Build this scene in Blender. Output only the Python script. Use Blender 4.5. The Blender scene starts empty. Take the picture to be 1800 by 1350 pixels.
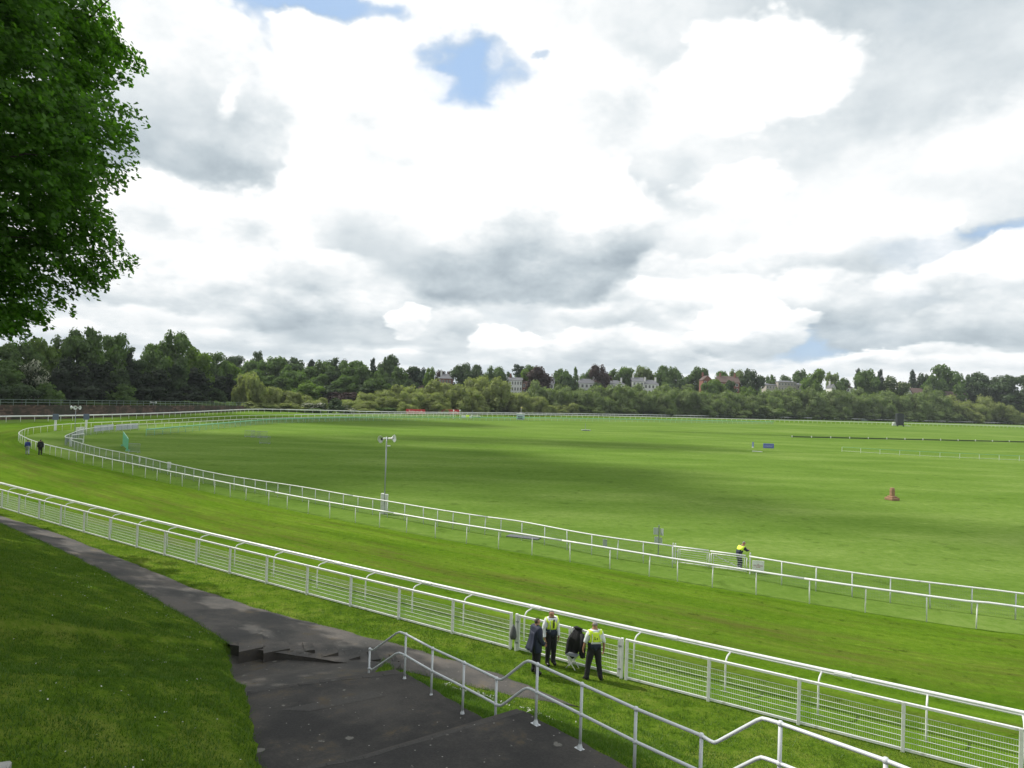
import bpy, bmesh, math, random
import numpy as np
from mathutils import Vector, Matrix, noise as mnoise

random.seed(7)
rng = np.random.default_rng(7)
C = bpy.context.scene.collection
scene = bpy.context.scene
rad = math.radians

# ------------------------------------------------------------------ camera
FPX, CAMH = 1248.0, 8.6                       # focal length in pixels of an 1800 px wide frame
PITCH, ROLL = math.atan(20.0 / 1248.0), math.atan(0.033)
_fw = Vector((0, math.cos(PITCH), math.sin(PITCH)))
_u0 = Vector((0, -math.sin(PITCH), math.cos(PITCH)))
_r0 = Vector((1, 0, 0))
CU = _u0 * math.cos(ROLL) - _r0 * math.sin(ROLL)
CR = _r0 * math.cos(ROLL) + _u0 * math.sin(ROLL)
cam_d = bpy.data.cameras.new('camera')
cam = bpy.data.objects.new('camera', cam_d)
C.objects.link(cam)
cam_d.sensor_width = 36.0
cam_d.lens = 36.0 * FPX / 1800.0
cam_d.clip_start = 0.1
cam_d.clip_end = 6000
cam.matrix_world = Matrix(((CR.x, CU.x, -_fw.x, 0), (CR.y, CU.y, -_fw.y, 0), (CR.z, CU.z, -_fw.z, CAMH), (0, 0, 0, 1)))
scene.camera = cam


def ray(px, py):
    return CR * ((px - 900) / FPX) + CU * ((675 - py) / FPX) + _fw


def at(px, py, z=0.0):
    "the point at height z seen at photo pixel (px, py)"
    d = ray(px, py)
    t = (z - CAMH) / d.z
    return Vector((d.x * t, d.y * t, z))


def atY(px, py, Y):
    "the point at depth Y seen at photo pixel (px, py)"
    d = ray(px, py)
    t = Y / d.y
    return Vector((d.x * t, Y, CAMH + d.z * t))


def on_plane(px, py, a, b):
    "the point seen at a pixel on the upright plane through plan points a and b"
    d = ray(px, py)
    n = Vector((-(b[1] - a[1]), b[0] - a[0]))
    t = (n.x * a[0] + n.y * a[1]) / (n.x * d.x + n.y * d.y)
    return Vector((d.x * t, d.y * t, CAMH + d.z * t))


# ------------------------------------------------------------------ light
SUN_AZ, SUN_EL = rad(-65.0), rad(47.0)        # azimuth clockwise from +Y
SUN = Vector((math.sin(SUN_AZ) * math.cos(SUN_EL), math.cos(SUN_AZ) * math.cos(SUN_EL), math.sin(SUN_EL)))
sun_d = bpy.data.lights.new('sun', 'SUN')
sun_d.energy = 4.2
sun_d.angle = rad(0.53)
sun_d.color = (1.0, 0.95, 0.86)
sun_o = bpy.data.objects.new('sun', sun_d)
C.objects.link(sun_o)
sun_o.rotation_euler = (-SUN).to_track_quat('-Z', 'Y').to_euler()
sun_o.location = (-60, 40, 80)

scene.view_settings.view_transform = 'Standard'
scene.view_settings.look = 'None'
scene.view_settings.gamma = 1.0
scene.view_settings.use_curve_mapping = False
scene.view_settings.exposure = 0.08
scene.cycles.max_bounces = 6
scene.cycles.diffuse_bounces = 3
scene.cycles.transparent_max_bounces = 8
scene.cycles.use_denoising = True


class NT:
    "small helper to write node trees"
    def __init__(self, tree):
        self.t = tree
        self.x = 0

    def n(self, typ, **kw):
        nd = self.t.nodes.new(typ)
        self.x += 40
        nd.location = (self.x, 0)
        for k, v in kw.items():
            setattr(nd, k, v)
        return nd

    def put(self, sock, v):
        if v is None:
            return
        if isinstance(v, bpy.types.NodeSocket):
            self.t.links.new(v, sock)
        else:
            if isinstance(v, (tuple, list)) and len(v) == 3 and sock.type == 'RGBA':
                v = (*v, 1)
            sock.default_value = v

    def math(self, op, a, b=None, c=None, clamp=False):
        nd = self.n('ShaderNodeMath', operation=op, use_clamp=clamp)
        self.put(nd.inputs[0], a)
        self.put(nd.inputs[1], b)
        self.put(nd.inputs[2], c)
        return nd.outputs[0]

    def vmath(self, op, a, b=None, scale=None):
        nd = self.n('ShaderNodeVectorMath', operation=op)
        self.put(nd.inputs[0], a)
        self.put(nd.inputs[1], b)
        if scale is not None:
            self.put(nd.inputs['Scale'], scale)
        return nd.outputs['Value'] if op in ('LENGTH', 'DOT_PRODUCT', 'DISTANCE') else nd.outputs[0]

    def sep(self, v):
        nd = self.n('ShaderNodeSeparateXYZ')
        self.put(nd.inputs[0], v)
        return nd.outputs

    def comb(self, x, y, z):
        nd = self.n('ShaderNodeCombineXYZ')
        for s, v in zip(nd.inputs, (x, y, z)):
            self.put(s, v)
        return nd.outputs[0]

    def noise(self, vec, scale, detail=4, rough=0.55, dist=0.0, color=False, lac=2.0):
        nd = self.n('ShaderNodeTexNoise')
        self.put(nd.inputs['Vector'], vec)
        nd.inputs['Scale'].default_value = scale
        nd.inputs['Detail'].default_value = detail
        nd.inputs['Roughness'].default_value = rough
        nd.inputs['Lacunarity'].default_value = lac
        nd.inputs['Distortion'].default_value = dist
        return nd.outputs['Color'] if color else nd.outputs['Fac']

    def maprange(self, v, a, b, c=0.0, d=1.0, smooth=True):
        nd = self.n('ShaderNodeMapRange', interpolation_type='SMOOTHSTEP' if smooth else 'LINEAR')
        for s, x in zip(nd.inputs, (v, a, b, c, d)):
            self.put(s, x)
        return nd.outputs[0]

    def mix(self, fac, a, b, blend='MIX'):
        nd = self.n('ShaderNodeMix', data_type='RGBA', blend_type=blend)
        self.put(nd.inputs[0], fac)
        self.put(nd.inputs[6], a)
        self.put(nd.inputs[7], b)
        return nd.outputs[2]

    def ramp(self, fac, stops, interp='LINEAR'):
        nd = self.n('ShaderNodeValToRGB')
        cr = nd.color_ramp
        cr.interpolation = interp
        while len(cr.elements) < len(stops):
            cr.elements.new(0.5)
        for e, (p, c) in zip(cr.elements, stops):
            e.position = p
            e.color = (*c, 1) if len(c) == 3 else c
        self.put(nd.inputs[0], fac)
        return nd.outputs[0]


# ------------------------------------------------------------------ sky with broken cumulus
SKY_STRENGTH = 0.1


def sky_world():
    w = bpy.data.worlds.new('World')
    scene.world = w
    w.use_nodes = True
    t = w.node_tree
    t.nodes.clear()
    g = NT(t)
    out = g.n('ShaderNodeOutputWorld')
    bg = g.n('ShaderNodeBackground')
    bg.inputs['Strength'].default_value = SKY_STRENGTH
    t.links.new(bg.outputs[0], out.inputs[0])
    sky = g.n('ShaderNodeTexSky', sky_type='NISHITA')
    sky.sun_disc = False
    sky.sun_elevation = SUN_EL
    sky.sun_rotation = SUN_AZ
    sky.altitude = 20
    sky.dust_density = 1.0
    d = g.n('ShaderNodeTexCoord').outputs['Generated']
    dx, dy, dz = g.sep(d)
    # azimuth and a stretched elevation: clouds flatten and shrink towards the horizon
    az = g.math('ARCTAN2', dx, dy)
    el = g.math('ARCSINE', dz)
    elc = g.math('MAXIMUM', el, 0.0)
    v = g.math('POWER', g.math('ADD', elc, 0.02), 0.62)
    p3 = g.comb(g.math('MULTIPLY', dx, 1.0), g.math('MULTIPLY', dy, 1.0), g.math('MULTIPLY', v, 1.55))
    # how fast detail shrinks with height above the horizon
    near = g.maprange(elc, 0.0, 0.45, 0.30, 1.0, False)
    w1 = g.noise(p3, 4.2, 5, 0.58, color=True)
    w2 = g.noise(p3, 15.0, 5, 0.60, color=True)
    n1 = g.noise(p3, 5.0, 6, 0.56)
    w2f = g.sep(w2)[2]
    n2 = g.noise(g.vmath('ADD', p3, (-0.035, 0.02, 0.05)), 5.0, 6, 0.56)
    n3 = g.noise(p3, 2.1, 3, 0.55)
    emb = g.math('SUBTRACT', n1, n2)
    # cauliflower heads: a fractal cell pattern gives round, crisp cumulus edges
    vo = g.n('ShaderNodeTexVoronoi', feature='F1', normalize=True)
    g.put(vo.inputs['Vector'], g.vmath('ADD', p3, g.vmath('SCALE', g.vmath('SUBTRACT', w1, (0.5, 0.5, 0.5)), scale=0.12)))
    vo.inputs['Scale'].default_value = 11.0
    vo.inputs['Detail'].default_value = 2.0
    vo.inputs['Roughness'].default_value = 0.55
    vo.inputs['Lacunarity'].default_value = 2.3
    bump = g.math('SUBTRACT', vo.outputs['Distance'], 0.34)
    c1 = g.vmath('SUBTRACT', w1, (0.5, 0.5, 0.5))
    c2 = g.vmath('SUBTRACT', w2, (0.5, 0.5, 0.5))
    warp = g.vmath('ADD', g.vmath('SCALE', c1, scale=0.15), g.vmath('SCALE', c2, scale=0.05))
    warp = g.vmath('SCALE', warp, scale=near)
    uv = g.vmath('ADD', g.comb(az, el, 0.0), warp)
    uvs = g.sep(uv)
    uv = g.comb(uvs[0], uvs[1], 0.0)
    # node group: one cloud laid over what is behind it
    grp = bpy.data.node_groups.new('cloud_lobe', 'ShaderNodeTree')
    for nm, st in (('Under', 'NodeSocketFloat'), ('Blue', 'NodeSocketFloat'), ('UV', 'NodeSocketVector'), ('Centre', 'NodeSocketVector'),
                   ('InvRadius', 'NodeSocketVector'), ('Soft', 'NodeSocketFloat'), ('Top', 'NodeSocketFloat'),
                   ('Bottom', 'NodeSocketFloat'), ('Opacity', 'NodeSocketFloat'), ('Shade', 'NodeSocketFloat'), ('BlueTo', 'NodeSocketFloat'), ('Bump', 'NodeSocketFloat'), ('Puff', 'NodeSocketFloat')):
        grp.interface.new_socket(nm, in_out='INPUT', socket_type=st)
    grp.interface.new_socket('Value', in_out='OUTPUT', socket_type='NodeSocketFloat')
    grp.interface.new_socket('Blue', in_out='OUTPUT', socket_type='NodeSocketFloat')
    q = NT(grp)
    gi = q.n('NodeGroupInput')
    go = q.n('NodeGroupOutput')
    I = gi.outputs
    uvq = q.vmath('ADD', I['UV'], q.vmath('SCALE', (1e-7, 1e-7, 0.0), scale=I['Under']))     # keeps the lobes in sequence
    r = q.vmath('MULTIPLY', q.vmath('SUBTRACT', uvq, I['Centre']), I['InvRadius'])
    ln = q.math('ADD', q.vmath('LENGTH', r), q.math('MULTIPLY', I['Bump'], I['Puff']))
    fac = q.maprange(ln, q.math('ADD', 1.0, I['Soft']), q.math('SUBTRACT', 1.0, I['Soft']))
    fac = q.math('MULTIPLY', fac, I['Opacity'])
    ry = q.sep(r)[1]
    hgt = q.maprange(ry, -0.75, 0.85)
    val = q.math('ADD', I['Bottom'], q.math('MULTIPLY', hgt, q.math('SUBTRACT', I['Top'], I['Bottom'])))
    val = q.math('ADD', val, I['Shade'])
    crease = q.math('MULTIPLY', q.math('MULTIPLY', I['Bump'], -0.55), q.math('MULTIPLY', q.math('ADD', 0.25, hgt), q.math('MINIMUM', I['Puff'], 1.0)))
    val = q.math('ADD', val, crease)
    inv = q.math('SUBTRACT', 1.0, fac)
    grp.links.new(q.math('ADD', q.math('MULTIPLY', I['Under'], inv), q.math('MULTIPLY', val, fac)), go.inputs['Value'])
    grp.links.new(q.math('ADD', q.math('MULTIPLY', I[1], inv), q.math('MULTIPLY', I['BlueTo'], fac)), go.inputs['Blue'])
    # the general cloud deck, all round the sky
    shade = g.math('ADD', g.math('MULTIPLY', emb, 1.0), g.math('MULTIPLY', g.math('SUBTRACT', w2f, 0.5), 0.35))
    shade_s = g.math('MULTIPLY', shade, 0.55)
    base = g.maprange(n3, 0.36, 0.62, 0.70, 1.0)
    base = g.math('ADD', base, shade_s)
    val = base
    blue = g.maprange(g.noise(p3, 3.3, 4, 0.56), 0.66, 0.74, 0.0, 1.0)

    def px_uv(px, py):
        dd = ray(px, py).normalized()
        return math.atan2(dd.x, dd.y), math.asin(dd.z)

    for (px, py, rx, ry, soft, top, bot, op, kind) in CLOUDS:
        u_, v_ = px_uv(px, py)
        nd = t.nodes.new('ShaderNodeGroup')
        nd.node_tree = grp
        g.put(nd.inputs['Under'], val)
        g.put(nd.inputs[1], blue)
        g.put(nd.inputs['UV'], uv)
        nd.inputs['Centre'].default_value = (u_, v_, 0)
        nd.inputs['InvRadius'].default_value = (FPX / rx, FPX / ry, 0)
        nd.inputs['Soft'].default_value = soft
        nd.inputs['Top'].default_value = top
        nd.inputs['Bottom'].default_value = bot
        nd.inputs['Opacity'].default_value = op
        nd.inputs['BlueTo'].default_value = 1.0 if kind == 'hole' else 0.0
        g.put(nd.inputs['Bump'], bump)
        kn = 0.30 + 0.70 * min(1.0, max(0.0, v_ / 0.45))
        nd.inputs['Puff'].default_value = 0.0 if kind == 'soft' else min(1.6, 0.13 * kn * 0.5 * FPX * (1 / rx + 1 / ry))
        g.put(nd.inputs['Shade'], shade_s if kind == 'soft' else shade)
        val, blue = nd.outputs[0], nd.outputs[1]
    # cloud value to colour: greys are cool, whites neutral
    cloud = g.ramp(g.math('MULTIPLY', val, 0.8), [(0.20, (0.20, 0.26, 0.32)), (0.34, (0.345, 0.41, 0.465)), (0.50, (0.53, 0.60, 0.645)),
                                                 (0.66, (0.76, 0.81, 0.835)), (0.80, (1.0, 1.01, 1.01)), (1.0, (1.12, 1.12, 1.1))])
    cloud = g.vmath('SCALE', cloud, scale=1.0 / SKY_STRENGTH)
    skyc = g.mix(0.65, g.vmath('SCALE', sky.outputs[0], scale=0.9), (5.2, 7.4, 10.6))
    col = g.mix(blue, cloud, skyc)
    # far cloud bases melt into pale air at the horizon
    col = g.mix(g.maprange(el, 0.0, 0.08, 0.24, 0.0), col, (6.2, 7.2, 8.0))
    t.links.new(col, bg.inputs['Color'])
    w.cycles.sampling_method = 'MANUAL'
    w.cycles.sample_map_resolution = 512


# px, py, half width, half height (photo pixels), softness, top value, bottom value, opacity, kind
CLOUDS = [
    (640, 190, 420, 260, 0.35, 1.10, 1.02, 0.97, 'soft'),
    (1020, 260, 320, 200, 0.4, 1.08, 1.02, 0.92, 'soft'),
    (520, 110, 120, 70, 0.3, 1.18, 0.98, 0.8, 'puff'),
    (700, 230, 150, 60, 0.4, 1.12, 0.95, 0.7, 'puff'),
    (880, 270, 130, 60, 0.4, 1.14, 0.96, 0.7, 'puff'),
    (1080, 170, 110, 60, 0.4, 1.14, 0.96, 0.7, 'puff'),
    (1250, 330, 330, 110, 0.5, 1.00, 0.94, 0.8, 'soft'),
    (1640, 50, 360, 190, 0.45, 0.66, 0.76, 0.97, 'soft'),
    (1180, 40, 110, 60, 0.5, 0.93, 0.82, 0.7, 'soft'),
    (1480, 215, 150, 95, 0.5, 0.92, 0.76, 0.85, 'soft'),
    (1660, 170, 130, 60, 0.5, 0.74, 0.66, 0.75, 'soft'),
    (1330, 130, 130, 82, 0.22, 1.25, 1.12, 0.97, 'puff'),
    (1600, 330, 330, 80, 0.5, 1.0, 0.88, 0.8, 'soft'),
    (1760, 220, 110, 50, 0.5, 1.1, 1.0, 0.7, 'soft'),
    (390, 45, 50, 64, 0.5, 0.5, 0.5, 0.95, 'hole'),
    (340, 85, 60, 30, 0.2, 1.15, 1.0, 0.8, 'puff'),
    (545, -12, 120, 22, 0.5, 0.5, 0.5, 0.95, 'hole'),
    (828, 124, 70, 50, 0.5, 0.5, 0.5, 1.0, 'hole'),
    (868, 112, 20, 24, 0.5, 1.1, 1.0, 0.5, 'puff'),
    (775, 150, 26, 16, 0.6, 1.15, 1.05, 0.6, 'puff'),

    (940, 100, 16, 11, 0.5, 0.5, 0.5, 0.4, 'hole'),
    (1150, 312, 85, 66, 0.4, 0.92, 0.70, 0.85, 'soft'),
    (1290, 330, 80, 40, 0.18, 1.10, 0.92, 0.8, 'puff'),
    (1330, 430, 260, 70, 0.5, 1.0, 0.84, 0.7, 'soft'),
    (220, 130, 130, 190, 0.5, 1.00, 0.86, 0.9, 'soft'),
    (318, 190, 148, 170, 0.13, 1.04, 0.57, 0.94, 'puff'),
    (250, 180, 100, 130, 0.5, 0.92, 0.66, 0.6, 'soft'),
    (380, 160, 14, 40, 0.5, 1.15, 1.1, 0.7, 'soft'),
    (330, 385, 260, 58, 0.3, 1.18, 1.02, 0.9, 'puff'),
    (600, 260, 80, 45, 0.5, 1.0, 0.90, 0.55, 'soft'),
    (640, 350, 120, 66, 0.4, 1.08, 0.86, 0.7, 'soft'),
    (385, 425, 110, 50, 0.3, 0.98, 0.66, 0.85, 'puff'),
    (690, 430, 140, 66, 0.4, 0.88, 0.70, 0.75, 'soft'),
    (560, 455, 100, 28, 0.3, 1.15, 0.98, 0.7, 'puff'),
    (890, 380, 240, 95, 0.18, 1.18, 0.80, 0.9, 'puff'),
    (300, 498, 330, 62, 0.22, 0.96, 0.56, 0.94, 'puff'),
    (560, 548, 190, 40, 0.25, 0.86, 0.56, 0.92, 'puff'),
    (250, 545, 150, 16, 0.4, 1.05, 0.9, 0.7, 'soft'),
    (330, 590, 460, 22, 0.4, 0.90, 0.66, 0.85, 'puff'),
    (620, 590, 130, 13, 0.4, 0.66, 0.58, 0.7, 'soft'),
    (900, 560, 110, 26, 0.4, 0.92, 0.74, 0.95, 'soft'),
    (712, 562, 34, 24, 0.14, 1.2, 0.92, 0.96, 'puff'),
    (800, 575, 90, 20, 0.3, 0.95, 0.70, 0.7, 'puff'),
    (1190, 525, 150, 40, 0.14, 1.2, 0.80, 0.94, 'puff'),
    (1190, 468, 120, 26, 0.25, 1.12, 0.90, 0.8, 'puff'),
    (1060, 560, 120, 22, 0.3, 1.0, 0.72, 0.8, 'puff'),
    (830, 430, 150, 95, 0.45, 0.94, 0.70, 0.8, 'soft'),
    (960, 412, 185, 128, 0.12, 1.14, 0.55, 0.95, 'puff'),
    (890, 498, 190, 50, 0.3, 0.66, 0.52, 0.9, 'puff'),
    (1690, 437, 120, 34, 0.3, 0.5, 0.5, 0.9, 'hole'),
    (1640, 505, 110, 24, 0.35, 0.5, 0.5, 0.7, 'hole'),
    (1420, 592, 130, 28, 0.4, 0.5, 0.5, 0.75, 'hole'),
    (1520, 455, 180, 48, 0.2, 1.05, 0.78, 0.85, 'puff'),
    (1560, 398, 100, 22, 0.2, 1.15, 1.0, 0.85, 'puff'),
    (1570, 555, 130, 58, 0.14, 0.95, 0.58, 0.94, 'puff'),
    (1450, 520, 80, 36, 0.2, 1.05, 0.78, 0.85, 'puff'),
    (1750, 482, 80, 62, 0.09, 1.2, 0.80, 0.97, 'puff'),
    (1740, 565, 95, 46, 0.14, 0.92, 0.56, 0.95, 'puff'),
    (1310, 578, 92, 44, 0.10, 1.24, 0.74, 0.96, 'puff'),
    (1400, 560, 40, 15, 0.2, 1.12, 0.95, 0.85, 'puff'),
    (868, 607, 46, 34, 0.12, 1.2, 0.80, 0.94, 'puff'),
    (926, 612, 38, 22, 0.14, 1.15, 0.80, 0.92, 'puff'),
    (1080, 612, 110, 26, 0.2, 1.0, 0.68, 0.85, 'puff'),
    (1180, 634, 130, 13, 0.3, 0.82, 0.64, 0.75, 'puff'),
    (1505, 632, 70, 20, 0.16, 1.15, 0.86, 0.9, 'puff'),
    (1620, 625, 80, 16, 0.2, 0.95, 0.72, 0.8, 'puff'),
    (1700, 642, 120, 15, 0.3, 0.98, 0.78, 0.75, 'puff'),
    (680, 625, 130, 12, 0.3, 0.9, 0.72, 0.7, 'puff'),
]
sky_world()

# ------------------------------------------------------------------ helpers: objects and meshes
def tag(o, label=None, cat=None, group=None, kind=None):
    if label:
        o['label'] = label
    if cat:
        o['category'] = cat
    if group:
        o['group'] = group
    if kind:
        o['kind'] = kind
    return o


def thing(name, label, cat, loc=(0, 0, 0), rz=0.0, group=None):
    o = bpy.data.objects.new(name, None)
    o.empty_display_size = 0.2
    C.objects.link(o)
    o.location = loc
    o.rotation_euler = (0, 0, rz)
    return tag(o, label, cat, group)


def link(name, me, parent=None, loc=None, rz=None, mat=None):
    o = bpy.data.objects.new(name, me)
    C.objects.link(o)
    if parent is not None:
        o.parent = parent
    if loc is not None:
        o.location = loc
    if rz is not None:
        o.rotation_euler = (0, 0, rz)
    if mat is not None and len(me.materials) == 0:
        me.materials.append(mat)
    return o


def copy_tree(o, parent=None):
    c = o.copy()
    C.objects.link(c)
    c.parent = parent
    for ch in list(o.children):
        copy_tree(ch, c)
    return c


def mesh_np(name, V, Fc, smooth=False):
    "a mesh from numpy arrays: V (n,3); Fc (m,3) or (m,4)"
    me = bpy.data.meshes.new(name)
    V = np.ascontiguousarray(V, dtype=np.float32)
    Fc = np.ascontiguousarray(Fc, dtype=np.int32)
    k = Fc.shape[1]
    me.vertices.add(len(V))
    me.vertices.foreach_set('co', V.ravel())
    me.loops.add(Fc.size)
    me.loops.foreach_set('vertex_index', Fc.ravel())
    me.polygons.add(len(Fc))
    me.polygons.foreach_set('loop_start', np.arange(0, Fc.size, k, dtype=np.int32))
    me.polygons.foreach_set('loop_total', np.full(len(Fc), k, dtype=np.int32))
    if smooth:
        me.polygons.foreach_set('use_smooth', np.ones(len(Fc), dtype=bool))
    me.update(calc_edges=True)
    me.validate()
    return me


class MB:
    "collects shapes; build() links them as one mesh object"
    def __init__(self):
        self.v, self.f, self.uv = [], [], None

    def quad_strip_ring(self, rings, close_u=True, cap=True):
        n = len(rings[0])
        b = len(self.v)
        for r_ in rings:
            self.v.extend(tuple(p) for p in r_)
        for i in range(len(rings) - 1):
            for j in range(n if close_u else n - 1):
                k = (j + 1) % n
                self.f.append((b + i * n + j, b + i * n + k, b + (i + 1) * n + k, b + (i + 1) * n + j))
        if cap and close_u:
            self.f.append(tuple(b + j for j in reversed(range(n))))
            self.f.append(tuple(b + (len(rings) - 1) * n + j for j in range(n)))
        return self

    def box(self, c, s, rz=0.0, ax=None):
        "box at centre c of full size s; ax may give three axes"
        c = Vector(c)
        if ax is None:
            ca, sa = math.cos(rz), math.sin(rz)
            ax = (Vector((ca, sa, 0)), Vector((-sa, ca, 0)), Vector((0, 0, 1)))
        X, Y, Z = (a * (d / 2) for a, d in zip(ax, s))
        b = len(self.v)
        for sx, sy, sz in ((-1, -1, -1), (1, -1, -1), (1, 1, -1), (-1, 1, -1), (-1, -1, 1), (1, -1, 1), (1, 1, 1), (-1, 1, 1)):
            self.v.append(tuple(c + X * sx + Y * sy + Z * sz))
        for q in ((0, 3, 2, 1), (4, 5, 6, 7), (0, 1, 5, 4), (1, 2, 6, 5), (2, 3, 7, 6), (3, 0, 4, 7)):
            self.f.append(tuple(b + i for i in q))
        return self

    def bar(self, a, b, w, h=None, up=(0, 0, 1)):
        "square bar from a to b"
        a, b = Vector(a), Vector(b)
        d = b - a
        L = d.length
        d.normalize()
        u = Vector(up)
        if abs(d.dot(u)) > 0.98:
            u = Vector((1, 0, 0))
        s = d.cross(u).normalized()
        u = s.cross(d).normalized()
        return self.box((a + b) / 2, (L, w, h or w), ax=(d, s, u))

    def tube(self, pts, r, n=8, cap=True, rz=None):
        "round tube through pts; r a number or one per point; rz flattens (a second radius in the vertical)"
        pts = [Vector(p) for p in pts]
        rings = []
        for i, p in enumerate(pts):
            d = (pts[min(i + 1, len(pts) - 1)] - pts[max(i - 1, 0)])
            if d.length < 1e-9:
                d = Vector((0, 0, 1))
            d.normalize()
            ref = Vector((0, 0, 1)) if abs(d.z) < 0.9 else Vector((1, 0, 0))
            s = d.cross(ref).normalized()
            u = s.cross(d).normalized()
            ri = r[i] if isinstance(r, (list, tuple)) else r
            rv = ri if rz is None else rz
            rings.append([p + s * (ri * math.cos(2 * math.pi * k / n)) + u * (rv * math.sin(2 * math.pi * k / n)) for k in range(n)])
        return self.quad_strip_ring(rings, True, cap)

    def lathe(self, c, prof, n=16, axis=None):
        "revolve (radius, height) pairs about an axis through c"
        c = Vector(c)
        Z = Vector(axis).normalized() if axis is not None else Vector((0, 0, 1))
        ref = Vector((1, 0, 0)) if abs(Z.x) < 0.9 else Vector((0, 1, 0))
        X = (ref - Z * ref.dot(Z)).normalized()
        Y = Z.cross(X)
        rings = [[c + Z * h + X * (r_ * math.cos(2 * math.pi * k / n)) + Y * (r_ * math.sin(2 * math.pi * k / n)) for k in range(n)] for r_, h in prof]
        return self.quad_strip_ring(rings)

    def prism(self, poly, z0, z1):
        "upright prism over a plan polygon; z1 may be a function of (x, y)"
        n = len(poly)
        b = len(self.v)
        for p in poly:
            self.v.append((p[0], p[1], z0(p[0], p[1]) if callable(z0) else z0))
        for p in poly:
            self.v.append((p[0], p[1], z1(p[0], p[1]) if callable(z1) else z1))
        self.f.append(tuple(b + i for i in reversed(range(n))))
        self.f.append(tuple(b + n + i for i in range(n)))
        for i in range(n):
            j = (i + 1) % n
            self.f.append((b + i, b + j, b + n + j, b + n + i))
        return self

    def face(self, pts):
        b = len(self.v)
        self.v.extend(tuple(p) for p in pts)
        self.f.append(tuple(range(b, b + len(pts))))
        return self

    def mesh(self, name, mat=None, smooth=False, bevel=0.0):
        me = bpy.data.meshes.new(name)
        me.from_pydata(self.v, [], self.f)
        if bevel > 0:
            bm = bmesh.new()
            bm.from_mesh(me)
            bmesh.ops.bevel(bm, geom=list(bm.edges), offset=bevel, segments=1, affect='EDGES', clamp_overlap=True)
            bm.to_mesh(me)
            bm.free()
        if smooth:
            me.polygons.foreach_set('use_smooth', np.ones(len(me.polygons), dtype=bool))
        me.update()
        if mat is not None:
            me.materials.append(mat)
        return me

    def build(self, name, mat=None, parent=None, smooth=False, bevel=0.0, loc=None, rz=None):
        return link(name, self.mesh(name, mat, smooth, bevel), parent, loc, rz)


def cr_spline(P, per=8):
    "Catmull-Rom curve through points"
    P = [Vector(p) for p in P]
    out = []
    for i in range(len(P) - 1):
        p0, p1, p2, p3 = P[max(i - 1, 0)], P[i], P[i + 1], P[min(i + 2, len(P) - 1)]
        for k in range(per):
            t = k / per
            out.append(0.5 * ((2 * p1) + (p2 - p0) * t + (2 * p0 - 5 * p1 + 4 * p2 - p3) * t * t + (3 * p1 - p0 - 3 * p2 + p3) * t ** 3))
    out.append(P[-1].copy())
    return out


def resample(P, step):
    "points every step metres along a polyline"
    out = [P[0].copy()]
    acc = 0.0
    for a, b in zip(P[:-1], P[1:]):
        L = (b - a).length
        while acc + L >= step and L > 1e-9:
            t = (step - acc) / L
            a = a + (b - a) * t
            out.append(a.copy())
            L = (b - a).length
            acc = 0.0
        acc += L
    return out


def smooth_poly(P, it=2):
    P = [p.copy() for p in P]
    for _ in range(it):
        P = [P[0]] + [(P[i - 1] + P[i] * 2 + P[i + 1]) / 4 for i in range(1, len(P) - 1)] + [P[-1]]
    return P


# ------------------------------------------------------------------ materials
MATS = {}


def principled(name, col, rough=0.6, metal=0.0, spec=0.5, vary=0.0, vscale=3.0, dirt=None, dscale=2.0, bump=0.0, bscale=20.0):
    if name in MATS:
        return MATS[name]
    m = bpy.data.materials.new(name)
    m.use_nodes = True
    t = m.node_tree
    b = t.nodes['Principled BSDF']
    g = NT(t)
    b.inputs['Roughness'].default_value = rough
    b.inputs['Metallic'].default_value = metal
    b.inputs['Specular IOR Level'].default_value = spec
    co = g.n('ShaderNodeTexCoord').outputs['Object']
    if vary > 0 or dirt is not None:
        nz = g.noise(co, vscale, 5, 0.6)
        lo = tuple(c * (1 - vary) for c in col)
        hi = tuple(min(1, c * (1 + vary)) for c in col)
        c = g.mix(nz, lo, hi)
        if dirt is not None:
            c = g.mix(g.maprange(g.noise(co, dscale, 6, 0.65), 0.5, 0.75, 0, 0.8), c, dirt)
        t.links.new(c, b.inputs['Base Color'])
    else:
        b.inputs['Base Color'].default_value = (*col, 1)
    if bump > 0:
        bn = g.n('ShaderNodeBump')
        bn.inputs['Strength'].default_value = bump
        bn.inputs['Distance'].default_value = 0.02
        t.links.new(g.noise(co, bscale, 5, 0.6), bn.inputs['Height'])
        t.links.new(bn.outputs[0], b.inputs['Normal'])
    MATS[name] = m
    return m


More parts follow.
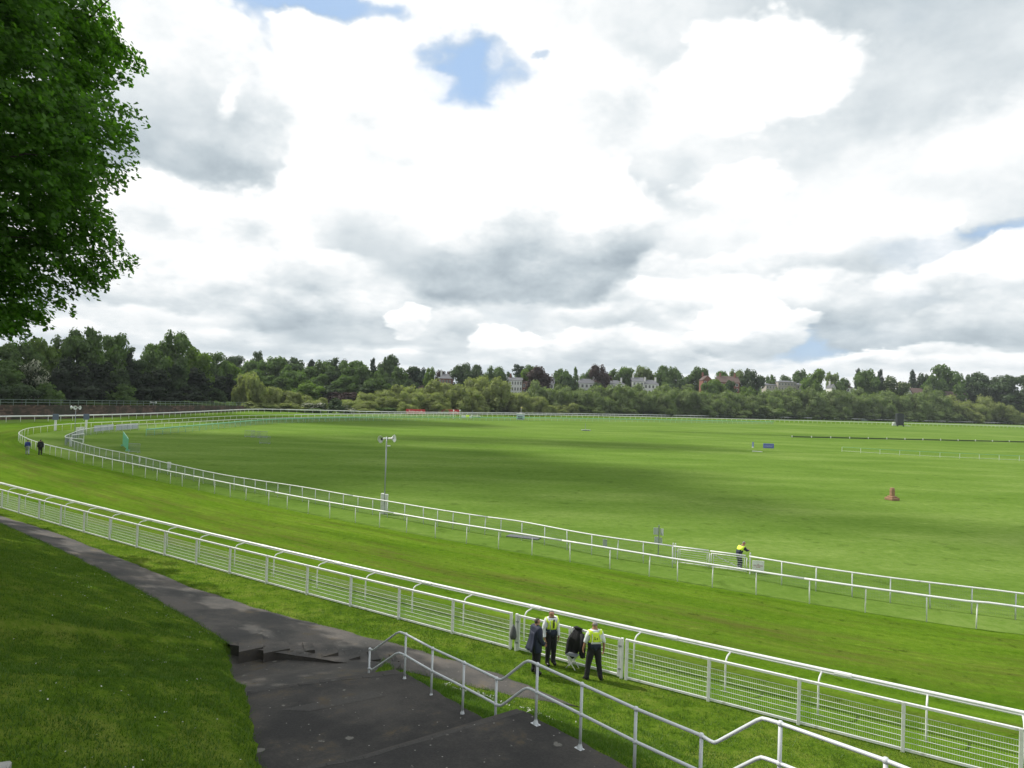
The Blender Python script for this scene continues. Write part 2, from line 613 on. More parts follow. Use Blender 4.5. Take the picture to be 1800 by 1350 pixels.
def grass_mat(name, cols, big=0.02, mid=0.25, fine=6.0, stretch=(1, 1), rot=0.0, bump=0.6, straw=None, bare=None, use_uv=False, churn=None, stripes=None, flecks=None):
    "turf: cols = (dark, mid, light); noise at three sizes, optional straw-coloured flecks and bare earth"
    m = bpy.data.materials.new(name)
    m.use_nodes = True
    t = m.node_tree
    b = t.nodes['Principled BSDF']
    g = NT(t)
    b.inputs['Roughness'].default_value = 0.95
    b.inputs['Specular IOR Level'].default_value = 0.0
    tc = g.n('ShaderNodeTexCoord')
    co = tc.outputs['UV'] if use_uv else tc.outputs['Object']
    mp = g.n('ShaderNodeMapping')
    mp.inputs['Rotation'].default_value = (0, 0, rot)
    mp.inputs['Scale'].default_value = (stretch[0], stretch[1], 1)
    t.links.new(co, mp.inputs['Vector'])
    p = mp.outputs[0]
    nb = g.noise(p, big, 4, 0.5)
    nm = g.noise(p, mid, 5, 0.6)
    nf = g.noise(co, fine, 5, 0.7)
    f = g.math('ADD', g.math('MULTIPLY', nb, 0.28), g.math('ADD', g.math('MULTIPLY', nm, 0.40), g.math('MULTIPLY', nf, 0.32)))
    c = g.ramp(f, [(0.39, cols[0]), (0.5, cols[1]), (0.61, cols[2])])
    if straw is not None:
        c = g.mix(g.maprange(g.noise(p, mid * 2.3, 6, 0.7), 0.55, 0.75, 0, straw[1]), c, straw[0])
    if churn is not None:
        # (colour, centre across the track, half width, strength)
        uv = g.sep(tc.outputs['UV'])
        for (cc, ce, hw, st) in churn:
            band = g.maprange(g.math('ABSOLUTE', g.math('SUBTRACT', g.math('ADD', uv[1], g.math('MULTIPLY', g.math('SUBTRACT', nm, 0.5), 2.5)), ce)), hw, hw * 0.3, 0, 1)
            fl = g.maprange(g.noise(p, 1.3, 6, 0.75), 0.42, 0.66, 0.15, 1.0)
            c = g.mix(g.math('MULTIPLY', g.math('MULTIPLY', band, fl), st), c, cc)
    if flecks is not None:
        # tufts, divots and clover: small darker and lighter spots
        fk = g.noise(co, flecks[0], 7, 0.72)
        c = g.mix(g.maprange(fk, 0.56, 0.66, 0, flecks[1]), c, g.vmath('MULTIPLY', c, (0.50, 0.52, 0.5)))
        c = g.mix(g.maprange(fk, 0.42, 0.32, 0, flecks[1]), c, g.vmath('MULTIPLY', c, (1.45, 1.32, 1.6)))
    if stripes is not None:
        # mowing lanes that run along the track: (width in m, amount)
        uv = g.sep(tc.outputs['UV'])
        wob = g.math('MULTIPLY', g.math('SUBTRACT', nb, 0.5), 1.2)
        stv = g.n('ShaderNodeMapping')
        stv.inputs['Scale'].default_value = (0.045, 2.6, 1)
        t.links.new(tc.outputs['UV'], stv.inputs['Vector'])
        sk = g.noise(stv.outputs[0], 1.0, 5, 0.65)
        c = g.mix(g.maprange(sk, 0.38, 0.64, 0, 0.38), c, g.vmath('MULTIPLY', c, (0.62, 0.66, 0.55)))
        s = g.math('SINE', g.math('MULTIPLY', g.math('ADD', uv[1], wob), 2 * math.pi / stripes[0]))
        c = g.mix(g.maprange(s, -0.6, 0.6, 0, stripes[1]), c, g.vmath('SCALE', c, scale=1.35))
    if bare is not None:
        c = g.mix(g.maprange(g.noise(p, mid * 1.2, 7, 0.7), 0.64, 0.72, 0, bare[1]), c, bare[0])
    t.links.new(c, b.inputs['Base Color'])
    bn = g.n('ShaderNodeBump')
    bn.inputs['Strength'].default_value = bump
    bn.inputs['Distance'].default_value = 0.06
    hgt = g.math('ADD', g.math('MULTIPLY', g.noise(co, fine * 2.2, 4, 0.7), 1.0), g.math('MULTIPLY', nm, 0.8))
    t.links.new(hgt, bn.inputs['Height'])
    t.links.new(bn.outputs[0], b.inputs['Normal'])
    MATS[name] = m
    return m


def leaf_mat(name, col, vary=0.35, trans=0.35, hue=None, spots=None, rough=0.5):
    "leaves: diffuse and see-through light, varied in clumps and from tree to tree"
    m = bpy.data.materials.new(name)
    m.use_nodes = True
    t = m.node_tree
    t.nodes.clear()
    g = NT(t)
    out = g.n('ShaderNodeOutputMaterial')
    co = g.n('ShaderNodeTexCoord').outputs['Object']
    oi = g.n('ShaderNodeObjectInfo')
    geo = g.n('ShaderNodeNewGeometry')
    n1 = g.noise(co, 0.35, 3, 0.6)
    f = g.math('ADD', g.math('MULTIPLY', n1, 0.55), g.math('ADD', g.math('MULTIPLY', geo.outputs['Random Per Island'], 0.30), g.math('MULTIPLY', oi.outputs['Random'], 0.15)))
    lo = tuple(c * (1 - vary) for c in col)
    hi = hue if hue is not None else tuple(c * (1 + vary * 1.2) for c in col)
    c = g.ramp(f, [(0.25, lo), (0.5, col), (0.78, hi)])
    if spots is not None:
        c = g.mix(g.maprange(geo.outputs['Random Per Island'], spots[1], spots[1] + 0.02, 0, 1), c, spots[0])
    df = g.n('ShaderNodeBsdfDiffuse')
    tr = g.n('ShaderNodeBsdfTranslucent')
    gl = g.n('ShaderNodeBsdfGlossy')
    gl.inputs['Roughness'].default_value = rough
    gl.inputs['Color'].default_value = (0.5, 0.55, 0.5, 1)
    t.links.new(c, df.inputs['Color'])
    t.links.new(g.vmath('MULTIPLY', c, (1.25, 1.45, 0.6)), tr.inputs['Color'])
    mx = g.n('ShaderNodeMixShader')
    mx.inputs[0].default_value = trans
    t.links.new(df.outputs[0], mx.inputs[1])
    t.links.new(tr.outputs[0], mx.inputs[2])
    m2 = g.n('ShaderNodeMixShader')
    m2.inputs[0].default_value = 0.035
    t.links.new(mx.outputs[0], m2.inputs[1])
    t.links.new(gl.outputs[0], m2.inputs[2])
    t.links.new(m2.outputs[0], out.inputs[0])
    MATS[name] = m
    return m


M_white = principled('white_paint', (0.74, 0.75, 0.75), 0.42, vary=0.06, vscale=1.5, dirt=(0.40, 0.41, 0.36), dscale=3.5)
M_whiteplas = principled('white_plastic', (0.78, 0.79, 0.79), 0.35, vary=0.03, dirt=(0.52, 0.54, 0.52), dscale=1.2)
M_galv = principled('galvanised_paint', (0.62, 0.645, 0.675), 0.40, metal=0.0, vary=0.07, vscale=8)
M_grey = principled('grey_metal', (0.32, 0.35, 0.37), 0.45, metal=0.4, vary=0.05)
M_dark = principled('dark_plastic', (0.03, 0.033, 0.037), 0.5)
M_net = principled('grey_netting', (0.20, 0.23, 0.25), 0.7)
M_greenrail = principled('pale_green_plastic', (0.22, 0.52, 0.36), 0.5, vary=0.1)
M_red = principled('red_board', (0.50, 0.025, 0.035), 0.5, vary=0.05)
M_blue = principled('blue_board', (0.10, 0.13, 0.42), 0.5, vary=0.05)
M_concrete = principled('old_concrete', (0.050, 0.045, 0.040), 0.9, vary=0.3, vscale=4, dirt=(0.085, 0.07, 0.05), dscale=6, bump=0.4, bscale=30)
M_sandstone = principled('red_sandstone', (0.30, 0.175, 0.105), 0.9, vary=0.3, vscale=5, dirt=(0.15, 0.10, 0.06), dscale=4, bump=0.6, bscale=12)
M_bark = principled('bark', (0.055, 0.045, 0.034), 0.95, vary=0.35, vscale=3, bump=0.7, bscale=10)

M_infield = grass_mat('infield_turf', ((0.082, 0.150, 0.022), (0.115, 0.190, 0.034), (0.165, 0.238, 0.058)), big=0.03, mid=0.16, fine=1.8, stretch=(0.35, 1.0), rot=rad(12), bump=0.6, flecks=(0.55, 0.55))
M_track = grass_mat('track_turf', ((0.056, 0.118, 0.008), (0.088, 0.165, 0.012), (0.130, 0.205, 0.022)), big=0.07, mid=0.7, fine=3.6, stretch=(0.16, 1.0), bump=0.8, use_uv=True,
                    churn=[((0.098, 0.098, 0.026), 7.2, 3.2, 0.75), ((0.085, 0.098, 0.020), 11.2, 1.2, 0.6), ((0.100, 0.105, 0.028), 2.6, 1.4, 0.5)], stripes=(2.6, 0.28), flecks=(1.5, 0.75))
M_bank = grass_mat('bank_turf', ((0.044, 0.092, 0.009), (0.094, 0.160, 0.015), (0.155, 0.200, 0.034)), big=0.25, mid=1.1, fine=7.0, bump=0.9, straw=((0.115, 0.105, 0.035), 0.5), flecks=(2.4, 0.7))


def asphalt_mat(name, col, light, moss, worn=0.5):
    m = bpy.data.materials.new(name)
    m.use_nodes = True
    t = m.node_tree
    b = t.nodes['Principled BSDF']
    g = NT(t)
    b.inputs['Roughness'].default_value = 0.92
    b.inputs['Specular IOR Level'].default_value = 0.25
    co = g.n('ShaderNodeTexCoord').outputs['Object']
    nb = g.noise(co, 0.55, 5, 0.62)
    nf = g.noise(co, 22, 4, 0.75)
    c = g.mix(g.maprange(nb, 0.35, 0.68), col, light)
    c = g.mix(g.maprange(nf, 0.35, 0.75, 0, 0.55), c, g.vmath('SCALE', c, scale=1.7))
    # moss and dead grass where feet do not go
    c = g.mix(g.maprange(g.noise(co, 1.1, 7, 0.72), 0.54, 0.72, 0, 0.8), c, moss)
    # pale lichen rosettes
    vo = g.n('ShaderNodeTexVoronoi')
    vo.inputs['Scale'].default_value = 1.9
    wv = g.vmath('ADD', co, g.vmath('SCALE', g.vmath('SUBTRACT', g.noise(co, 7, 4, 0.7, color=True), (0.5, 0.5, 0.5)), scale=0.22))
    t.links.new(wv, vo.inputs['Vector'])
    cell = g.sep(vo.outputs['Color'])
    rr = g.math('MULTIPLY', cell[0], 0.20)
    sp = g.maprange(g.math('SUBTRACT', vo.outputs['Distance'], rr), 0.0, -0.03, 0, 1)
    sp = g.math('MULTIPLY', sp, g.maprange(cell[1], 0.3, 0.35, 0, worn))
    c = g.mix(sp, c, (0.26, 0.255, 0.225))
    # grit and petals
    v2 = g.n('ShaderNodeTexVoronoi')
    v2.inputs['Scale'].default_value = 9
    t.links.new(co, v2.inputs['Vector'])
    c2 = g.sep(v2.outputs['Color'])
    s2 = g.math('MULTIPLY', g.maprange(v2.outputs['Distance'], 0.16, 0.10, 0, 1), g.maprange(c2[0], 0.86, 0.88, 0, 0.8))
    c = g.mix(s2, c, (0.33, 0.32, 0.29))
    t.links.new(c, b.inputs['Base Color'])
    bn = g.n('ShaderNodeBump')
    bn.inputs['Strength'].default_value = 0.5
    bn.inputs['Distance'].default_value = 0.015
    t.links.new(nf, bn.inputs['Height'])
    t.links.new(bn.outputs[0], b.inputs['Normal'])
    return m


M_asphalt = asphalt_mat('terrace_asphalt', (0.030, 0.029, 0.028), (0.066, 0.061, 0.055), (0.105, 0.078, 0.040))
M_path = asphalt_mat('path_asphalt', (0.050, 0.049, 0.047), (0.105, 0.095, 0.086), (0.12, 0.095, 0.06), 0.3)
M_apron = asphalt_mat('apron_asphalt', (0.046, 0.044, 0.042), (0.080, 0.073, 0.065), (0.10, 0.078, 0.045), 0.5)
M_patch = asphalt_mat('repair_asphalt', (0.052, 0.050, 0.047), (0.066, 0.062, 0.057), (0.075, 0.060, 0.04), 0.2)

# ------------------------------------------------------------------ fence-line coordinates: s along the fence (to the right), d towards the camera
FO, FE, FN = Vector((0.24, 24.11)), Vector((0.8299, -0.558)), Vector((-0.558, -0.8299))


def sd(x, y):
    p = Vector((x, y)) - FO
    return p.dot(FE), p.dot(FN)


def xy(s, d):
    return FO + FE * s + FN * d


def interp(x, tab):
    if x <= tab[0][0]:
        return tab[0][1]
    for (a, va), (b, vb) in zip(tab[:-1], tab[1:]):
        if x <= b:
            return va + (vb - va) * (x - a) / (b - a)
    return tab[-1][1]


def sstep(a, b, x):
    t = min(1, max(0, (x - a) / (b - a)))
    return t * t * (3 - 2 * t)


DP0 = [(-80, 0.8), (-37.5, 1.05), (-29, 1.25), (-18, 2.3), (-14.5, 2.65), (-9.9, 2.72), (-5.6, 2.4), (-3, 2.2), (1, 2.2), (2.9, 2.4), (4.2, 2.7)]
DP1 = [(-80, 1.6), (-32, 3.1), (-22.8, 3.96), (-13.6, 5.18), (-9.5, 5.83), (-6.2, 6.41), (-4.2, 5.6), (-1.2, 4.2), (0.5, 3.7), (2.3, 3.35), (3.4, 3.1), (4.2, 2.75)]
DOUT = [(-1.2, 4.9), (0.7, 7.15), (2.1, 7.65), (5.9, 9.0), (6.6, 9.25), (10.4, 10.6), (11, 10.85), (14, 12.0), (30, 18)]
DLEFT = [(-6.2, 6.6), (-5.2, 7.2), (-2.5, 8.9), (0.1, 10.45), (1.1, 11.06), (4.4, 13.2), (8, 15.2), (12, 17.0), (30, 24)]
ZDECK = [(-6, 0.5), (-3.2, 0.5), (0.6, 1.18), (0.9, 1.25), (2.1, 2.1), (5.9, 2.32), (6.5, 2.93), (10.4, 3.13), (11.0, 3.72), (30, 4.9)]


ZLEFT = [(-6.3, 0.45), (-5.4, 0.32), (-2.6, 0.86), (-0.5, 1.25), (-0.25, 1.95), (0.15, 2.12), (4.2, 2.36), (4.45, 2.90), (8.2, 3.06), (8.4, 3.66), (30, 4.8)]


def z_path(s, d):
    a, b = interp(s, DP0), interp(s, DP1)
    zb = interp(s, [(-12, 0.6), (-6, 0.55), (-2, 0.35), (1, 0.22), (4, 0.15)])
    return 0.13 + (zb - 0.13) * min(1, max(0, (d - a) / max(0.3, b - a)))


def z_apron(s, d):
    h = interp(s, [(-6.3, 0.36), (-4.75, 0.33), (-4.2, 0.11), (-3, 0.07), (-1.5, 0.05), (2, 0.05)])
    return z_path(s, interp(s, DP1)) + 0.02 - h + 0.215 * max(0, s + 3.2 + 0.55 * (d - 6.0))


def z_ground(s, d):
    "the lie of the land on the camera's side of the fence"
    if d < -0.2:
        return 0.0
    a, b = interp(s, DP0), interp(s, DP1)
    if d <= a:
        return 0.13 * sstep(-0.2, a, d)
    if -6.35 < s < 1.1 and b - 0.55 < d <= b + 0.1:
        return min(z_path(s, d) - 0.03, z_apron(s, b) - 0.15)
    if d <= b and s < 4.2:
        return z_path(s, d) - 0.03
    dl, do = interp(s, DLEFT), interp(s, DOUT)
    zb = z_path(s, b)
    if -6.4 < s < 1.3 and b + 0.1 < d < dl - 0.05 and (s < -1.2 or d > do + 0.1):
        return z_apron(s, d) - 0.10 - 0.5 * sstep(0.3, 1.2, s)
    left = zb + 0.06 * sstep(0, 0.5, d - b) + 0.36 * (d - b)
    if s < -6.2:
        return left
    if d >= dl:
        zd = interp(s, ZLEFT)
        z0 = zd + 0.05 + 0.10 * sstep(0, 0.4, d - dl)
        return z0 + 0.36 * (d - dl)
    if d <= do:
        if s < -1.2:
            return zb - 0.03
        t = (d - b) / max(0.3, do - b)
        return zb + (interp(s, ZDECK) - 0.04 - zb) * max(0, t) ** 1.25
    e = min(d - do, dl - d)
    lo = interp(s, ZDECK) - 0.03 if d - do > dl - d else interp(s, ZDECK) - 0.06
    return lo - 0.5 * sstep(0.35, 0.9, e) if s > -1.2 else z_path(s, b) - 0.25 + (0.2 * sstep(0.9, 0.2, dl - d))


# ------------------------------------------------------------------ the ground
def ground():
    mb = MB()
    n = 24
    R = 5200.0
    # one sheet to the horizon, dense near the course
    xs = [-R, -1500, -600, -300, -200, -150, -100, -60, -30, 0, 30, 60, 100, 150, 200, 300, 450, 700, 1500, R]
    ys = [-R, -600, -100, 0, 30, 60, 100, 150, 200, 260, 330, 420, 520, 800, 1600, R]
    for y in ys:
        for x in xs:
            mb.v.append((x, y, 0.0))
    w = len(xs)
    for j in range(len(ys) - 1):
        for i in range(w - 1):
            mb.f.append((j * w + i, j * w + i + 1, (j + 1) * w + i + 1, (j + 1) * w + i))
    o = mb.build('ground', M_infield)
    tag(o, kind='structure')


INNER_PX = [(1800, 1068), (1717, 1059), (1633, 1048), (1467, 1025), (1300, 1000), (1183, 982), (1000, 952), (850, 928), (761, 914), (678, 899.5), (539, 876), (400, 849),
            (352.6, 839.5), (252, 819), (176, 803), (113, 789), (75.5, 780), (50, 771.5), (35, 764), (33, 761), (37.5, 757), (51, 752.5), (75, 749.5), (105, 746.3), (150, 743.5),
            (210, 741), (270, 738), (400, 731.5), (475, 729.5), (562, 728.3), (650, 727.8), (780, 727.5), (1000, 729.8), (1360, 738), (1800, 749.5)]
INFIELD_PX = [(1800, 1044), (1710, 1033), (1567, 1016), (1433, 997), (1317, 978)]
INFIELD2_PX = [(1183, 960), (1040, 940), (917, 917), (850, 908), (761, 894.5), (678, 880.5), (617, 871), (525, 855), (400, 836), (302, 815.6), (252, 804), (214, 795.5), (176, 788), (151, 781.6), (126, 774)]
INFIELD3_PX = [(146, 772), (120, 770), (114.6, 766.5), (126, 761.5), (141, 756), (164, 752), (206, 748), (242, 745.7), (327, 742), (448, 736), (600, 732), (700, 730.5), (800, 730.5)]
GREEN_PX = [(257, 755), (327, 749), (400, 743), (448, 739), (500, 736.3), (600, 733.9), (700, 733.2), (850, 733.6), (1000, 735), (1180, 738), (1360, 741.5)]
OUTER_PX = [(-60, 733.2), (0, 732), (150, 730), (300, 725.5), (440, 719.5), (500, 720), (600, 722), (700, 724.3), (1000, 727), (1360, 733), (1590, 738.5), (1800, 744)]


def px_curve(L, z, extra_head=None, it=1):
    P = [at(x, y, z) for x, y in L]
    if extra_head:
        P = [Vector((*extra_head, z))] + P
    return smooth_poly(cr_spline(P, 6), it)


INNER = px_curve(INNER_PX, 1.05, (34.0, 20.0))


def fence_xy(s):
    "the near fence: a very slight curve"
    s2 = s + 40.87
    t = 0.00059227 * s2 * s2 - 0.02991854 * s2 + 0.29
    p = xy(s, 0)
    return Vector((p.x - FN.x * t * 1.0, p.y - FN.y * t * 1.0))


def track():
    "the turf track between the near fence and the inner running rail, its own sheet 4 mm up"
    outer = [fence_xy(s) for s in (50, 40, 30, 20, 10, 0, -10, -20, -30, -41)]
    outer += [Vector(p) for p in ((-44, 55), (-58, 66), (-74, 82), (-88, 104), (-97, 130), (-94, 160), (-90, 200), (-86, 232), (-72, 246), (-50, 256), (-20, 284), (27, 325), (150, 405), (300, 470))]
    inner = [Vector((p.x, p.y)) for p in INNER]
    inner = [Vector((60, 4)), Vector((46, 12.5))] + inner
    o3 = smooth_poly(cr_spline([(p.x, p.y, 0) for p in outer], 8), 3)
    i3 = [Vector((p.x, p.y, 0)) for p in inner]

    # for each inner point take the nearest outer point, in order
    N = 300
    L = sum((b - a).length for a, b in zip(i3[:-1], i3[1:]))
    ii = resample(i3, L / N)
    k = 0
    pairs = []
    oo = resample(o3, 0.5)
    last = 0
    for p in ii:
        best, bi = 1e9, last
        for j in range(last, min(last + 160, len(oo))):
            dd = (oo[j] - p).length
            if dd < best:
                best, bi = dd, j
        last = bi
        pairs.append((p, oo[bi]))
    M = 10
    V, UV = [], []
    u = 0.0
    for i, (a, b) in enumerate(pairs):
        if i:
            u += (a - pairs[i - 1][0]).length
        w = (b - a).length
        for j in range(M + 1):
            f = j / M
            q = a + (b - a) * f
            V.append((q.x, q.y, 0.004))
            UV.append((u, 12.8 - f * min(w, 60.0)))
    Fc = []
    for i in range(len(pairs) - 1):
        for j in range(M):
            Fc.append((i * (M + 1) + j, i * (M + 1) + j + 1, (i + 1) * (M + 1) + j + 1, (i + 1) * (M + 1) + j))
    me = mesh_np('race_track', np.array(V), np.array(Fc)[:, ::-1])
    me.materials.append(M_track)
    uvl = me.uv_layers.new(name='UVMap')
    li = np.zeros(len(me.loops), dtype=np.int32)
    me.loops.foreach_get('vertex_index', li)
    uvl.data.foreach_set('uv', np.array(UV, dtype=np.float32)[li].ravel())
    tag(link('race_track', me), kind='structure')


def bank():
    "grass verge, bank and slopes this side of the fence"
    ss = list(np.concatenate([np.arange(-130, -40, 3.0), np.arange(-40, -8, 0.6), np.arange(-8, 14, 0.25), np.arange(14, 60, 2.0)]))
    dd = list(np.concatenate([np.arange(0.0, 18, 0.25), np.arange(18, 45, 2.0)]))
    V = []
    for d in dd:
        for s in ss:
            p = xy(s, d)
            t = fence_xy(s) - xy(s, 0)
            w = max(0, 1 - d / 3)
            z = z_ground(s, d)
            if d > 0.3:
                z += 0.035 * (mnoise.noise((p.x * 0.8, p.y * 0.8, 3.1))) * min(1, d / 2) + 0.09 * mnoise.noise((p.x * 0.23, p.y * 0.23, 7.7)) * sstep(5, 9, d)
            V.append((p.x + t.x * w, p.y + t.y * w, z + 0.008))
    w = len(ss)
    Fc = [(j * w + i, (j + 1) * w + i, (j + 1) * w + i + 1, j * w + i + 1) for j in range(len(dd) - 1) for i in range(w - 1)]
    me = mesh_np('grass_bank', np.array(V), np.array(Fc), smooth=True)
    me.materials.append(M_bank)
    tag(link('grass_bank', me), kind='structure')


def path():
    "asphalt path along the foot of the bank"
    V, Fc = [], []
    ss = list(np.concatenate([np.arange(-100, -40, 4.0), np.arange(-40, -8, 0.5), np.arange(-8, 4.3, 0.2)]))
    M = 8
    for s in ss:
        a, b = interp(s, DP0), interp(s, DP1)
        wob = 0.14 * mnoise.noise((s * 1.3, 0.2, 0)) + 0.07 * mnoise.noise((s * 4.1, 5.2, 0))
        wob2 = 0.12 * mnoise.noise((s * 1.1, 9.2, 0)) + 0.06 * mnoise.noise((s * 3.7, 2.2, 0))
        a, b = a + wob, b + wob2
        if s > 2.5:
            m = (a + b) / 2
            k = max(0.02, (4.3 - s) / 1.8)
            a, b = m + (a - m) * k, m + (b - m) * k
        for j in range(M + 1):
            d = a + (b - a) * j / M
            p = xy(s, d)
            edge = 0.03 if j in (0, M) else 0.0
            V.append((p.x, p.y, z_path(s, d) + 0.022 + 0.02 * mnoise.noise((p.x * 0.6, p.y * 0.6, 1)) - edge))
    w = M + 1
    Fc = [(i * w + j, (i + 1) * w + j, (i + 1) * w + j + 1, i * w + j + 1) for i in range(len(ss) - 1) for j in range(M)]
    me = mesh_np('path', np.array(V), np.array(Fc)[:, ::-1], smooth=True)
    me.materials.append(M_path)
    tag(link('path', me), kind='structure')


def wavy(poly, amp=0.05, step=0.18, keep=()):
    "a plan polygon (s, d) with slightly broken edges"
    out = []
    n = len(poly)
    for i in range(n):
        a, b = Vector(poly[i]), Vector(poly[(i + 1) % n])
        L = (b - a).length
        k = max(1, int(L / step))
        nn = Vector((-(b - a).y, (b - a).x)).normalized()
        for j in range(k):
            t = j / k
            q = a + (b - a) * t
            if i not in keep and 0 < j:
                q += nn * amp * mnoise.noise((q.x * 2.1, q.y * 2.1, 4))
            out.append(q)
    return out


def deck(name, poly, zf, mat, thick=0.6, amp=0.05, keep=()):
    P = wavy(poly, amp, keep=keep)
    bm = bmesh.new()
    vs = []
    for q in P:
        p = xy(q.x, q.y)
        vs.append(bm.verts.new((p.x, p.y, zf(q.x, q.y))))
    f = bm.faces.new(vs)
    ex = bmesh.ops.extrude_face_region(bm, geom=[f])
    for e in ex['geom']:
        if isinstance(e, bmesh.types.BMVert):
            e.co.z -= thick
    bmesh.ops.recalc_face_normals(bm, faces=bm.faces)
    me = bpy.data.meshes.new(name)
    bm.to_mesh(me)
    bm.free()
    me.materials.append(mat)
    return tag(link(name, me), kind='structure')


def steps():
    # sloping asphalt apron at the foot, three long landings with short flights between them
    za = z_apron
    deck('asphalt_apron', [(-6.6, 6.9), (-6.2, 6.0), (-3.9, 5.0), (-1.3, 4.0), (-0.9, 4.5), (-0.1, 6.0), (0.75, 7.3), (1.2, 8.9), (0.35, 10.35), (-0.4, 10.2), (-2.6, 8.9), (-5.1, 7.3)], za, M_apron, 0.8)
    z1 = lambda s, d: 2.10 + 0.05 * (s - 2.1 + 0.4 * (d - 7.7))
    deck('terrace_landing', [(2.1, 7.65), (5.9, 9.0), (4.9, 12.3), (4.4, 13.3), (1.1, 11.15), (0.15, 10.45), (0.66, 9.6)], z1, M_asphalt, 1.2, keep=(5, 6))
    z2 = lambda s, d: 2.92 + 0.045 * (s - 6.4 + 0.4 * (d - 9.3))
    deck('terrace_landing', [(6.35, 9.2), (10.4, 10.62), (9.3, 14.5), (8.2, 15.3), (4.5, 13.35), (5.25, 12.15)], z2, M_asphalt, 1.2, keep=(5,))
    z3 = lambda s, d: 3.72 + 0.045 * (s - 11)
    deck('terrace_landing', [(11.0, 10.85), (18, 13.4), (17, 18), (12, 17.1), (8.4, 15.4), (9.9, 14.2)], z3, M_asphalt, 1.4, keep=(5,))
    # the flights
    for (a0, a1, b0, b1, zz0, zz1, n) in (((0.75, 7.32), (2.1, 7.66), (-0.05, 10.3), (0.68, 9.6), 1.22, 2.09, 4),
                                          ((5.9, 9.02), (6.35, 9.2), (4.9, 12.3), (5.25, 12.15), 2.36, 2.91, 3),
                                          ((10.4, 10.64), (11.0, 10.85), (9.35, 14.4), (9.9, 14.2), 3.16, 3.71, 3)):
        mb = MB()
        a0, a1, b0, b1 = map(Vector, (a0, a1, b0, b1))
        for i in range(n):
            t0, t1 = i / n, 1.0
            q = [a0.lerp(a1, t0), a0.lerp(a1, t1), b0.lerp(b1, t1), b0.lerp(b1, t0)]
            mb.prism([xy(p.x, p.y) for p in q], zz0 - 0.8, zz0 + (zz1 - zz0) * (i + 1) / (n + 0.15))
        tag(mb.build('flight_of_steps', M_concrete), kind='structure')
    # saw-toothed step ends: level treads at the height of the path, the apron falling away below them
    for (l, r_, h) in (((419, 1166), (462, 1157), 0.34), ((463, 1157), (509, 1149), 0.15), ((535, 1152), (553, 1156), 0.17), ((560, 1161), (594.5, 1157), 0.11),
                       ((611, 1165), (633, 1163), 0.11), ((653, 1167), (669, 1170), 0.14), ((693, 1170), (702, 1171), 0.10)):
        def level(px, py, drop):
            z = 0.4
            for _ in range(6):
                q = at(px, py, z - drop)
                s_ = sd(q.x, q.y)[0]
                z = z_path(s_, interp(s_, DP1)) + (0.03 if h > 0.3 else 0.012)
            return at(px, py, z - drop), z
        A, za_ = level(*l, h)
        B, zb_ = level(*r_, h)
        zt = max(za_, zb_)
        back = Vector((-0.35, 0.94, 0)) * (1.5 if h > 0.3 else 0.9)
        v = [Vector((p.x, p.y, zt - h - 0.4)) for p in (A, B, B + back, A + back)]
        u = [Vector((A.x, A.y, zt)), Vector((B.x, B.y, zt)), Vector((B.x, B.y, zt - 0.025)) + back, Vector((A.x, A.y, zt - 0.025)) + back]
        if h < 0.3 and r_[0] > 515:       # thin wedge: flush on the left, standing proud on the right
            u = [Vector((A.x, A.y, zt - 0.03)), Vector((B.x, B.y, zt + 0.055)), Vector((B.x, B.y, zt - 0.04)) + back, Vector((A.x, A.y, zt - 0.05)) + back]
        mb = MB()
        mb.v.extend(tuple(p) for p in v + u)
        for q in ((0, 3, 2, 1), (4, 5, 6, 7), (0, 1, 5, 4), (1, 2, 6, 5), (2, 3, 7, 6), (3, 0, 4, 7)):
            mb.f.append(tuple(q))
        o = mb.build('concrete_step', M_concrete)
        o.data.materials.append(M_path)
        o.data.polygons[1].material_index = 1
        tag(o, kind='structure')
    # worn nosings along the far edge of each landing
    for zf, line in ((z1, ((2.08, 7.68), (0.68, 9.55), (0.2, 10.42))), (z2, ((6.33, 9.22), (5.27, 12.1), (4.55, 13.3))), (z3, ((10.98, 10.87), (9.92, 14.15)))):
        mb = MB()
        for p, q in zip(line[:-1], line[1:]):
            p, q = Vector(p), Vector(q)
            o_ = Vector((0.085, 0.04))
            k = 5
            for i in range(k):
                a_, b_ = p.lerp(q, i / k), p.lerp(q, (i + 0.985) / k)
                j = 0.012 * math.sin(i * 2.7 + p.x)
                mb.prism([xy(*a_), xy(*(a_ + o_ * (1 + j * 8))), xy(*(b_ + o_ * (1 - j * 8))), xy(*b_)], zf(*p) - 0.03, max(zf(*a_), zf(*b_)) + 0.006)
        tag(mb.build('step_nosing', M_patch), kind='structure')
    # the broken edge of the path above the apron
    mb = MB()
    for s_ in np.arange(-6.3, -1.3, 0.3):
        q = []
        for ss_ in (s_, s_ + 0.3):
            d_ = interp(ss_, DP1)
            q.append((xy(ss_, d_ - 0.35), xy(ss_, d_ - 0.02), z_path(ss_, d_) - 0.012))
        zt = min(q[0][2], q[1][2])
        mb.prism([q[0][0], q[1][0], q[1][1], q[0][1]], zt - 0.7, zt)
    tag(mb.build('path_edge', M_concrete), kind='structure')
    # a lighter strip of repaired asphalt across the first landing
    mb = MB()
    pts = [xy(s, d) for s, d in ((2.35, 8.9), (2.8, 8.95), (2.1, 10.4), (1.55, 10.7))]
    n = 6
    mb.face([(p.x, p.y, z1(*sd(p.x, p.y)) + 0.004) for p in pts])
    tag(mb.build('path_patch', M_patch), kind='structure')


ground()
track()
bank()
path()
steps()


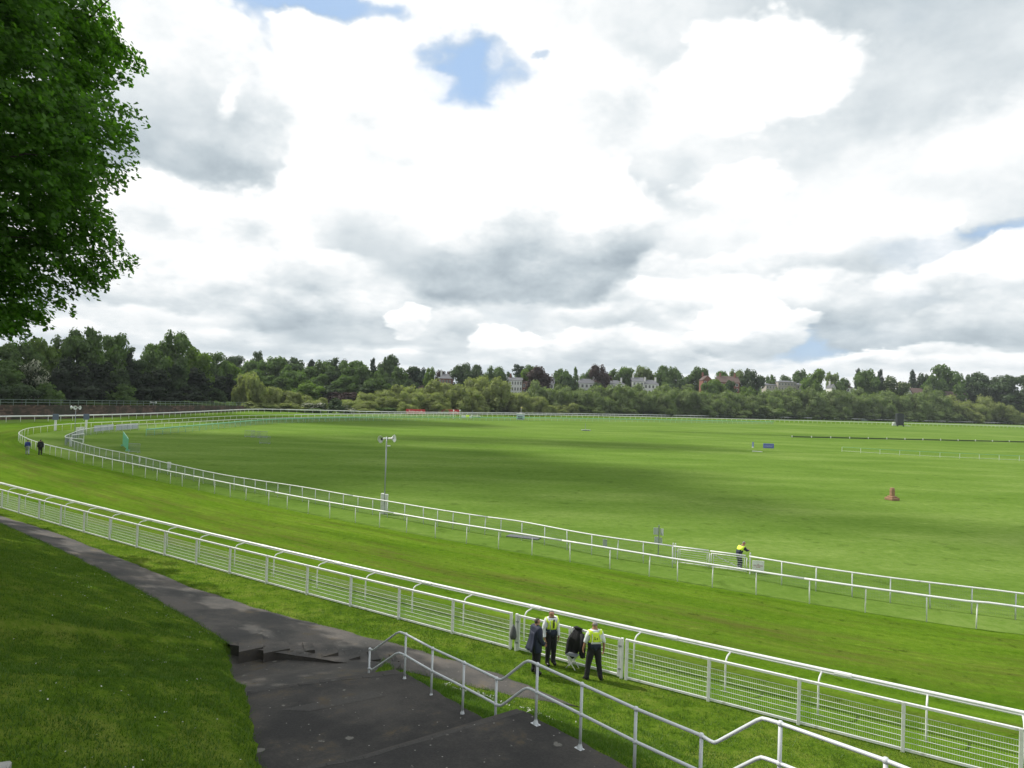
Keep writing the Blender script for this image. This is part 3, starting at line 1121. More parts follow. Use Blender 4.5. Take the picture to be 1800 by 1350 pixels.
def hills():
    "river bank and wooded rise beyond the far rail"
    base = [(-900, 300), (-420, 275), (-200, 262), (-120, 260), (-62, 264), (-35, 274), (30, 338), (155, 424), (262, 476), (360, 500), (600, 540), (1100, 600)]
    prof = [(0, 0.0), (10, -0.05), (22, 0.6), (45, 3), (80, 9), (120, 14), (200, 19), (400, 24), (900, 34), (2200, 60)]
    P = cr_spline([(x, y, 0) for x, y in base], 6)
    V = []
    for i, p in enumerate(P):
        k = min(1, max(0, (p.x + 200) / 500))
        d = (P[min(i + 1, len(P) - 1)] - P[max(i - 1, 0)]).normalized()
        nrm = Vector((p.x * 0.0004, 1, 0))
        nrm.normalize()
        for (r_, h) in prof:
            q = p + nrm * r_
            hh = h * (0.55 + 0.6 * k) + (mnoise.noise((q.x * 0.01, q.y * 0.01, 0)) * 0.12 * h)
            V.append((q.x, q.y, hh + 0.004))
    w = len(prof)
    Fc = [(i * w + j, (i + 1) * w + j, (i + 1) * w + j + 1, i * w + j + 1) for i in range(len(P) - 1) for j in range(w - 1)]
    me = mesh_np('hillside', np.array(V), np.array(Fc), smooth=True)
    me.materials.append(grass_mat('rough_grass', ((0.03, 0.055, 0.012), (0.045, 0.075, 0.018), (0.07, 0.09, 0.03)), big=0.02, mid=0.1, fine=0.8, bump=0.3))
    tag(link('hillside', me), kind='structure')


hills()

# ------------------------------------------------------------------ the near fence, its gates and the running rail on brackets
def fxyz(s, z=0.0, off=0.0):
    p = fence_xy(s)
    return Vector((p.x - FN.x * off, p.y - FN.y * off, z))     # off: towards the track


POST_S = []
for b in [(32.7, 904), (68, 915.5), (106, 927), (147, 938), (192, 951), (240, 965), (289, 979), (344.5, 995), (403, 1011), (468, 1029), (539, 1047.7), (615.5, 1069), (700.7, 1090), (794.6, 1114), (897, 1143)]:
    # where the pixel's vertical plane meets the fence line
    d_ = ray(*b)
    best = min(((abs(fence_xy(s * 0.02).x * d_.y - fence_xy(s * 0.02).y * d_.x), s * 0.02) for s in range(-2600, 100)), key=lambda q: q[0])
    POST_S.append(best[1])
POST_R = []
for b in [(1100, 1200), (1245, 1237), (1403, 1278), (1586, 1325), (1793, 1378)]:
    d_ = ray(*b)
    best = min(((abs(fence_xy(s * 0.02).x * d_.y - fence_xy(s * 0.02).y * d_.x), s * 0.02) for s in range(-100, 1500)), key=lambda q: q[0])
    POST_R.append(best[1])
while POST_S[0] > -62:
    POST_S.insert(0, POST_S[0] - 2.75)
while POST_R[-1] < 24:
    POST_R.append(POST_R[-1] + 2.44)
FENCE_TOP = 1.25


def infill_mesh(L, z0=0.10, z1=0.95):
    "upright rods of one bay, from x=0 to x=L"
    n = int(L / 0.052)
    V, Fc = [], []
    r = 0.0018
    for i in range(1, n):
        x = L * i / n
        b = len(V)
        for z in (z0, z1):
            V += [(x - r, -r, z), (x + r, -r, z), (x + r, r, z), (x - r, r, z)]
        for j in range(4):
            k = (j + 1) % 4
            Fc.append((b + j, b + k, b + 4 + k, b + 4 + j))
    me = mesh_np('rod_infill', np.array(V), np.array(Fc))
    me.materials.append(M_white)
    return me


def bay(root, A, B, meshes):
    "one bay of mesh fence between two posts; A, B world points on the ground"
    d = (B - A)
    L = d.length
    rz = math.atan2(d.y, d.x)
    key = round(L * 5)
    inv = root.matrix_world.inverted()
    if key not in meshes:
        Lk = L
        w = {}
        w['L'] = Lk
        w['rail'] = MB().box((Lk / 2, 0, FENCE_TOP - 0.035), (Lk + 0.02, 0.075, 0.07)).mesh('top_rail', M_white, bevel=0.008)
        w['bot'] = MB().box((Lk / 2, 0, 0.075), (Lk - 0.09, 0.05, 0.06)).mesh('bottom_rail', M_white)
        w['wire'] = MB().tube([(0.04, 0, 0), (Lk - 0.04, 0, 0)], 0.0075, 6).mesh('wire', M_white)
        w['rod'] = infill_mesh(Lk - 0.08)
        meshes[key] = w
    w = meshes[key]
    sc = L / w['L']
    for nm, me, z in [('top_rail', w['rail'], 0), ('bottom_rail', w['bot'], 0)] + [('wire', w['wire'], z) for z in (0.26, 0.40, 0.54, 0.68, 0.82, 0.96)] + [('rod_infill', w['rod'], 0)]:
        o = link(nm, me, root, A + Vector((0, 0, z)) - root.location, rz)
        o.scale = (sc, 1, 1)
        if nm == 'rod_infill':
            o.location += Vector((math.cos(rz), math.sin(rz), 0)) * 0.04
            tag(o, kind='stuff')


post_me = MB().box((0, 0, FENCE_TOP / 2 - 0.1), (0.085, 0.085, FENCE_TOP + 0.2)).mesh('post', M_white, bevel=0.008)
BAYS = {}


def crowd_fence(ss, label):
    root = thing('mesh_fence', label, 'fence', fxyz(ss[-1] if ss[0] < -20 else ss[0]), group='white mesh fence along the course')
    bpy.context.view_layer.update()
    for i, s in enumerate(ss):
        d = fxyz(s + 0.1) - fxyz(s - 0.1)
        link('post', post_me, root, fxyz(s) - root.location, math.atan2(d.y, d.x))
        if i + 1 < len(ss):
            bay(root, fxyz(s), fxyz(ss[i + 1]), BAYS)


crowd_fence(POST_S, 'long white mesh fence with square posts running left from the double gate')
crowd_fence(POST_R, 'white mesh fence with square posts running right from the double gate')


def gate(A, B, label, hinge_left=True):
    A, B = Vector(A), Vector(B)
    d = B - A
    L = d.length
    root = thing('mesh_gate', label, 'gate', A, math.atan2(d.y, d.x), 'white double gate in the near fence')
    h = FENCE_TOP - 0.02
    f = MB()
    f.box((0.03, 0, (h + 0.05) / 2), (0.07, 0.06, h - 0.05))
    f.box((L - 0.03, 0, (h + 0.05) / 2), (0.07, 0.06, h - 0.05))
    f.box((L / 2, 0, h - 0.035), (L - 0.135, 0.058, 0.07))
    f.box((L / 2, 0, 0.11), (L - 0.135, 0.058, 0.07))
    f.build('gate_frame', M_white, root, bevel=0.006)
    wm = MB().tube([(0.06, 0, 0), (L - 0.06, 0, 0)], 0.0075, 6).mesh('wire', M_white)
    for z in (0.26, 0.40, 0.54, 0.68, 0.82, 0.96):
        link('wire', wm, root, (0, 0, z))
    o = link('rod_infill', infill_mesh(L - 0.12), root, (0.06, 0, 0))
    tag(o, kind='stuff')
    hm = MB().box((0, 0, 0), (0.10, 0.09, 0.05)).mesh('hinge', M_grey)
    for z in (0.3, 1.0):
        link('hinge', hm, root, (-0.02 if hinge_left else L + 0.02, 0, z))
    bm_ = MB().tube([(0, 0.05, 0.0), (0, 0.05, 0.55)], 0.012, 6)
    bm_.build('drop_bolt', M_grey, root, loc=(L - 0.05 if hinge_left else 0.05, 0, 0.05))


gl, gr = fxyz(POST_S[-1]) , fxyz(POST_R[0])
gd = (gr - gl).normalized()
gm = at(1005, 1168, 0)
sgm = sd(gm.x, gm.y)[0]
gmid = fxyz(sgm)
for s_, w_ in ((POST_S[-1] + 0.22, 'left'), (POST_R[0] - 0.16, 'right')):
    o = link('gate_post', post_me, None, fxyz(s_))
    d = fxyz(s_ + 0.1) - fxyz(s_ - 0.1)
    o.rotation_euler = (0, 0, math.atan2(d.y, d.x))
    tag(o, 'square white gate post beside the grey hanging bag' if w_ == 'left' else 'square white gate post next to the right-hand mesh fence', 'gate post', 'posts of the near double gate')
gate(fxyz(POST_S[-1] + 0.29), gmid - gd * 0.02, 'left leaf of the white mesh double gate behind the man with a tie')
gate(gmid + gd * 0.02, fxyz(POST_R[0] - 0.23), 'right leaf of the white mesh double gate with a black coat over it', False)


def bracket_mesh():
    "leg, then a curve over to the rail on the track side (local +y)"
    P = [(0, 0, -0.1), (0, 0, 0.3), (0, 0, 0.78)]
    for k in range(1, 8):
        a = math.pi / 2 * k / 7
        P.append((0, 0.24 * (1 - math.cos(a)), 0.78 + 0.24 * math.sin(a)))
    P.append((0, 0.52, 1.03))
    return MB().tube(P, 0.027, 8).mesh('bracket', M_white, smooth=True)


def running_rail():
    S = list(np.arange(-70, 24.1, 0.5))
    P = [fxyz(s, 1.08, 0.95 + 0.55) for s in S]
    root = thing('running_rail', 'white plastic running rail on curved brackets just beyond the near mesh fence', 'rail', fxyz(0, 0, 1.5))
    # rail: flattened tube with a shallow groove along each side
    prof = []
    for k in range(14):
        a = 2 * math.pi * k / 14
        r_ = 0.055
        w_ = r_ * (0.72 if abs(math.sin(a)) < 0.25 else 1.0)
        prof.append((w_ * math.cos(a), 0.075 * math.sin(a)))
    step = 10
    for i in range(0, len(P) - 1, step):
        mb = MB()
        rings = []
        seg = P[i:i + step + 1]
        for j, p in enumerate(seg):
            d = (P[min(i + j + 1, len(P) - 1)] - P[max(i + j - 1, 0)]).normalized()
            s_ = Vector((-d.y, d.x, 0))
            trim = d * (0.004 if j == 0 else (-0.004 if j == len(seg) - 1 else 0))
            rings.append([p + trim + s_ * a - root.location + Vector((0, 0, b)) for a, b in prof])
        mb.quad_strip_ring(rings)
        mb.build('rail', M_whiteplas, root, smooth=False)
        # a joint sleeve
        p = seg[0]
        d = (P[min(i + 1, len(P) - 1)] - p).normalized()
        MB().tube([p - d * 0.22 - root.location, p + d * 0.22 - root.location], 0.064, 10, rz=0.084).build('rail_joint', M_whiteplas, root)
    bm_ = bracket_mesh()
    # the brackets stand where the photograph shows their feet
    feet = [(1800, 1350), (1628, 1303), (1437, 1258), (1271, 1220), (1113, 1177), (920, 1128), (815, 1100), (713.7, 1081), (625.6, 1061)]
    fs = [sd(*at(*b, 0).xy)[0] for b in feet]
    fs.sort()
    while fs[0] > -68:
        fs.insert(0, fs[0] - 2.9)
    while fs[-1] < 22:
        fs.append(fs[-1] + 2.9)
    for s in fs:
        d = fxyz(s + 0.1) - fxyz(s - 0.1)
        link('bracket', bm_, root, fxyz(s, 0, 0.95) - root.location, math.atan2(d.y, d.x))


running_rail()


# ------------------------------------------------------------------ rails of the course
def rail_fence(name, P, label, cat, mat, r=0.045, post_r=0.024, spacing=2.4, post_px=None, mat_post=None, net=None, stuff_after=None, flat=None, top=None, z0=0.0):
    "P: world points along the top rail"
    mat_post = mat_post or mat
    root = thing(name, label, cat, (P[0].x, P[0].y, z0), group=None)
    L0 = root.location
    # rail in lengths
    Pd = resample(P, 1.0) + [P[-1].copy()]
    step = 12
    for i in range(0, len(Pd) - 1, step):
        seg = [p - L0 for p in Pd[i:i + step + 1]]
        if len(seg) > 1:
            MB().tube(seg, r, 8, rz=flat).build('rail', mat, root, smooth=True)
    h = P[0].z - z0
    pm = MB().tube([(0, 0, -0.15), (0, 0, h - 0.01)], post_r, 7).mesh('post', mat_post, smooth=True)
    pts = []
    if post_px:
        for px in post_px:
            best = None
            for a, b in zip(Pd[:-1], Pd[1:]):
                # where the upright plane of the pixel column cuts the rail; use the rail's own image position
                qa, qb = img(a), img(b)
                if qa is None or qb is None:
                    continue
                if (qa[0] - px) * (qb[0] - px) <= 0 and abs(qa[0] - qb[0]) > 1e-6:
                    t = (px - qa[0]) / (qb[0] - qa[0])
                    best = a + (b - a) * t
                    break
            if best is not None:
                pts.append(best)
    done = len(pts)
    rest = resample(P, spacing)
    if pts:
        far = max((p - Vector((0, 0, 8.6))).length for p in pts)
        near = min((p - Vector((0, 0, 8.6))).length for p in pts)
        rest = [p for p in rest if all((p - q).length > spacing * 0.75 for q in pts)]
        rest = [p for p in rest if (p - Vector((0, 0, 8.6))).length > far or (p - Vector((0, 0, 8.6))).length < near]
    allp = pts + rest
    allp.sort(key=lambda p: (p - Vector((0, 0, 8.6))).length)
    mbs = MB()
    for i, p in enumerate(allp):
        q = Vector((p.x, p.y, z0)) - L0
        if i < 280:
            o = link('post', pm, root, q)
            o.rotation_euler = (rng.normal(0, 0.012), rng.normal(0, 0.02), 0)
        else:
            mbs.tube([q + Vector((0, 0, -0.1)), q + Vector((0, 0, h))], post_r, 5)
    if mbs.v:
        tag(mbs.build('far_posts', mat_post, root), kind='stuff')
    if net:
        zz, every, rr, limit = net
        mbn = MB()
        Q = [p for p in resample(P, every) if (p - Vector((0, 0, 8.6))).length < limit]
        for p in Q:
            q = Vector((p.x, p.y, z0)) - L0
            mbn.box(q + Vector((0, 0, (h + 0.04) / 2)), (rr * 2, rr * 2, h - 0.08), rz=0.6)
        Q2 = [p for p in resample(P, 1.5) if (p - Vector((0, 0, 8.6))).length < limit]
        for z in zz:
            for a, b in zip(Q2[:-1], Q2[1:]):
                if (a - b).length < 3:
                    mbn.bar(Vector((a.x, a.y, z0 + z)) - L0, Vector((b.x, b.y, z0 + z)) - L0, rr * 2)
        tag(mbn.build('netting', M_net, root), kind='stuff')
    return root


def img(p):
    q = Vector(p) - Vector((0, 0, CAMH))
    c = q.dot(_fw)
    if c < 0.5:
        return None
    return 900 + FPX * q.dot(CR) / c, 675 - FPX * q.dot(CU) / c


in_posts = [1717, 1630, 1522, 1424, 1330, 1253, 1192, 1142, 1073, 1003, 936, 877, 821, 766, 715.5, 668, 625.5, 580.5, 542.5, 505.5, 473, 433, 405.5, 378, 350, 321, 300, 276.5, 256, 234, 217, 198, 180.6, 164, 148, 135, 121.6, 108, 98, 88, 78]
inner_near = [p for p in INNER if not (p.y > 205 and p.x > -62)]
inner_far = [p for p in INNER if p.y > 203 and p.x > -63]
rail_fence('inner_rail', inner_near, 'white round running rail on thin posts along the inside of the turf track', 'rail', M_whiteplas, 0.05, 0.026, 2.6, in_posts)

rail_fence('inner_rail', inner_far, 'white running rail along the inside of the far straight in front of the willows', 'rail', M_whiteplas, 0.10, 0.055, 2.7, flat=0.12)

inf_posts = [1786, 1709, 1636, 1566, 1499, 1435, 1375]
IF1 = px_curve(INFIELD_PX, 1.1, (33.0, 23.5))
rail_fence('infield_fence', IF1, 'white infield rail with grey netting to the right of the small gate', 'fence', M_white, 0.042, 0.028, 2.3, inf_posts, M_galv, ((0.15, 0.3, 0.45, 0.6, 0.75, 0.9), 0.06, 0.0016, 70))
inf2 = [1132, 1086, 1041, 998, 958, 918, 881, 853, 826, 797, 770, 745, 712, 682, 656, 630, 604, 579, 555, 532.5, 510, 489, 469, 449, 430, 412]
IF2 = px_curve(INFIELD2_PX, 1.1)
rail_fence('infield_fence', IF2, 'white infield rail with grey netting passing behind the loudspeaker pole', 'fence', M_white, 0.042, 0.028, 1.9, inf2, M_galv, ((0.15, 0.3, 0.45, 0.6, 0.75, 0.9), 0.07, 0.0022, 140))
IF3 = px_curve(INFIELD3_PX, 1.1)
rail_fence('infield_fence', IF3, 'white infield rail that turns round the far end of the bend', 'fence', M_white, 0.05, 0.03, 2.2, None, M_galv, ((0.25, 0.45, 0.65, 0.85), 0.12, 0.005, 150))
GR = px_curve(GREEN_PX, 1.1)
rail_fence('green_rail', GR, 'pale green plastic rail along the far edge of the infield', 'rail', M_greenrail, 0.06, 0.035, 2.6, None, M_greenrail, ((0.2, 0.5, 0.8), 0.30, 0.011, 400), flat=0.10)
OUT = px_curve(OUTER_PX, 1.15)
OUT = [Vector((-112, 120, 1.15))] + OUT
rail_fence('outer_rail', OUT, 'white running rail round the outside of the far turf under the trees', 'rail', M_whiteplas, 0.09, 0.045, 2.7, None, None, None, flat=0.14)


# ------------------------------------------------------------------ white tubular handrail by the steps
HA, HB = (-3.05, 17.3), (3.35, 8.6)


def handrail():
    tops = {}
    root_p = on_plane(650, 1141, HA, HB)
    root = thing('handrail', 'white painted tubular handrail stepping up beside the asphalt terrace', 'handrail', (root_p.x, root_p.y, root_p.z - 1.05))
    L0 = root.location
    R = 0.0245
    line = [(650, 1141), (655.5, 1143), (660, 1140), (697, 1113), (703, 1111), (709, 1113), (713.7, 1115), (760.6, 1140), (815.8, 1165), (868, 1190), (876, 1194), (882, 1194.5), (888, 1191), (921, 1165),
            (928, 1162), (935, 1163.5), (945, 1168), (1023, 1203), (1118, 1246), (1233, 1293), (1249, 1303), (1256, 1305.5), (1263, 1303), (1331, 1266), (1340, 1263), (1349, 1265), (1372, 1272), (1557, 1337)]
    P = [on_plane(x, y, HA, HB) for x, y in line]
    # carry on beyond the frame
    dirn = Vector((HB[0] - HA[0], HB[1] - HA[1], 0)).normalized()
    P += [P[-1] + dirn * 1.5 + Vector((0, 0, 0.05)), P[-1] + dirn * 3.5 + Vector((0, 0, 0.12))]
    P = [Vector((HA[0], HA[1], 0)) + dirn * (Vector((p.x - HA[0], p.y - HA[1], 0)).dot(dirn)) + Vector((0, 0, p.z)) for p in P]
    MB().tube([p - L0 for p in P], R, 10).build('top_rail', M_galv, root, smooth=True)
    M2 = [p + Vector((0, 0, -0.475)) for p in P]
    MB().tube([p - L0 for p in M2], R, 10).build('middle_rail', M_galv, root, smooth=True)
    joint = MB().lathe((0, 0, 0), [(0.0, -0.036), (0.024, -0.032), (0.036, -0.014), (0.038, 0.0), (0.036, 0.014), (0.024, 0.032), (0.0, 0.036)], 10).mesh('joint', M_galv, smooth=True)
    flange = MB().box((0, 0, 0.006), (0.17, 0.095, 0.012)).lathe((0, 0, 0.012), [(0.045, 0), (0.043, 0.02), (0.03, 0.06), (0.026, 0.075)], 10).mesh('base_flange', M_galv)
    rz = math.atan2(dirn.y, dirn.x)
    bolt = MB().lathe((0, 0, 0.012), [(0.012, 0), (0.012, 0.012), (0.006, 0.014)], 6).mesh('bolt', M_grey)
    for x, y in [(650, 1141), (713.7, 1115), (760.6, 1140), (815.8, 1165), (873, 1193), (945, 1168), (1023, 1203), (1118, 1246), (1233, 1293), (1372, 1272), (1557, 1337)]:
        p = on_plane(x, y, HA, HB)
        t = Vector((p.x - HA[0], p.y - HA[1], 0)).dot(dirn)
        p = Vector((HA[0], HA[1], 0)) + dirn * t + Vector((0, 0, p.z))
        s, d = sd(p.x, p.y)
        zf = p.z - 1.03
        q = p - L0
        b = Vector((q.x, q.y, zf - p.z + q.z))
        MB().tube([b, q + Vector((0, 0, -0.01))], 0.0245, 10).build('post', M_galv, root, smooth=True)
        link('joint', joint, root, q)
        link('joint', joint, root, q + Vector((0, 0, -0.475)))
        fl = link('base_flange', flange, root, b, rz)
        link('bolt', bolt, fl, (0.065, 0, 0))
        link('bolt', bolt, fl, (-0.065, 0, 0))


handrail()

# ------------------------------------------------------------------ trees
L_oak = leaf_mat('leaf_oak', (0.095, 0.155, 0.040), 0.38, 0.40)
L_dark = leaf_mat('leaf_dark', (0.060, 0.095, 0.038), 0.40, 0.32)
L_bright = leaf_mat('leaf_bright', (0.130, 0.205, 0.030), 0.35, 0.42)
L_willow = leaf_mat('leaf_willow', (0.250, 0.280, 0.105), 0.30, 0.48)
L_willowd = leaf_mat('leaf_willow_dark', (0.165, 0.215, 0.080), 0.32, 0.45)  # greener willow leaf; cloud shade on the long row is put into its colour
L_copper = leaf_mat('leaf_copper', (0.060, 0.036, 0.036), 0.35, 0.25)
L_blossom = leaf_mat('leaf_blossom', (0.060, 0.090, 0.030), 0.35, 0.30, spots=((0.42, 0.42, 0.36), 0.62))
L_chest = leaf_mat('leaf_chestnut', (0.070, 0.110, 0.030), 0.35, 0.30, spots=((0.30, 0.31, 0.22), 0.80))
L_conif = leaf_mat('leaf_conifer', (0.036, 0.060, 0.036), 0.35, 0.2)
L_yew = leaf_mat('leaf_yew', (0.024, 0.036, 0.018), 0.40, 0.2)
L_sycamore = leaf_mat('leaf_sycamore', (0.095, 0.215, 0.028), 0.45, 0.58, hue=(0.180, 0.330, 0.045))


def leaf_quads(P, N, size, r, jitter=0.55, aspect=0.7):
    "quads centred on P, facing about N"
    n = len(P)
    N = N + r.normal(0, jitter, (n, 3))
    N /= np.linalg.norm(N, axis=1, keepdims=True) + 1e-9
    T = r.normal(0, 1, (n, 3))
    T -= N * np.sum(T * N, axis=1, keepdims=True)
    T /= np.linalg.norm(T, axis=1, keepdims=True) + 1e-9
    B = np.cross(N, T)
    s = (size * r.uniform(0.6, 1.3, n))[:, None]
    # a four-cornered leaf spray: pointed, slightly cupped
    V = np.stack([P - T * s * 0.5, P - B * s * 0.5 * aspect + N * s * 0.08, P + T * s * 0.5, P + B * s * 0.5 * aspect + N * s * 0.08], axis=1).reshape(-1, 3)
    F = np.arange(n * 4).reshape(n, 4)
    return V, F


def crown_mesh(name, seed, kind, nleaf=2600, leaf=0.055):
    "a crown of unit height 1 and half width about 0.5, standing on z = 0; leaf = spray size relative to height"
    r = np.random.default_rng(seed)
    lobes = []
    if kind == 'oak':
        n = 24
        for i in range(n):
            a = r.uniform(0, 2 * math.pi)
            zz = r.uniform(0.18, 0.93)
            rad_ = 0.40 * math.sqrt(max(0.05, 1 - ((zz - 0.46) / 0.56) ** 2)) * r.uniform(0.45, 1.05)
            lobes.append((rad_ * math.cos(a), rad_ * math.sin(a), zz, r.uniform(0.10, 0.19), r.uniform(0.09, 0.15)))
        lobes.append((0, 0, 0.55, 0.26, 0.26))
    elif kind == 'tall':
        for i in range(26):
            a = r.uniform(0, 2 * math.pi)
            zz = r.uniform(0.12, 0.94)
            rad_ = 0.26 * math.sqrt(max(0.04, 1 - ((zz - 0.45) / 0.55) ** 2)) * r.uniform(0.4, 1.1)
            lobes.append((rad_ * math.cos(a), rad_ * math.sin(a), zz, r.uniform(0.08, 0.14), r.uniform(0.07, 0.12)))
        lobes.append((0, 0, 0.5, 0.17, 0.32))
    elif kind == 'willow':
        for i in range(26):
            a = r.uniform(0, 2 * math.pi)
            zz = r.uniform(0.08, 0.86)
            rad_ = 0.44 * math.sqrt(max(0.05, 1 - ((zz - 0.35) / 0.62) ** 2)) * r.uniform(0.5, 1.05)
            lobes.append((rad_ * math.cos(a), rad_ * math.sin(a), zz, r.uniform(0.10, 0.18), r.uniform(0.13, 0.22)))
        lobes.append((0, 0, 0.42, 0.30, 0.34))
    elif kind == 'bush':
        for i in range(16):
            a = r.uniform(0, 2 * math.pi)
            zz = r.uniform(0.15, 0.78)
            rad_ = 0.42 * math.sqrt(max(0.05, 1 - (zz / 1.05) ** 2)) * r.uniform(0.3, 1.0)
            lobes.append((rad_ * math.cos(a), rad_ * math.sin(a), zz, r.uniform(0.13, 0.22), r.uniform(0.14, 0.22)))
    elif kind == 'conifer':
        for i in range(34):
            zz = 0.10 + 0.86 * (i / 33)
            k = (1 - zz) ** 0.8 * 0.36 + 0.02
            for j in range(2):
                a = r.uniform(0, 2 * math.pi)
                q = k * r.uniform(0.35, 1.0)
                lobes.append((q * math.cos(a), q * math.sin(a), zz - q * 0.12, 0.05 + 0.36 * k * r.uniform(0.6, 1.0), 0.022 + 0.03 * r.random()))
    elif kind == 'cedar':
        for i in range(9):
            zz = 0.30 + 0.64 * (i / 8) + r.normal(0, 0.02)
            k = 0.40 * (1 - (zz - 0.3) * 0.75)
            for j in range(4):
                a = r.uniform(0, 2 * math.pi)
                q = k * r.uniform(0.3, 1.0)
                lobes.append((q * math.cos(a), q * math.sin(a), zz + r.normal(0, 0.015), 0.10 + 0.25 * k * r.uniform(0.6, 1.1), 0.035))
    elif kind == 'ragged':
        for i in range(30):
            a = r.uniform(0, 2 * math.pi)
            zz = r.uniform(0.06, 0.95)
            rad_ = 0.40 * (1 - 0.55 * zz) * r.uniform(0.3, 1.15)
            lobes.append((rad_ * math.cos(a), rad_ * math.sin(a), zz, r.uniform(0.07, 0.16), r.uniform(0.05, 0.11)))
        lobes.append((0, 0, 0.4, 0.24, 0.34))
    lobes = np.array(lobes)
    w = lobes[:, 3] * (lobes[:, 3] + lobes[:, 4])
    idx = r.choice(len(lobes), nleaf, p=w / w.sum())
    D = r.normal(0, 1, (nleaf, 3))
    D /= np.linalg.norm(D, axis=1, keepdims=True)
    D[:, 2] = np.abs(D[:, 2]) * np.where(r.random(nleaf) < 0.72, 1, -1)
    rr = r.uniform(0.72, 1.12, nleaf)[:, None]
    ext = np.stack([lobes[idx, 3], lobes[idx, 3], lobes[idx, 4]], axis=1)
    P = lobes[idx, :3] + D * rr * ext
    N = D / ext
    N /= np.linalg.norm(N, axis=1, keepdims=True)
    N = N * 0.75 + np.array([0, 0, 0.35])
    V, F = leaf_quads(P, N, leaf, r, 0.42)
    # dense inner masses so that the crown is not see-through
    ico = bmesh.new()
    bmesh.ops.create_icosphere(ico, subdivisions=1, radius=1.0)
    iv = np.array([v.co[:] for v in ico.verts])
    iF = np.array([[v.index for v in f.verts] for f in ico.faces])
    ico.free()
    VV, FF = [V], [F]
    off = len(V)
    for l in lobes:
        if kind in ('conifer', 'cedar') and l[3] < 0.05:
            continue
        sc = 0.74
        q = iv * np.array([l[3], l[3], l[4]]) * sc * (1 + r.normal(0, 0.12, (len(iv), 1))) + l[:3]
        VV.append(q)
        f4 = np.concatenate([iF, iF[:, 2:3]], axis=1) + off
        FF.append(f4)
        off += len(q)
    V = np.concatenate(VV)
    quads = FF[0]
    tris = np.concatenate(FF[1:])[:, :3] if len(FF) > 1 else np.zeros((0, 3), int)
    me = bpy.data.meshes.new(name)
    me.vertices.add(len(V))
    me.vertices.foreach_set('co', np.ascontiguousarray(V, dtype=np.float32).ravel())
    loops = np.concatenate([quads.ravel(), tris.ravel()]).astype(np.int32)
    me.loops.add(len(loops))
    me.loops.foreach_set('vertex_index', loops)
    tot = np.concatenate([np.full(len(quads), 4), np.full(len(tris), 3)]).astype(np.int32)
    st = np.concatenate([[0], np.cumsum(tot)[:-1]]).astype(np.int32)
    me.polygons.add(len(tot))
    me.polygons.foreach_set('loop_start', st)
    me.polygons.foreach_set('loop_total', tot)
    me.update(calc_edges=True)
    return me


CROWNS = {}
for kd, cnt, nl, lf in (('oak', 5, 3400, 0.060), ('tall', 3, 2600, 0.052), ('willow', 5, 4200, 0.050), ('bush', 2, 1500, 0.085), ('conifer', 2, 3000, 0.045), ('cedar', 2, 2600, 0.05), ('ragged', 4, 3600, 0.052)):
    CROWNS[kd] = [crown_mesh('crown_' + kd, 100 + i * 13 + len(kd), kd, nl, lf) for i in range(cnt)]
for kd in CROWNS:
    for me in CROWNS[kd]:
        me.materials.append(L_oak)


def trunk_mesh():
    mb = MB()
    mb.tube([(0, 0, -0.06), (0.004, 0, 0.1), (0.0, 0.006, 0.3), (0.01, 0, 0.6)], [0.034, 0.026, 0.020, 0.008], 7)
    for a, z in ((0.4, 0.22), (2.3, 0.28), (4.2, 0.33), (5.4, 0.40)):
        mb.tube([(0, 0, z), (0.12 * math.cos(a), 0.12 * math.sin(a), z + 0.12), (0.22 * math.cos(a), 0.22 * math.sin(a), z + 0.22)], [0.012, 0.008, 0.004], 5)
    return mb.mesh('trunk', M_bark)


TRUNK = trunk_mesh()
SPIRE = MB().tube([(0, 0, -0.06), (0, 0, 0.4), (0, 0, 0.97)], [0.020, 0.013, 0.003], 6).mesh('trunk', M_bark)
tree_no = [0]


def tree(name, cx, ytop, ybot, hw, Y, kind, mat, label, group, z0=None, lift=0.0):
    "a tree seen between rows ytop and ybot about column cx, hw pixels to each side, standing at depth Y"
    top = atY(cx, ytop, Y)
    dist = Y
    if z0 is None:
        z0 = atY(cx, ybot, Y).z
    h = top.z - z0
    w = hw / FPX * Y / 0.5
    # crowns reach about 0.53 of their unit width
    o = thing(name, label, 'bush' if kind == 'bush' else 'tree', (top.x, Y, z0), rng.uniform(0, 6.28), group)
    me = CROWNS[kind][tree_no[0] % len(CROWNS[kind])]
    tree_no[0] += 1
    c = link('crown', me, o)
    lf = lift
    c.scale = (w * 0.96, w * 0.96, h * (1 - lf) / 0.97)
    c.location = (0, 0, h * lf)
    c.material_slots[0].link = 'OBJECT'
    c.material_slots[0].material = mat
    t = link('trunk', SPIRE if kind in ('conifer',) else TRUNK, o)
    t.scale = (h * 0.9, h * 0.9, h)
    return o


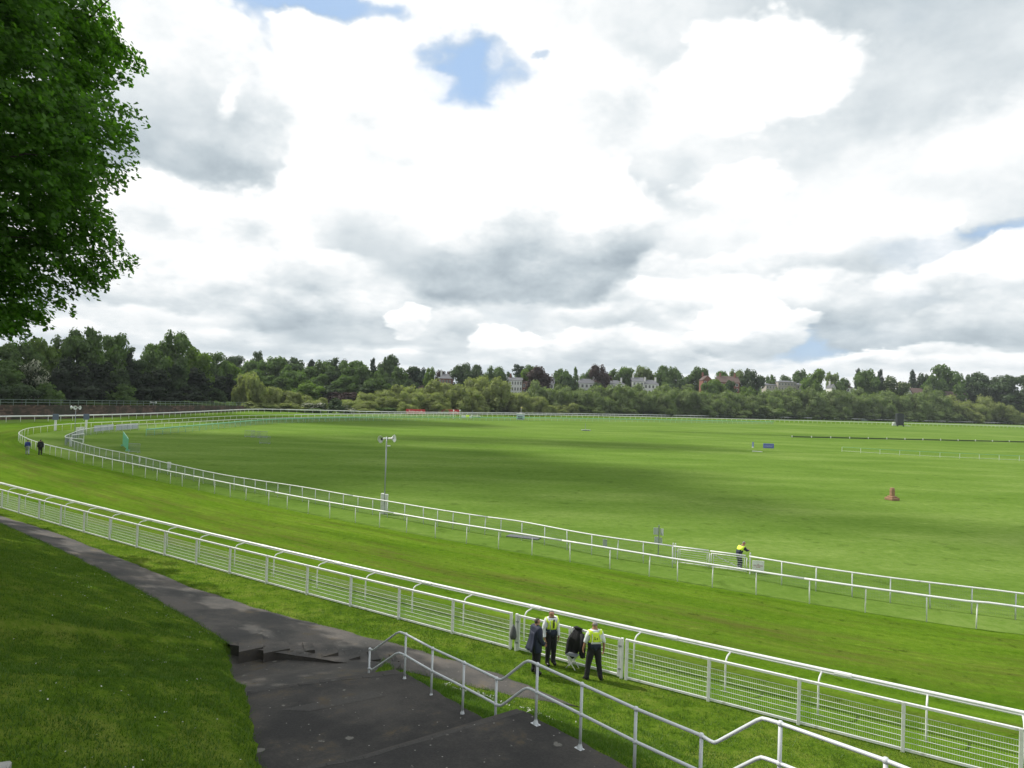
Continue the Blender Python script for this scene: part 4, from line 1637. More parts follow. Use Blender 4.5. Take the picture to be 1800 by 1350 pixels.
# --- the wood on the bank at the far left, behind the wall
WOOD = [
    # cx, ytop, half width, Y, kind, material
    (-70, 560, 90, 150, 'oak', L_oak), (-10, 612, 48, 170, 'oak', L_oak), (30, 607, 44, 178, 'oak', L_oak), (75, 604, 42, 182, 'oak', L_bright), (110, 600, 40, 185, 'oak', L_oak),
    (150, 579, 42, 178, 'oak', L_oak), (196, 591, 34, 184, 'oak', L_oak), (232, 612, 36, 190, 'ragged', L_dark), (268, 612, 34, 196, 'oak', L_oak), (306, 592, 40, 192, 'oak', L_oak),
    (345, 612, 34, 202, 'oak', L_bright), (376, 622, 30, 214, 'oak', L_oak), (398, 640, 26, 222, 'oak', L_bright),
    (5, 640, 46, 158, 'oak', L_oak), (62, 640, 30, 156, 'oak', L_blossom), (105, 632, 36, 160, 'ragged', L_yew), (138, 645, 34, 158, 'ragged', L_yew), (178, 640, 38, 164, 'ragged', L_yew),
    (212, 650, 32, 166, 'ragged', L_dark), (246, 640, 36, 172, 'ragged', L_yew), (282, 652, 32, 174, 'ragged', L_yew), (312, 640, 36, 180, 'ragged', L_dark), (346, 648, 34, 186, 'ragged', L_yew),
    (374, 648, 32, 194, 'ragged', L_yew), (398, 658, 28, 202, 'ragged', L_yew), (415, 672, 17, 208, 'ragged', L_yew), (40, 668, 34, 150, 'bush', L_dark), (90, 672, 30, 150, 'bush', L_oak), (150, 672, 36, 153, 'bush', L_yew),
    (210, 676, 30, 156, 'bush', L_oak), (270, 674, 34, 160, 'bush', L_yew), (330, 678, 34, 168, 'bush', L_yew), (-20, 660, 40, 148, 'bush', L_dark), (376, 682, 30, 178, 'bush', L_dark),
    (122, 628, 26, 172, 'conifer', L_yew), (228, 622, 22, 176, 'conifer', L_yew),
]
WALL_LINE = ((-150, 112), (-108, 143), (-101, 160), (-97, 190), (-95, 225), (-93, 252), (-90, 300))


def wall_depth(px):
    "depth of the stone wall along the line of sight through column px"
    d = ray(px, 720)
    for (x0, y0), (x1, y1) in zip(WALL_LINE[:-1], WALL_LINE[1:]):
        c0, c1 = x0 * d.y - y0 * d.x, x1 * d.y - y1 * d.x
        if c0 * c1 <= 0:
            return y0 + (y1 - y0) * c0 / (c0 - c1)
    return 140 if px < 100 else 250


WOOD_LABEL = {'oak': 'leafy green broadleaf tree in the wood behind the stone wall', 'ragged': 'dark ragged yew-like tree in the wood behind the stone wall',
              'bush': 'low shrub at the foot of the wood behind the stone wall', 'conifer': 'dark pointed conifer in the wood behind the stone wall'}
for cx, yt, hw, Y, kd, mt in WOOD:
    lb = WOOD_LABEL[kd]
    gp = {'oak': 'broadleaf trees behind the stone wall', 'ragged': 'dark trees behind the stone wall', 'bush': 'shrubs behind the stone wall', 'conifer': 'conifers behind the stone wall'}[kd]
    if mt is L_blossom:
        lb, gp = 'hawthorn with white blossom in front of the dark wood by the wall', None
    elif kd == 'oak' and mt is L_bright:
        lb, gp = 'yellow-green broadleaf tree in the wood behind the stone wall', 'yellow-green trees behind the stone wall'
    Y = wall_depth(cx) + (3.5 if kd == 'bush' else 6) + 0.55 * max(0, Y - 148)
    tree('hawthorn' if mt is L_blossom else ('shrub' if kd == 'bush' else ('conifer' if kd == 'conifer' else 'woodland_tree')), cx, yt, 722, hw, Y, kd, mt, lb, gp, z0=2.6)

# --- willows and shrubs along the river behind the far rail
WILLOW = [
    (438, 655, 26, 262, L_willow), (462, 672, 34, 268, L_willow), (500, 684, 38, 272, L_willow), (540, 694, 34, 270, L_willow), (628, 700, 34, 276, L_willow), (660, 690, 34, 282, L_willow),
    (700, 676, 42, 288, L_willow), (742, 680, 40, 296, L_willow), (782, 668, 46, 304, L_willow), (815, 684, 34, 306, L_willow), (852, 662, 44, 314, L_willow), (893, 676, 40, 322, L_willow), (930, 690, 34, 328, L_willow),
    (700, 696, 30, 280, L_willow), (760, 700, 34, 292, L_willow), (830, 700, 32, 306, L_willow),
    (962, 676, 40, 348, L_willowd), (1000, 684, 38, 352, L_willowd), (1040, 690, 38, 358, L_willowd), (1078, 680, 40, 366, L_willowd), (1115, 688, 38, 372, L_willowd), (1150, 682, 40, 380, L_willowd),
    (1190, 684, 42, 390, L_willowd), (1232, 690, 38, 398, L_willowd), (1268, 694, 36, 404, L_willowd), (1300, 698, 36, 408, L_willowd), (1338, 696, 38, 418, L_willowd), (1372, 692, 38, 426, L_willowd),
    (1412, 688, 42, 436, L_willowd), (1455, 690, 40, 444, L_willowd), (1492, 694, 36, 450, L_willowd), (1528, 688, 40, 458, L_willowd), (1565, 694, 36, 464, L_willowd), (1600, 698, 34, 470, L_willowd),
    (1634, 692, 36, 476, L_willowd), (1668, 698, 32, 480, L_willow), (1698, 694, 34, 484, L_willow), (1736, 696, 34, 486, L_willow), (1764, 712, 26, 486, L_willow), (1796, 724, 24, 488, L_willow),
    (1836, 716, 34, 490, L_willowd),
    (1225, 712, 30, 388, L_willowd), (1290, 716, 30, 398, L_willowd), (1350, 718, 32, 410, L_willowd), (1430, 718, 34, 430, L_willowd), (1510, 720, 34, 446, L_willowd), (1590, 722, 34, 460, L_willowd), (1660, 722, 30, 470, L_willowd),
    (1030, 714, 30, 348, L_willowd), (1090, 716, 30, 360, L_willowd), (1150, 716, 30, 372, L_willowd), (1470, 716, 26, 438, L_willowd), (1550, 718, 26, 454, L_willowd), (1630, 716, 26, 468, L_willowd), (1700, 720, 26, 476, L_willow),
]
for cx, yt, hw, Y, mt in WILLOW:
    yh = 695 + 0.033 * (cx - 900)
    sunlit = mt is L_willow
    if sunlit:
        side = 'left' if cx < 680 else ('middle' if cx < 960 else 'right')
        lb = {'left': 'pale willow at the left end of the river trees', 'middle': 'pale willow behind the red boards and far rail', 'right': 'pale willow at the right end of the far trees'}[side]
        gp = 'pale willows, ' + side + ' group'
    else:
        lb, gp = 'grey-green willow in the long row behind the far rail', 'grey-green willows behind the far rail'
    if not sunlit:
        yt -= 7
    tree('willow', cx - 0.32 * hw, yt + 1, 0, hw * 0.78, Y, 'willow', mt, lb, gp, z0=0.0)
    tree('willow', cx + 0.46 * hw, yt + 7 + 6 * math.sin(cx), 0, hw * 0.70, Y - 5, 'willow', mt, lb.replace('willow', 'lower front willow'), gp + ', lower front ones', z0=0.0)
BUSHES = [
    (470, 704, 30, 258, L_willow, 'pale green'), (515, 708, 34, 260, L_willow, 'pale green'), (556, 704, 26, 262, L_blossom, 'white-flowered'), (590, 700, 16, 258, L_dark, 'dark round'), (548, 716, 24, 256, L_oak, 'mid-green'),
    (640, 712, 30, 266, L_willow, 'pale green'), (680, 714, 30, 274, L_oak, 'mid-green'), (612, 712, 22, 262, L_blossom, 'white-flowered'), (900, 722, 22, 312, L_blossom, 'white-flowered'), (925, 712, 26, 322, L_willow, 'pale green'), (955, 708, 28, 330, L_willow, 'pale green'),
    (985, 712, 20, 334, L_willow, 'pale green'), (1000, 703, 20, 338, L_willow, 'pale green'), (1022, 712, 20, 342, L_willowd, 'grey-green'), (1050, 718, 22, 346, L_dark, 'dark round'), (1105, 722, 26, 358, L_dark, 'dark round'),
    (1160, 722, 26, 370, L_dark, 'dark round'), (1260, 724, 28, 390, L_dark, 'dark round'), (1320, 726, 26, 402, L_dark, 'dark round'), (1395, 728, 28, 420, L_dark, 'dark round'), (1470, 728, 28, 438, L_dark, 'dark round'),
    (1540, 730, 28, 452, L_dark, 'dark round'), (1610, 732, 28, 464, L_dark, 'dark round'), (1680, 734, 28, 474, L_dark, 'dark round'), (1750, 735, 26, 482, L_dark, 'dark round'), (760, 718, 26, 292, L_willowd, 'grey-green'), (830, 720, 26, 306, L_dark, 'dark round'),
    (440, 706, 22, 252, L_willow, 'pale green'), (720, 716, 22, 280, L_dark, 'dark round'), (870, 720, 26, 312, L_dark, 'dark round'),
]
for cx, yt, hw, Y, mt, look in BUSHES:
    tree('shrub', cx, yt, 0, hw * 1.1, Y, 'bush', mt, look + ' shrub below the willows along the far rail', look + ' shrubs along the far rail', z0=-0.2)

# --- trees on the rise behind, left part
RISE = [
    # cx, ytop, hw, Y, kind, mat
    (418, 628, 24, 330, 'oak', L_dark), (455, 616, 20, 340, 'tall', L_dark), (440, 640, 30, 320, 'oak', L_oak), (478, 634, 34, 330, 'oak', L_oak), (515, 631, 34, 345, 'oak', L_dark), (505, 645, 24, 318, 'tall', L_oak),
    (548, 634, 26, 342, 'conifer', L_conif), (536, 650, 28, 322, 'oak', L_oak), (566, 640, 30, 338, 'oak', L_oak), (594, 632, 26, 345, 'oak', L_dark), (610, 634, 30, 332, 'tall', L_oak), (585, 655, 24, 315, 'oak', L_dark), (632, 640, 30, 345, 'oak', L_oak),
    (656, 632, 20, 345, 'conifer', L_conif), (684, 627, 26, 340, 'oak', L_dark), (668, 646, 26, 325, 'tall', L_oak), (700, 644, 26, 330, 'tall', L_oak), (722, 650, 26, 352, 'oak', L_dark), (742, 652, 22, 350, 'oak', L_conif),
    (757, 645, 19, 335, 'tall', L_bright), (782, 654, 20, 380, 'oak', L_copper), (815, 644, 24, 372, 'oak', L_dark), (838, 647, 22, 378, 'oak', L_dark), (868, 650, 26, 372, 'oak', L_oak), (890, 656, 16, 385, 'oak', L_dark),
    (912, 642, 17, 392, 'cedar', L_conif), (935, 648, 28, 395, 'oak', L_oak), (925, 655, 20, 380, 'oak', L_bright), (948, 651, 28, 372, 'oak', L_copper), (985, 651, 22, 400, 'oak', L_oak), (1012, 647, 15, 398, 'conifer', L_oak), (995, 660, 22, 388, 'oak', L_oak),
    (1033, 655, 20, 415, 'oak', L_oak), (1054, 648, 24, 410, 'oak', L_copper), (1085, 652, 24, 420, 'oak', L_oak), (1106, 648, 26, 424, 'oak', L_oak), (1130, 649, 22, 432, 'oak', L_willowd), (1165, 649, 24, 430, 'oak', L_oak), (1182, 652, 22, 426, 'oak', L_oak),
    (1148, 662, 18, 440, 'oak', L_dark), (1210, 665, 20, 450, 'oak', L_dark), (1232, 651, 26, 446, 'oak', L_oak), (1270, 658, 26, 458, 'oak', L_oak), (1292, 656, 22, 456, 'oak', L_willowd), (1322, 652, 26, 448, 'oak', L_dark),
    (1246, 674, 16, 414, 'oak', L_oak), (1284, 673, 16, 424, 'oak', L_dark), (1262, 672, 28, 425, 'oak', L_bright), (1316, 684, 20, 428, 'oak', L_bright), (1356, 661, 13, 500, 'oak', L_oak), (1378, 662, 13, 505, 'oak', L_oak), (1406, 655, 18, 505, 'oak', L_oak), (1434, 655, 24, 478, 'oak', L_bright),
    (1462, 658, 20, 500, 'ragged', L_willowd), (1480, 667, 18, 490, 'oak', L_oak), (1508, 650, 17, 510, 'conifer', L_conif), (1522, 655, 24, 488, 'oak', L_oak), (1548, 652, 19, 512, 'conifer', L_conif), (1540, 668, 20, 490, 'oak', L_dark), (1572, 664, 30, 485, 'oak', L_chest),
    (1604, 652, 18, 515, 'conifer', L_conif), (1625, 662, 18, 520, 'oak', L_dark), (1664, 649, 36, 505, 'oak', L_oak), (1640, 666, 24, 495, 'oak', L_oak), (1712, 658, 34, 510, 'oak', L_dark), (1740, 664, 26, 515, 'oak', L_dark), (1776, 666, 36, 500, 'oak', L_dark), (1800, 690, 34, 492, 'ragged', L_dark), (1830, 665, 40, 500, 'oak', L_dark),
    (1636, 680, 22, 482, 'oak', L_willowd), (600, 690, 34, 300, 'oak', L_copper), (575, 680, 28, 305, 'oak', L_dark), (540, 672, 28, 300, 'oak', L_bright), (640, 680, 30, 308, 'oak', L_dark), (480, 662, 28, 300, 'oak', L_oak), (520, 655, 24, 304, 'oak', L_oak), (660, 668, 28, 312, 'oak', L_oak), (690, 668, 24, 316, 'oak', L_dark), (720, 672, 22, 322, 'oak', L_dark),
    (430, 660, 20, 290, 'oak', L_bright), (455, 652, 22, 296, 'oak', L_oak), (610, 664, 26, 312, 'oak', L_oak), (562, 662, 24, 310, 'oak', L_oak), (1000, 672, 20, 385, 'oak', L_dark), (1190, 668, 24, 420, 'oak', L_dark), (1210, 676, 20, 418, 'oak', L_willowd), (1050, 676, 16, 400, 'oak', L_dark),
]
KINDL = {id(L_oak): 'mid-green', id(L_dark): 'dark green', id(L_bright): 'bright lime-green', id(L_copper): 'purple-brown copper', id(L_willowd): 'grey-green', id(L_chest): 'cream-flowered chestnut', id(L_conif): 'blackish green'}
SHAPE = {'oak': 'round-headed tree', 'tall': 'tall narrow tree', 'conifer': 'pointed conifer', 'cedar': 'flat-topped cedar', 'ragged': 'thin-topped tree'}
for cx, yt, hw, Y, kd, mt in RISE:
    yh = 695 + 0.033 * (cx - 900)
    zone = 'on the wooded rise left of the houses' if cx < 765 else ('among the houses beyond the willows' if cx < 1330 else 'on the skyline beside the long mansion' if cx < 1480 else 'on the skyline at the far right')
    lb = KINDL[id(mt)] + ' ' + SHAPE[kd] + ' ' + zone
    ybase = yh - 2 if cx > 760 else yh + 4
    z0 = max(1.0, atY(cx, ybase, Y).z - 9)
    tree('conifer' if kd == 'conifer' else ('cedar_tree' if kd == 'cedar' else 'tree'), cx, yt, 0, hw * 1.08, Y, kd, mt, lb, lb.replace('tree', 'trees').replace('conifer ', 'conifers '), z0=z0)


# ------------------------------------------------------------------ the big sycamore at the left edge, and its neighbours along the bank
LEAFSHAPE = None


def sycamore(loc, height, crown_r, label, seed, nspray=900, per=42, detail=True, leaf=0.15, bulge=1.0, zc=0.22):
    r = np.random.default_rng(seed)
    root = thing('sycamore_tree', label, 'tree', loc, 0.0, None if detail else 'sycamores along the bank')
    zc0, zc1 = height * zc, height
    # trunk and limbs
    mb = MB()
    mb.tube([(0, 0, -0.6), (0, 0, 0.5), (0.1, 0.05, height * 0.2), (0.2, -0.1, height * 0.45), (0.0, 0.0, height * 0.8)], [0.55, 0.42, 0.34, 0.24, 0.06], 12)
    mb.build('trunk', M_bark, root, smooth=True)
    tips = []
    lm = MB()
    nl = 30
    for i in range(nl):
        a = i * 2.39996 + r.normal(0, 0.2)
        t = (i + 0.5) / nl
        z = height * (zc + 0.06 + 0.52 * t)
        reach = crown_r * (0.55 + 0.45 * math.sin(math.pi * (0.12 + 0.78 * t))) * r.uniform(0.8, 1.0)
        dz = reach * (0.10 + 0.45 * t)
        pts = []
        for k in range(6):
            f = k / 5
            pts.append((math.cos(a + 0.2 * f) * reach * f, math.sin(a + 0.2 * f) * reach * f, z + dz * f - 0.6 * math.sin(f * 3.1) * (1 - t) * 0.6))
        lm.tube(pts, [0.11, 0.085, 0.06, 0.045, 0.03, 0.012], 6)
        for k in range(1, 6):
            for b_ in range(2):
                f = k / 5 - 0.1 * b_
                p = np.array(pts[k]) * (1 - 0.1 * b_) + np.array((0, 0, 0.1 * b_ * z))
                aa = a + r.choice([-1, 1]) * r.uniform(0.5, 1.2)
                L = r.uniform(0.6, 1.6)
                q = p + np.array((math.cos(aa) * L, math.sin(aa) * L, r.uniform(-0.2, 0.7)))
                lm.tube([tuple(p), tuple((p + q) / 2 + np.array((0, 0, 0.08))), tuple(q)], [0.028, 0.018, 0.007], 5)
    lm.build('limbs', M_bark, root)
    # leaf sprays: drooping plates of leaves on the outside of the crown and a looser fill inside
    u = r.uniform(0, 2 * math.pi, nspray)
    zt = r.uniform(0.0, 1.0, nspray) ** 0.9
    prof = np.sqrt(np.clip(1 - ((zt - 0.45) / 0.60) ** 2, 0.02, 1)) * bulge
    lump = 1 + 0.10 * np.sin(3 * u + zt * 9 + seed) + 0.09 * np.sin(7 * u - zt * 17 + 1.3 * seed)
    rad_ = crown_r * prof * lump * np.where(r.random(nspray) < 0.72, r.uniform(0.86, 1.04, nspray), np.sqrt(r.uniform(0.15, 0.8, nspray)))
    SC = np.stack([np.cos(u) * rad_, np.sin(u) * rad_, zc0 + zt * (zc1 - zc0)], axis=1)
    out = np.stack([np.cos(u), np.sin(u), np.zeros(nspray)], axis=1)
    idx = np.repeat(np.arange(nspray), per)
    n = len(idx)
    a = r.normal(0, 1, (n, 3))
    side = np.cross(out, np.array([0, 0, 1.0]))
    L = r.uniform(0.55, 1.0, nspray)[idx]
    f = r.uniform(-0.5, 1.0, n)
    P = SC[idx] + out[idx] * (f * L * 0.75)[:, None] + side[idx] * (a[:, 0] * 0.24 * (1.15 - 0.7 * np.clip(f, 0, 1)))[:, None]
    P[:, 2] += a[:, 1] * 0.10 - 0.26 * np.clip(f, 0, 1) ** 1.5 * L + 0.05
    N = out[idx] * 0.55 + np.array([0, 0, 0.75])
    # leaves: five-pointed outline folded along the midrib -> six-vertex fan kept cheap as two quads
    N = N + r.normal(0, 0.45, (n, 3))
    N /= np.linalg.norm(N, axis=1, keepdims=True)
    T = out[idx] * 0.8 + r.normal(0, 0.7, (n, 3)) - np.array([0, 0, 0.35])
    T -= N * np.sum(T * N, axis=1, keepdims=True)
    T /= np.linalg.norm(T, axis=1, keepdims=True)
    B = np.cross(N, T)
    s = (leaf * r.uniform(0.65, 1.25, n))[:, None]
    V = np.stack([P - T * s * 0.45, P - T * s * 0.05 - B * s * 0.55 - N * s * 0.10, P + T * s * 0.55, P - T * s * 0.05 + B * s * 0.55 - N * s * 0.10], axis=1).reshape(-1, 3)
    F4 = np.arange(n * 4).reshape(n, 4)
    tri = np.concatenate([F4[:, [0, 1, 2]], F4[:, [0, 2, 3]]])
    me = mesh_np('foliage', V, tri)
    me.materials.append(L_sycamore)
    tag(link('foliage', me, root), kind='stuff')
    return root


sycamore((-16.5, 15.6, 3.4), 19.5, 6.2, 'big leafy sycamore overhanging the left edge above the grass bank', 5, 3800, 92, True, 0.118, zc=0.33)
for i, (x, y, z, h, cr) in enumerate(((-27.8, 27.6, 3.2, 27, 6.1), (-24.5, 18.5, 5.0, 24, 6.6), (-38.0, 35.0, 3.0, 26, 7.0), (-48.5, 42.5, 2.8, 25, 7.2), (-60, 50, 2.6, 22, 7))):
    sycamore((x, y, z), h, cr, '' + ('sycamore standing on the bank just left of the big one', 'sycamore higher up the bank behind the big one', 'third sycamore along the bank beyond the frame', 'fourth sycamore along the bank beyond the frame', 'last sycamore of the row along the bank')[i], 11 + i, 1000, 30, False, 0.32)

# ------------------------------------------------------------------ people
M_skin = principled('skin', (0.42, 0.22, 0.15), 0.55, vary=0.06)
M_shirt = principled('white_shirt', (0.72, 0.74, 0.78), 0.8, vary=0.04)
M_black = principled('black_cloth', (0.014, 0.014, 0.017), 0.85, vary=0.3)
M_navy = principled('navy_cloth', (0.018, 0.024, 0.050), 0.75, vary=0.25)
M_royal = principled('blue_cloth', (0.025, 0.045, 0.22), 0.75, vary=0.2)
M_hiviz = principled('hiviz_yellow', (0.72, 0.95, 0.06), 0.6, vary=0.05)
M_strip = principled('reflective_strip', (0.50, 0.52, 0.54), 0.4)
M_hairg = principled('grey_hair', (0.22, 0.21, 0.20), 0.8)
M_haird = principled('dark_hair', (0.05, 0.04, 0.035), 0.8)
M_shoe = principled('black_shoe', (0.015, 0.015, 0.016), 0.4)

BONES = [('pelvis', 'spine'), ('spine', 'chest'), ('chest', 'neck'), ('neck', 'headb'), ('headb', 'head'), ('head', 'top')]
for _s in 'LR':
    BONES += [('chest', 'sh' + _s), ('sh' + _s, 'el' + _s), ('el' + _s, 'wr' + _s), ('wr' + _s, 'ha' + _s),
              ('pelvis', 'hip' + _s), ('hip' + _s, 'kn' + _s), ('kn' + _s, 'an' + _s), ('an' + _s, 'he' + _s), ('an' + _s, 'to' + _s)]
RADII = dict(pelvis=(.165, .125), spine=(.155, .12), chest=(.175, .125), neck=(.062, .062), headb=(.070, .078), head=(.080, .100), top=(.060, .074),
             sh=(.080, .075), el=(.047, .047), wr=(.034, .030), ha=(.042, .022), hip=(.105, .108), kn=(.066, .068), an=(.045, .048), to=(.042, .030), he=(.040, .036))


def pose(**kw):
    J = dict(pelvis=(0, 0, .96), spine=(0, .005, 1.13), chest=(0, -.005, 1.34), neck=(0, .0, 1.49), headb=(0, .012, 1.56), head=(0, .022, 1.655), top=(0, .008, 1.725))
    for s, m in (('L', -1), ('R', 1)):
        J['sh' + s] = (m * .175, -.01, 1.425)
        J['el' + s] = (m * .235, -.03, 1.13)
        J['wr' + s] = (m * .25, .04, .885)
        J['ha' + s] = (m * .248, .065, .80)
        J['hip' + s] = (m * .092, 0, .90)
        J['kn' + s] = (m * .10, .025, .49)
        J['an' + s] = (m * .105, -.02, .085)
        J['he' + s] = (m * .105, -.06, .035)
        J['to' + s] = (m * .12, .14, .028)
    J.update(kw)
    return {k: Vector(v) for k, v in J.items()}


def person(label, loc, rz, J, clothes, hair, height=1.75, group=None, girth=1.0):
    root = thing('person', label, 'person', loc, rz, group)
    names = list(J)
    idx = {n: i for i, n in enumerate(names)}
    me = bpy.data.meshes.new('body')
    sc = height / 1.76
    me.from_pydata([tuple(J[n] * sc) for n in names], [(idx[a], idx[b]) for a, b in BONES], [])
    ob = bpy.data.objects.new('tmp_body', me)
    C.objects.link(ob)
    sk = ob.modifiers.new('skin', 'SKIN')
    sk.use_smooth_shade = True
    for n in names:
        key = n[:-1] if n[-1] in 'LR' else n
        ra = RADII[key]
        gfac = girth if key in ('pelvis', 'spine', 'chest') else 1.0
        sv = me.skin_vertices[0].data[idx[n]]
        sv.radius = (ra[0] * sc * gfac, ra[1] * sc * gfac)
        sv.use_root = (n == 'pelvis')
    ss = ob.modifiers.new('sub', 'SUBSURF')
    ss.levels = ss.render_levels = 2
    dg = bpy.context.evaluated_depsgraph_get()
    ev = ob.evaluated_get(dg)
    bm_me = bpy.data.meshes.new_from_object(ev, depsgraph=dg)
    bpy.data.objects.remove(ob)
    co = np.array([v.co[:] for v in bm_me.vertices])
    no = np.array([v.normal[:] for v in bm_me.vertices])
    faces = [tuple(p.vertices) for p in bm_me.polygons]
    # which bone is each vertex nearest to
    best = np.full(len(co), 1e9)
    which = np.zeros(len(co), int)
    for bi, (a, b) in enumerate(BONES):
        A, B = np.array(J[a]) * sc, np.array(J[b]) * sc
        ab = B - A
        t = np.clip(((co - A) @ ab) / max(1e-9, ab @ ab), 0, 1)
        dd = np.linalg.norm(co - (A + t[:, None] * ab), axis=1)
        ra = RADII[b[:-1] if b[-1] in 'LR' else b][0]
        dd = dd / (0.5 + ra * 4)
        m = dd < best
        best[m] = dd[m]
        which[m] = bi
    bn = [a + '>' + b for a, b in BONES]

    # fingers, thumb, nose and ears grow out of the same body mesh
    ext = MB()
    for s, m in (('L', -1), ('R', 1)):
        w_, h_ = J['wr' + s] * sc, J['ha' + s] * sc
        d = (h_ - w_).normalized()
        fwd = Vector((0, 1, 0))
        side = d.cross(Vector((m, 0, 0))).normalized()
        curl = Vector((-m * 0.5, 0.2, 0))
        for k, (L, off) in enumerate(((.068, -.030), (.078, -.010), (.073, .010), (.055, .028))):
            a = h_ + d * 0.005 + side * off
            b = a + d * L * 0.55 + curl * L * 0.25
            c = b + d * L * 0.35 + curl * L * 0.75
            ext.tube([a, b, c], [.0095, .0088, .007], 6)
        a = h_ - d * 0.03 + side * -.03
        ext.tube([a, a + side * -.028 + d * .022, a + side * -.034 + d * .052], [.0115, .010, .008], 6)
    hd = J['head'] * sc
    ext.lathe(hd + Vector((0, .098, -.005)) * sc, [(0.016, -0.01), (0.010, 0.012), (0.002, 0.02)], 8, axis=(0, 1, -0.35))
    for m in (-1, 1):
        ext.lathe(hd + Vector((m * .083, -.002, -.005)) * sc, [(0.010, -0.012), (0.026, 0.0), (0.022, 0.008)], 8, axis=(m, 0.15, 0))
    v0 = len(co)
    allv = [tuple(c) for c in co] + ext.v
    allf = list(faces) + [tuple(i + v0 for i in f) for f in ext.f]
    body = bpy.data.meshes.new('body')
    body.from_pydata(allv, [], allf)
    body.polygons.foreach_set('use_smooth', np.ones(len(body.polygons), dtype=bool))
    body.materials.append(M_skin)
    body.update()
    link('body', body, root)
    # eyes and mouth line
    eb = MB()
    for m in (-1, 1):
        eb.lathe(hd + Vector((m * .033, .092, .012)) * sc, [(0.0, -0.01), (0.011, 0), (0.0, 0.008)], 8, axis=(0, 1, 0))
    eb.build('eyes', M_black, root, smooth=True)
    MB().box(hd + Vector((0, .091, -.048)) * sc, (.04, .008, .006)).build('mouth', principled('lips', (0.30, 0.12, 0.10), 0.5), root)

    def shell(nm, mat, pick, off, cut=None):
        keep = [f for f in faces if all(pick(which[i], co[i]) for i in f)]
        used = sorted({i for f in keep for i in f})
        if not used:
            return None
        mp = {i: k for k, i in enumerate(used)}
        pos = co[used] + no[used] * off
        # a little looseness so that cloth does not look painted on
        for k in range(len(used)):
            n_ = mnoise.noise(Vector(pos[k]) * 9.0)
            pos[k] += no[used[k]] * 0.010 * n_
        m_ = bpy.data.meshes.new(nm)
        m_.from_pydata([tuple(p) for p in pos], [], [tuple(mp[i] for i in f) for f in keep])
        m_.polygons.foreach_set('use_smooth', np.ones(len(m_.polygons), dtype=bool))
        m_.materials.append(mat)
        m_.update()
        o = link(nm, m_, root)
        so = o.modifiers.new('thick', 'SOLIDIFY')
        so.thickness = 0.008
        so.offset = 1
        return o

    B = lambda *keys: {i for i, n in enumerate(bn) if any(k in n for k in keys)}
    legs = B('hip', 'kn')
    torso = {i for i, n in enumerate(bn) if n in ('pelvis>spine', 'spine>chest', 'chest>neck', 'chest>shL', 'chest>shR')}
    arms_u = {i for i, n in enumerate(bn) if n[:2] == 'sh'}
    arms_l = {i for i, n in enumerate(bn) if n[:2] == 'el'}
    feet = {i for i, n in enumerate(bn) if n[:2] == 'an'}
    neckb = {i for i, n in enumerate(bn) if n == 'neck>headb'}
    headset = {i for i, n in enumerate(bn) if n in ('headb>head', 'head>top')}
    zn = J['neck'].z * sc
    zp = J['pelvis'].z * sc
    yt = J['head'].y * sc
    zh = J['head'].z * sc
    for c in clothes:
        k = c[0]
        if k == 'trousers':
            shell('trousers', c[1], lambda w, p: (w in legs or (w in torso and p[2] < zp + 0.10) or (w in feet and p[2] > 0.075)), 0.016)
        elif k == 'shirt':
            full = c[2]
            shell('shirt', c[1], lambda w, p: ((w in torso or w in neckb) and p[2] > zp - 0.06 and p[2] < zn + 0.012 or w in arms_u or (full and w in arms_l)), 0.014)
        elif k == 'coat':
            shell('coat', c[1], lambda w, p: ((w in torso or w in neckb) and p[2] < zn + 0.035) or w in arms_u or w in arms_l or (w in legs and p[2] > zp - 0.26), 0.034)
        elif k == 'vest':
            zmid = zp + 0.19
            tor = lambda w, p: w in torso and abs(p[0]) < 0.205
            shell('vest', c[1], lambda w, p: tor(w, p) and zmid - 0.01 < p[2] < zn + 0.0, 0.030)
            shell('vest_lower', c[2], lambda w, p: tor(w, p) and zp - 0.10 < p[2] <= zmid + 0.03, 0.028)
        elif k == 'shoes':
            shell('shoe', c[1], lambda w, p: w in feet and p[2] < 0.11 and 'L' in bn[w], 0.010)
            shell('shoe', c[1], lambda w, p: w in feet and p[2] < 0.11 and 'R' in bn[w], 0.010)
    if hair is not None:
        lim = hair[1]
        shell('hair', hair[0], lambda w, p: w in headset and (p[2] > zh + 0.035 + 0.3 * max(0, p[1] - yt) or (p[1] < yt - 0.02 and p[2] > zh - lim)), 0.010)
    return root, sc


# --- the three at the gate
g1 = at(941, 1184, 0.12)
J = pose(elL=(-.22, -.02, 1.14), wrL=(-.20, .12, .93), haL=(-.18, .18, .87), elR=(.22, .0, 1.14), wrR=(.19, .16, .95), haR=(.17, .23, .90), kn=(0, 0, .5)) if False else pose(
    elL=(-.22, -.02, 1.14), wrL=(-.20, .12, .93), haL=(-.18, .19, .87), elR=(.22, .0, 1.14), wrR=(.19, .16, .95), haR=(.17, .23, .90))
p_, sc_ = person('man in a dark navy coat standing at the gate with his back half turned', g1, rad(-62), J,
                 [('trousers', M_black), ('coat', M_navy), ('shoes', M_shoe)], (M_haird, 0.05), 1.70)
# the loose back of the coat hangs away from him
tail = MB()
rings = []
for k in range(7):
    f = k / 6
    rings.append([(-.15 - .06 * f + j * (.30 + .12 * f) / 6, -.130 - .11 * f * f - .02 * f + .02 * math.sin(j * 1.9), 1.30 - .56 * f) for j in range(7)])
tail.quad_strip_ring(rings, close_u=False, cap=False)
tl = tail.build('coat_tail', M_navy, p_, smooth=True)
mo = tl.modifiers.new('thick', 'SOLIDIFY')
mo.thickness = 0.03

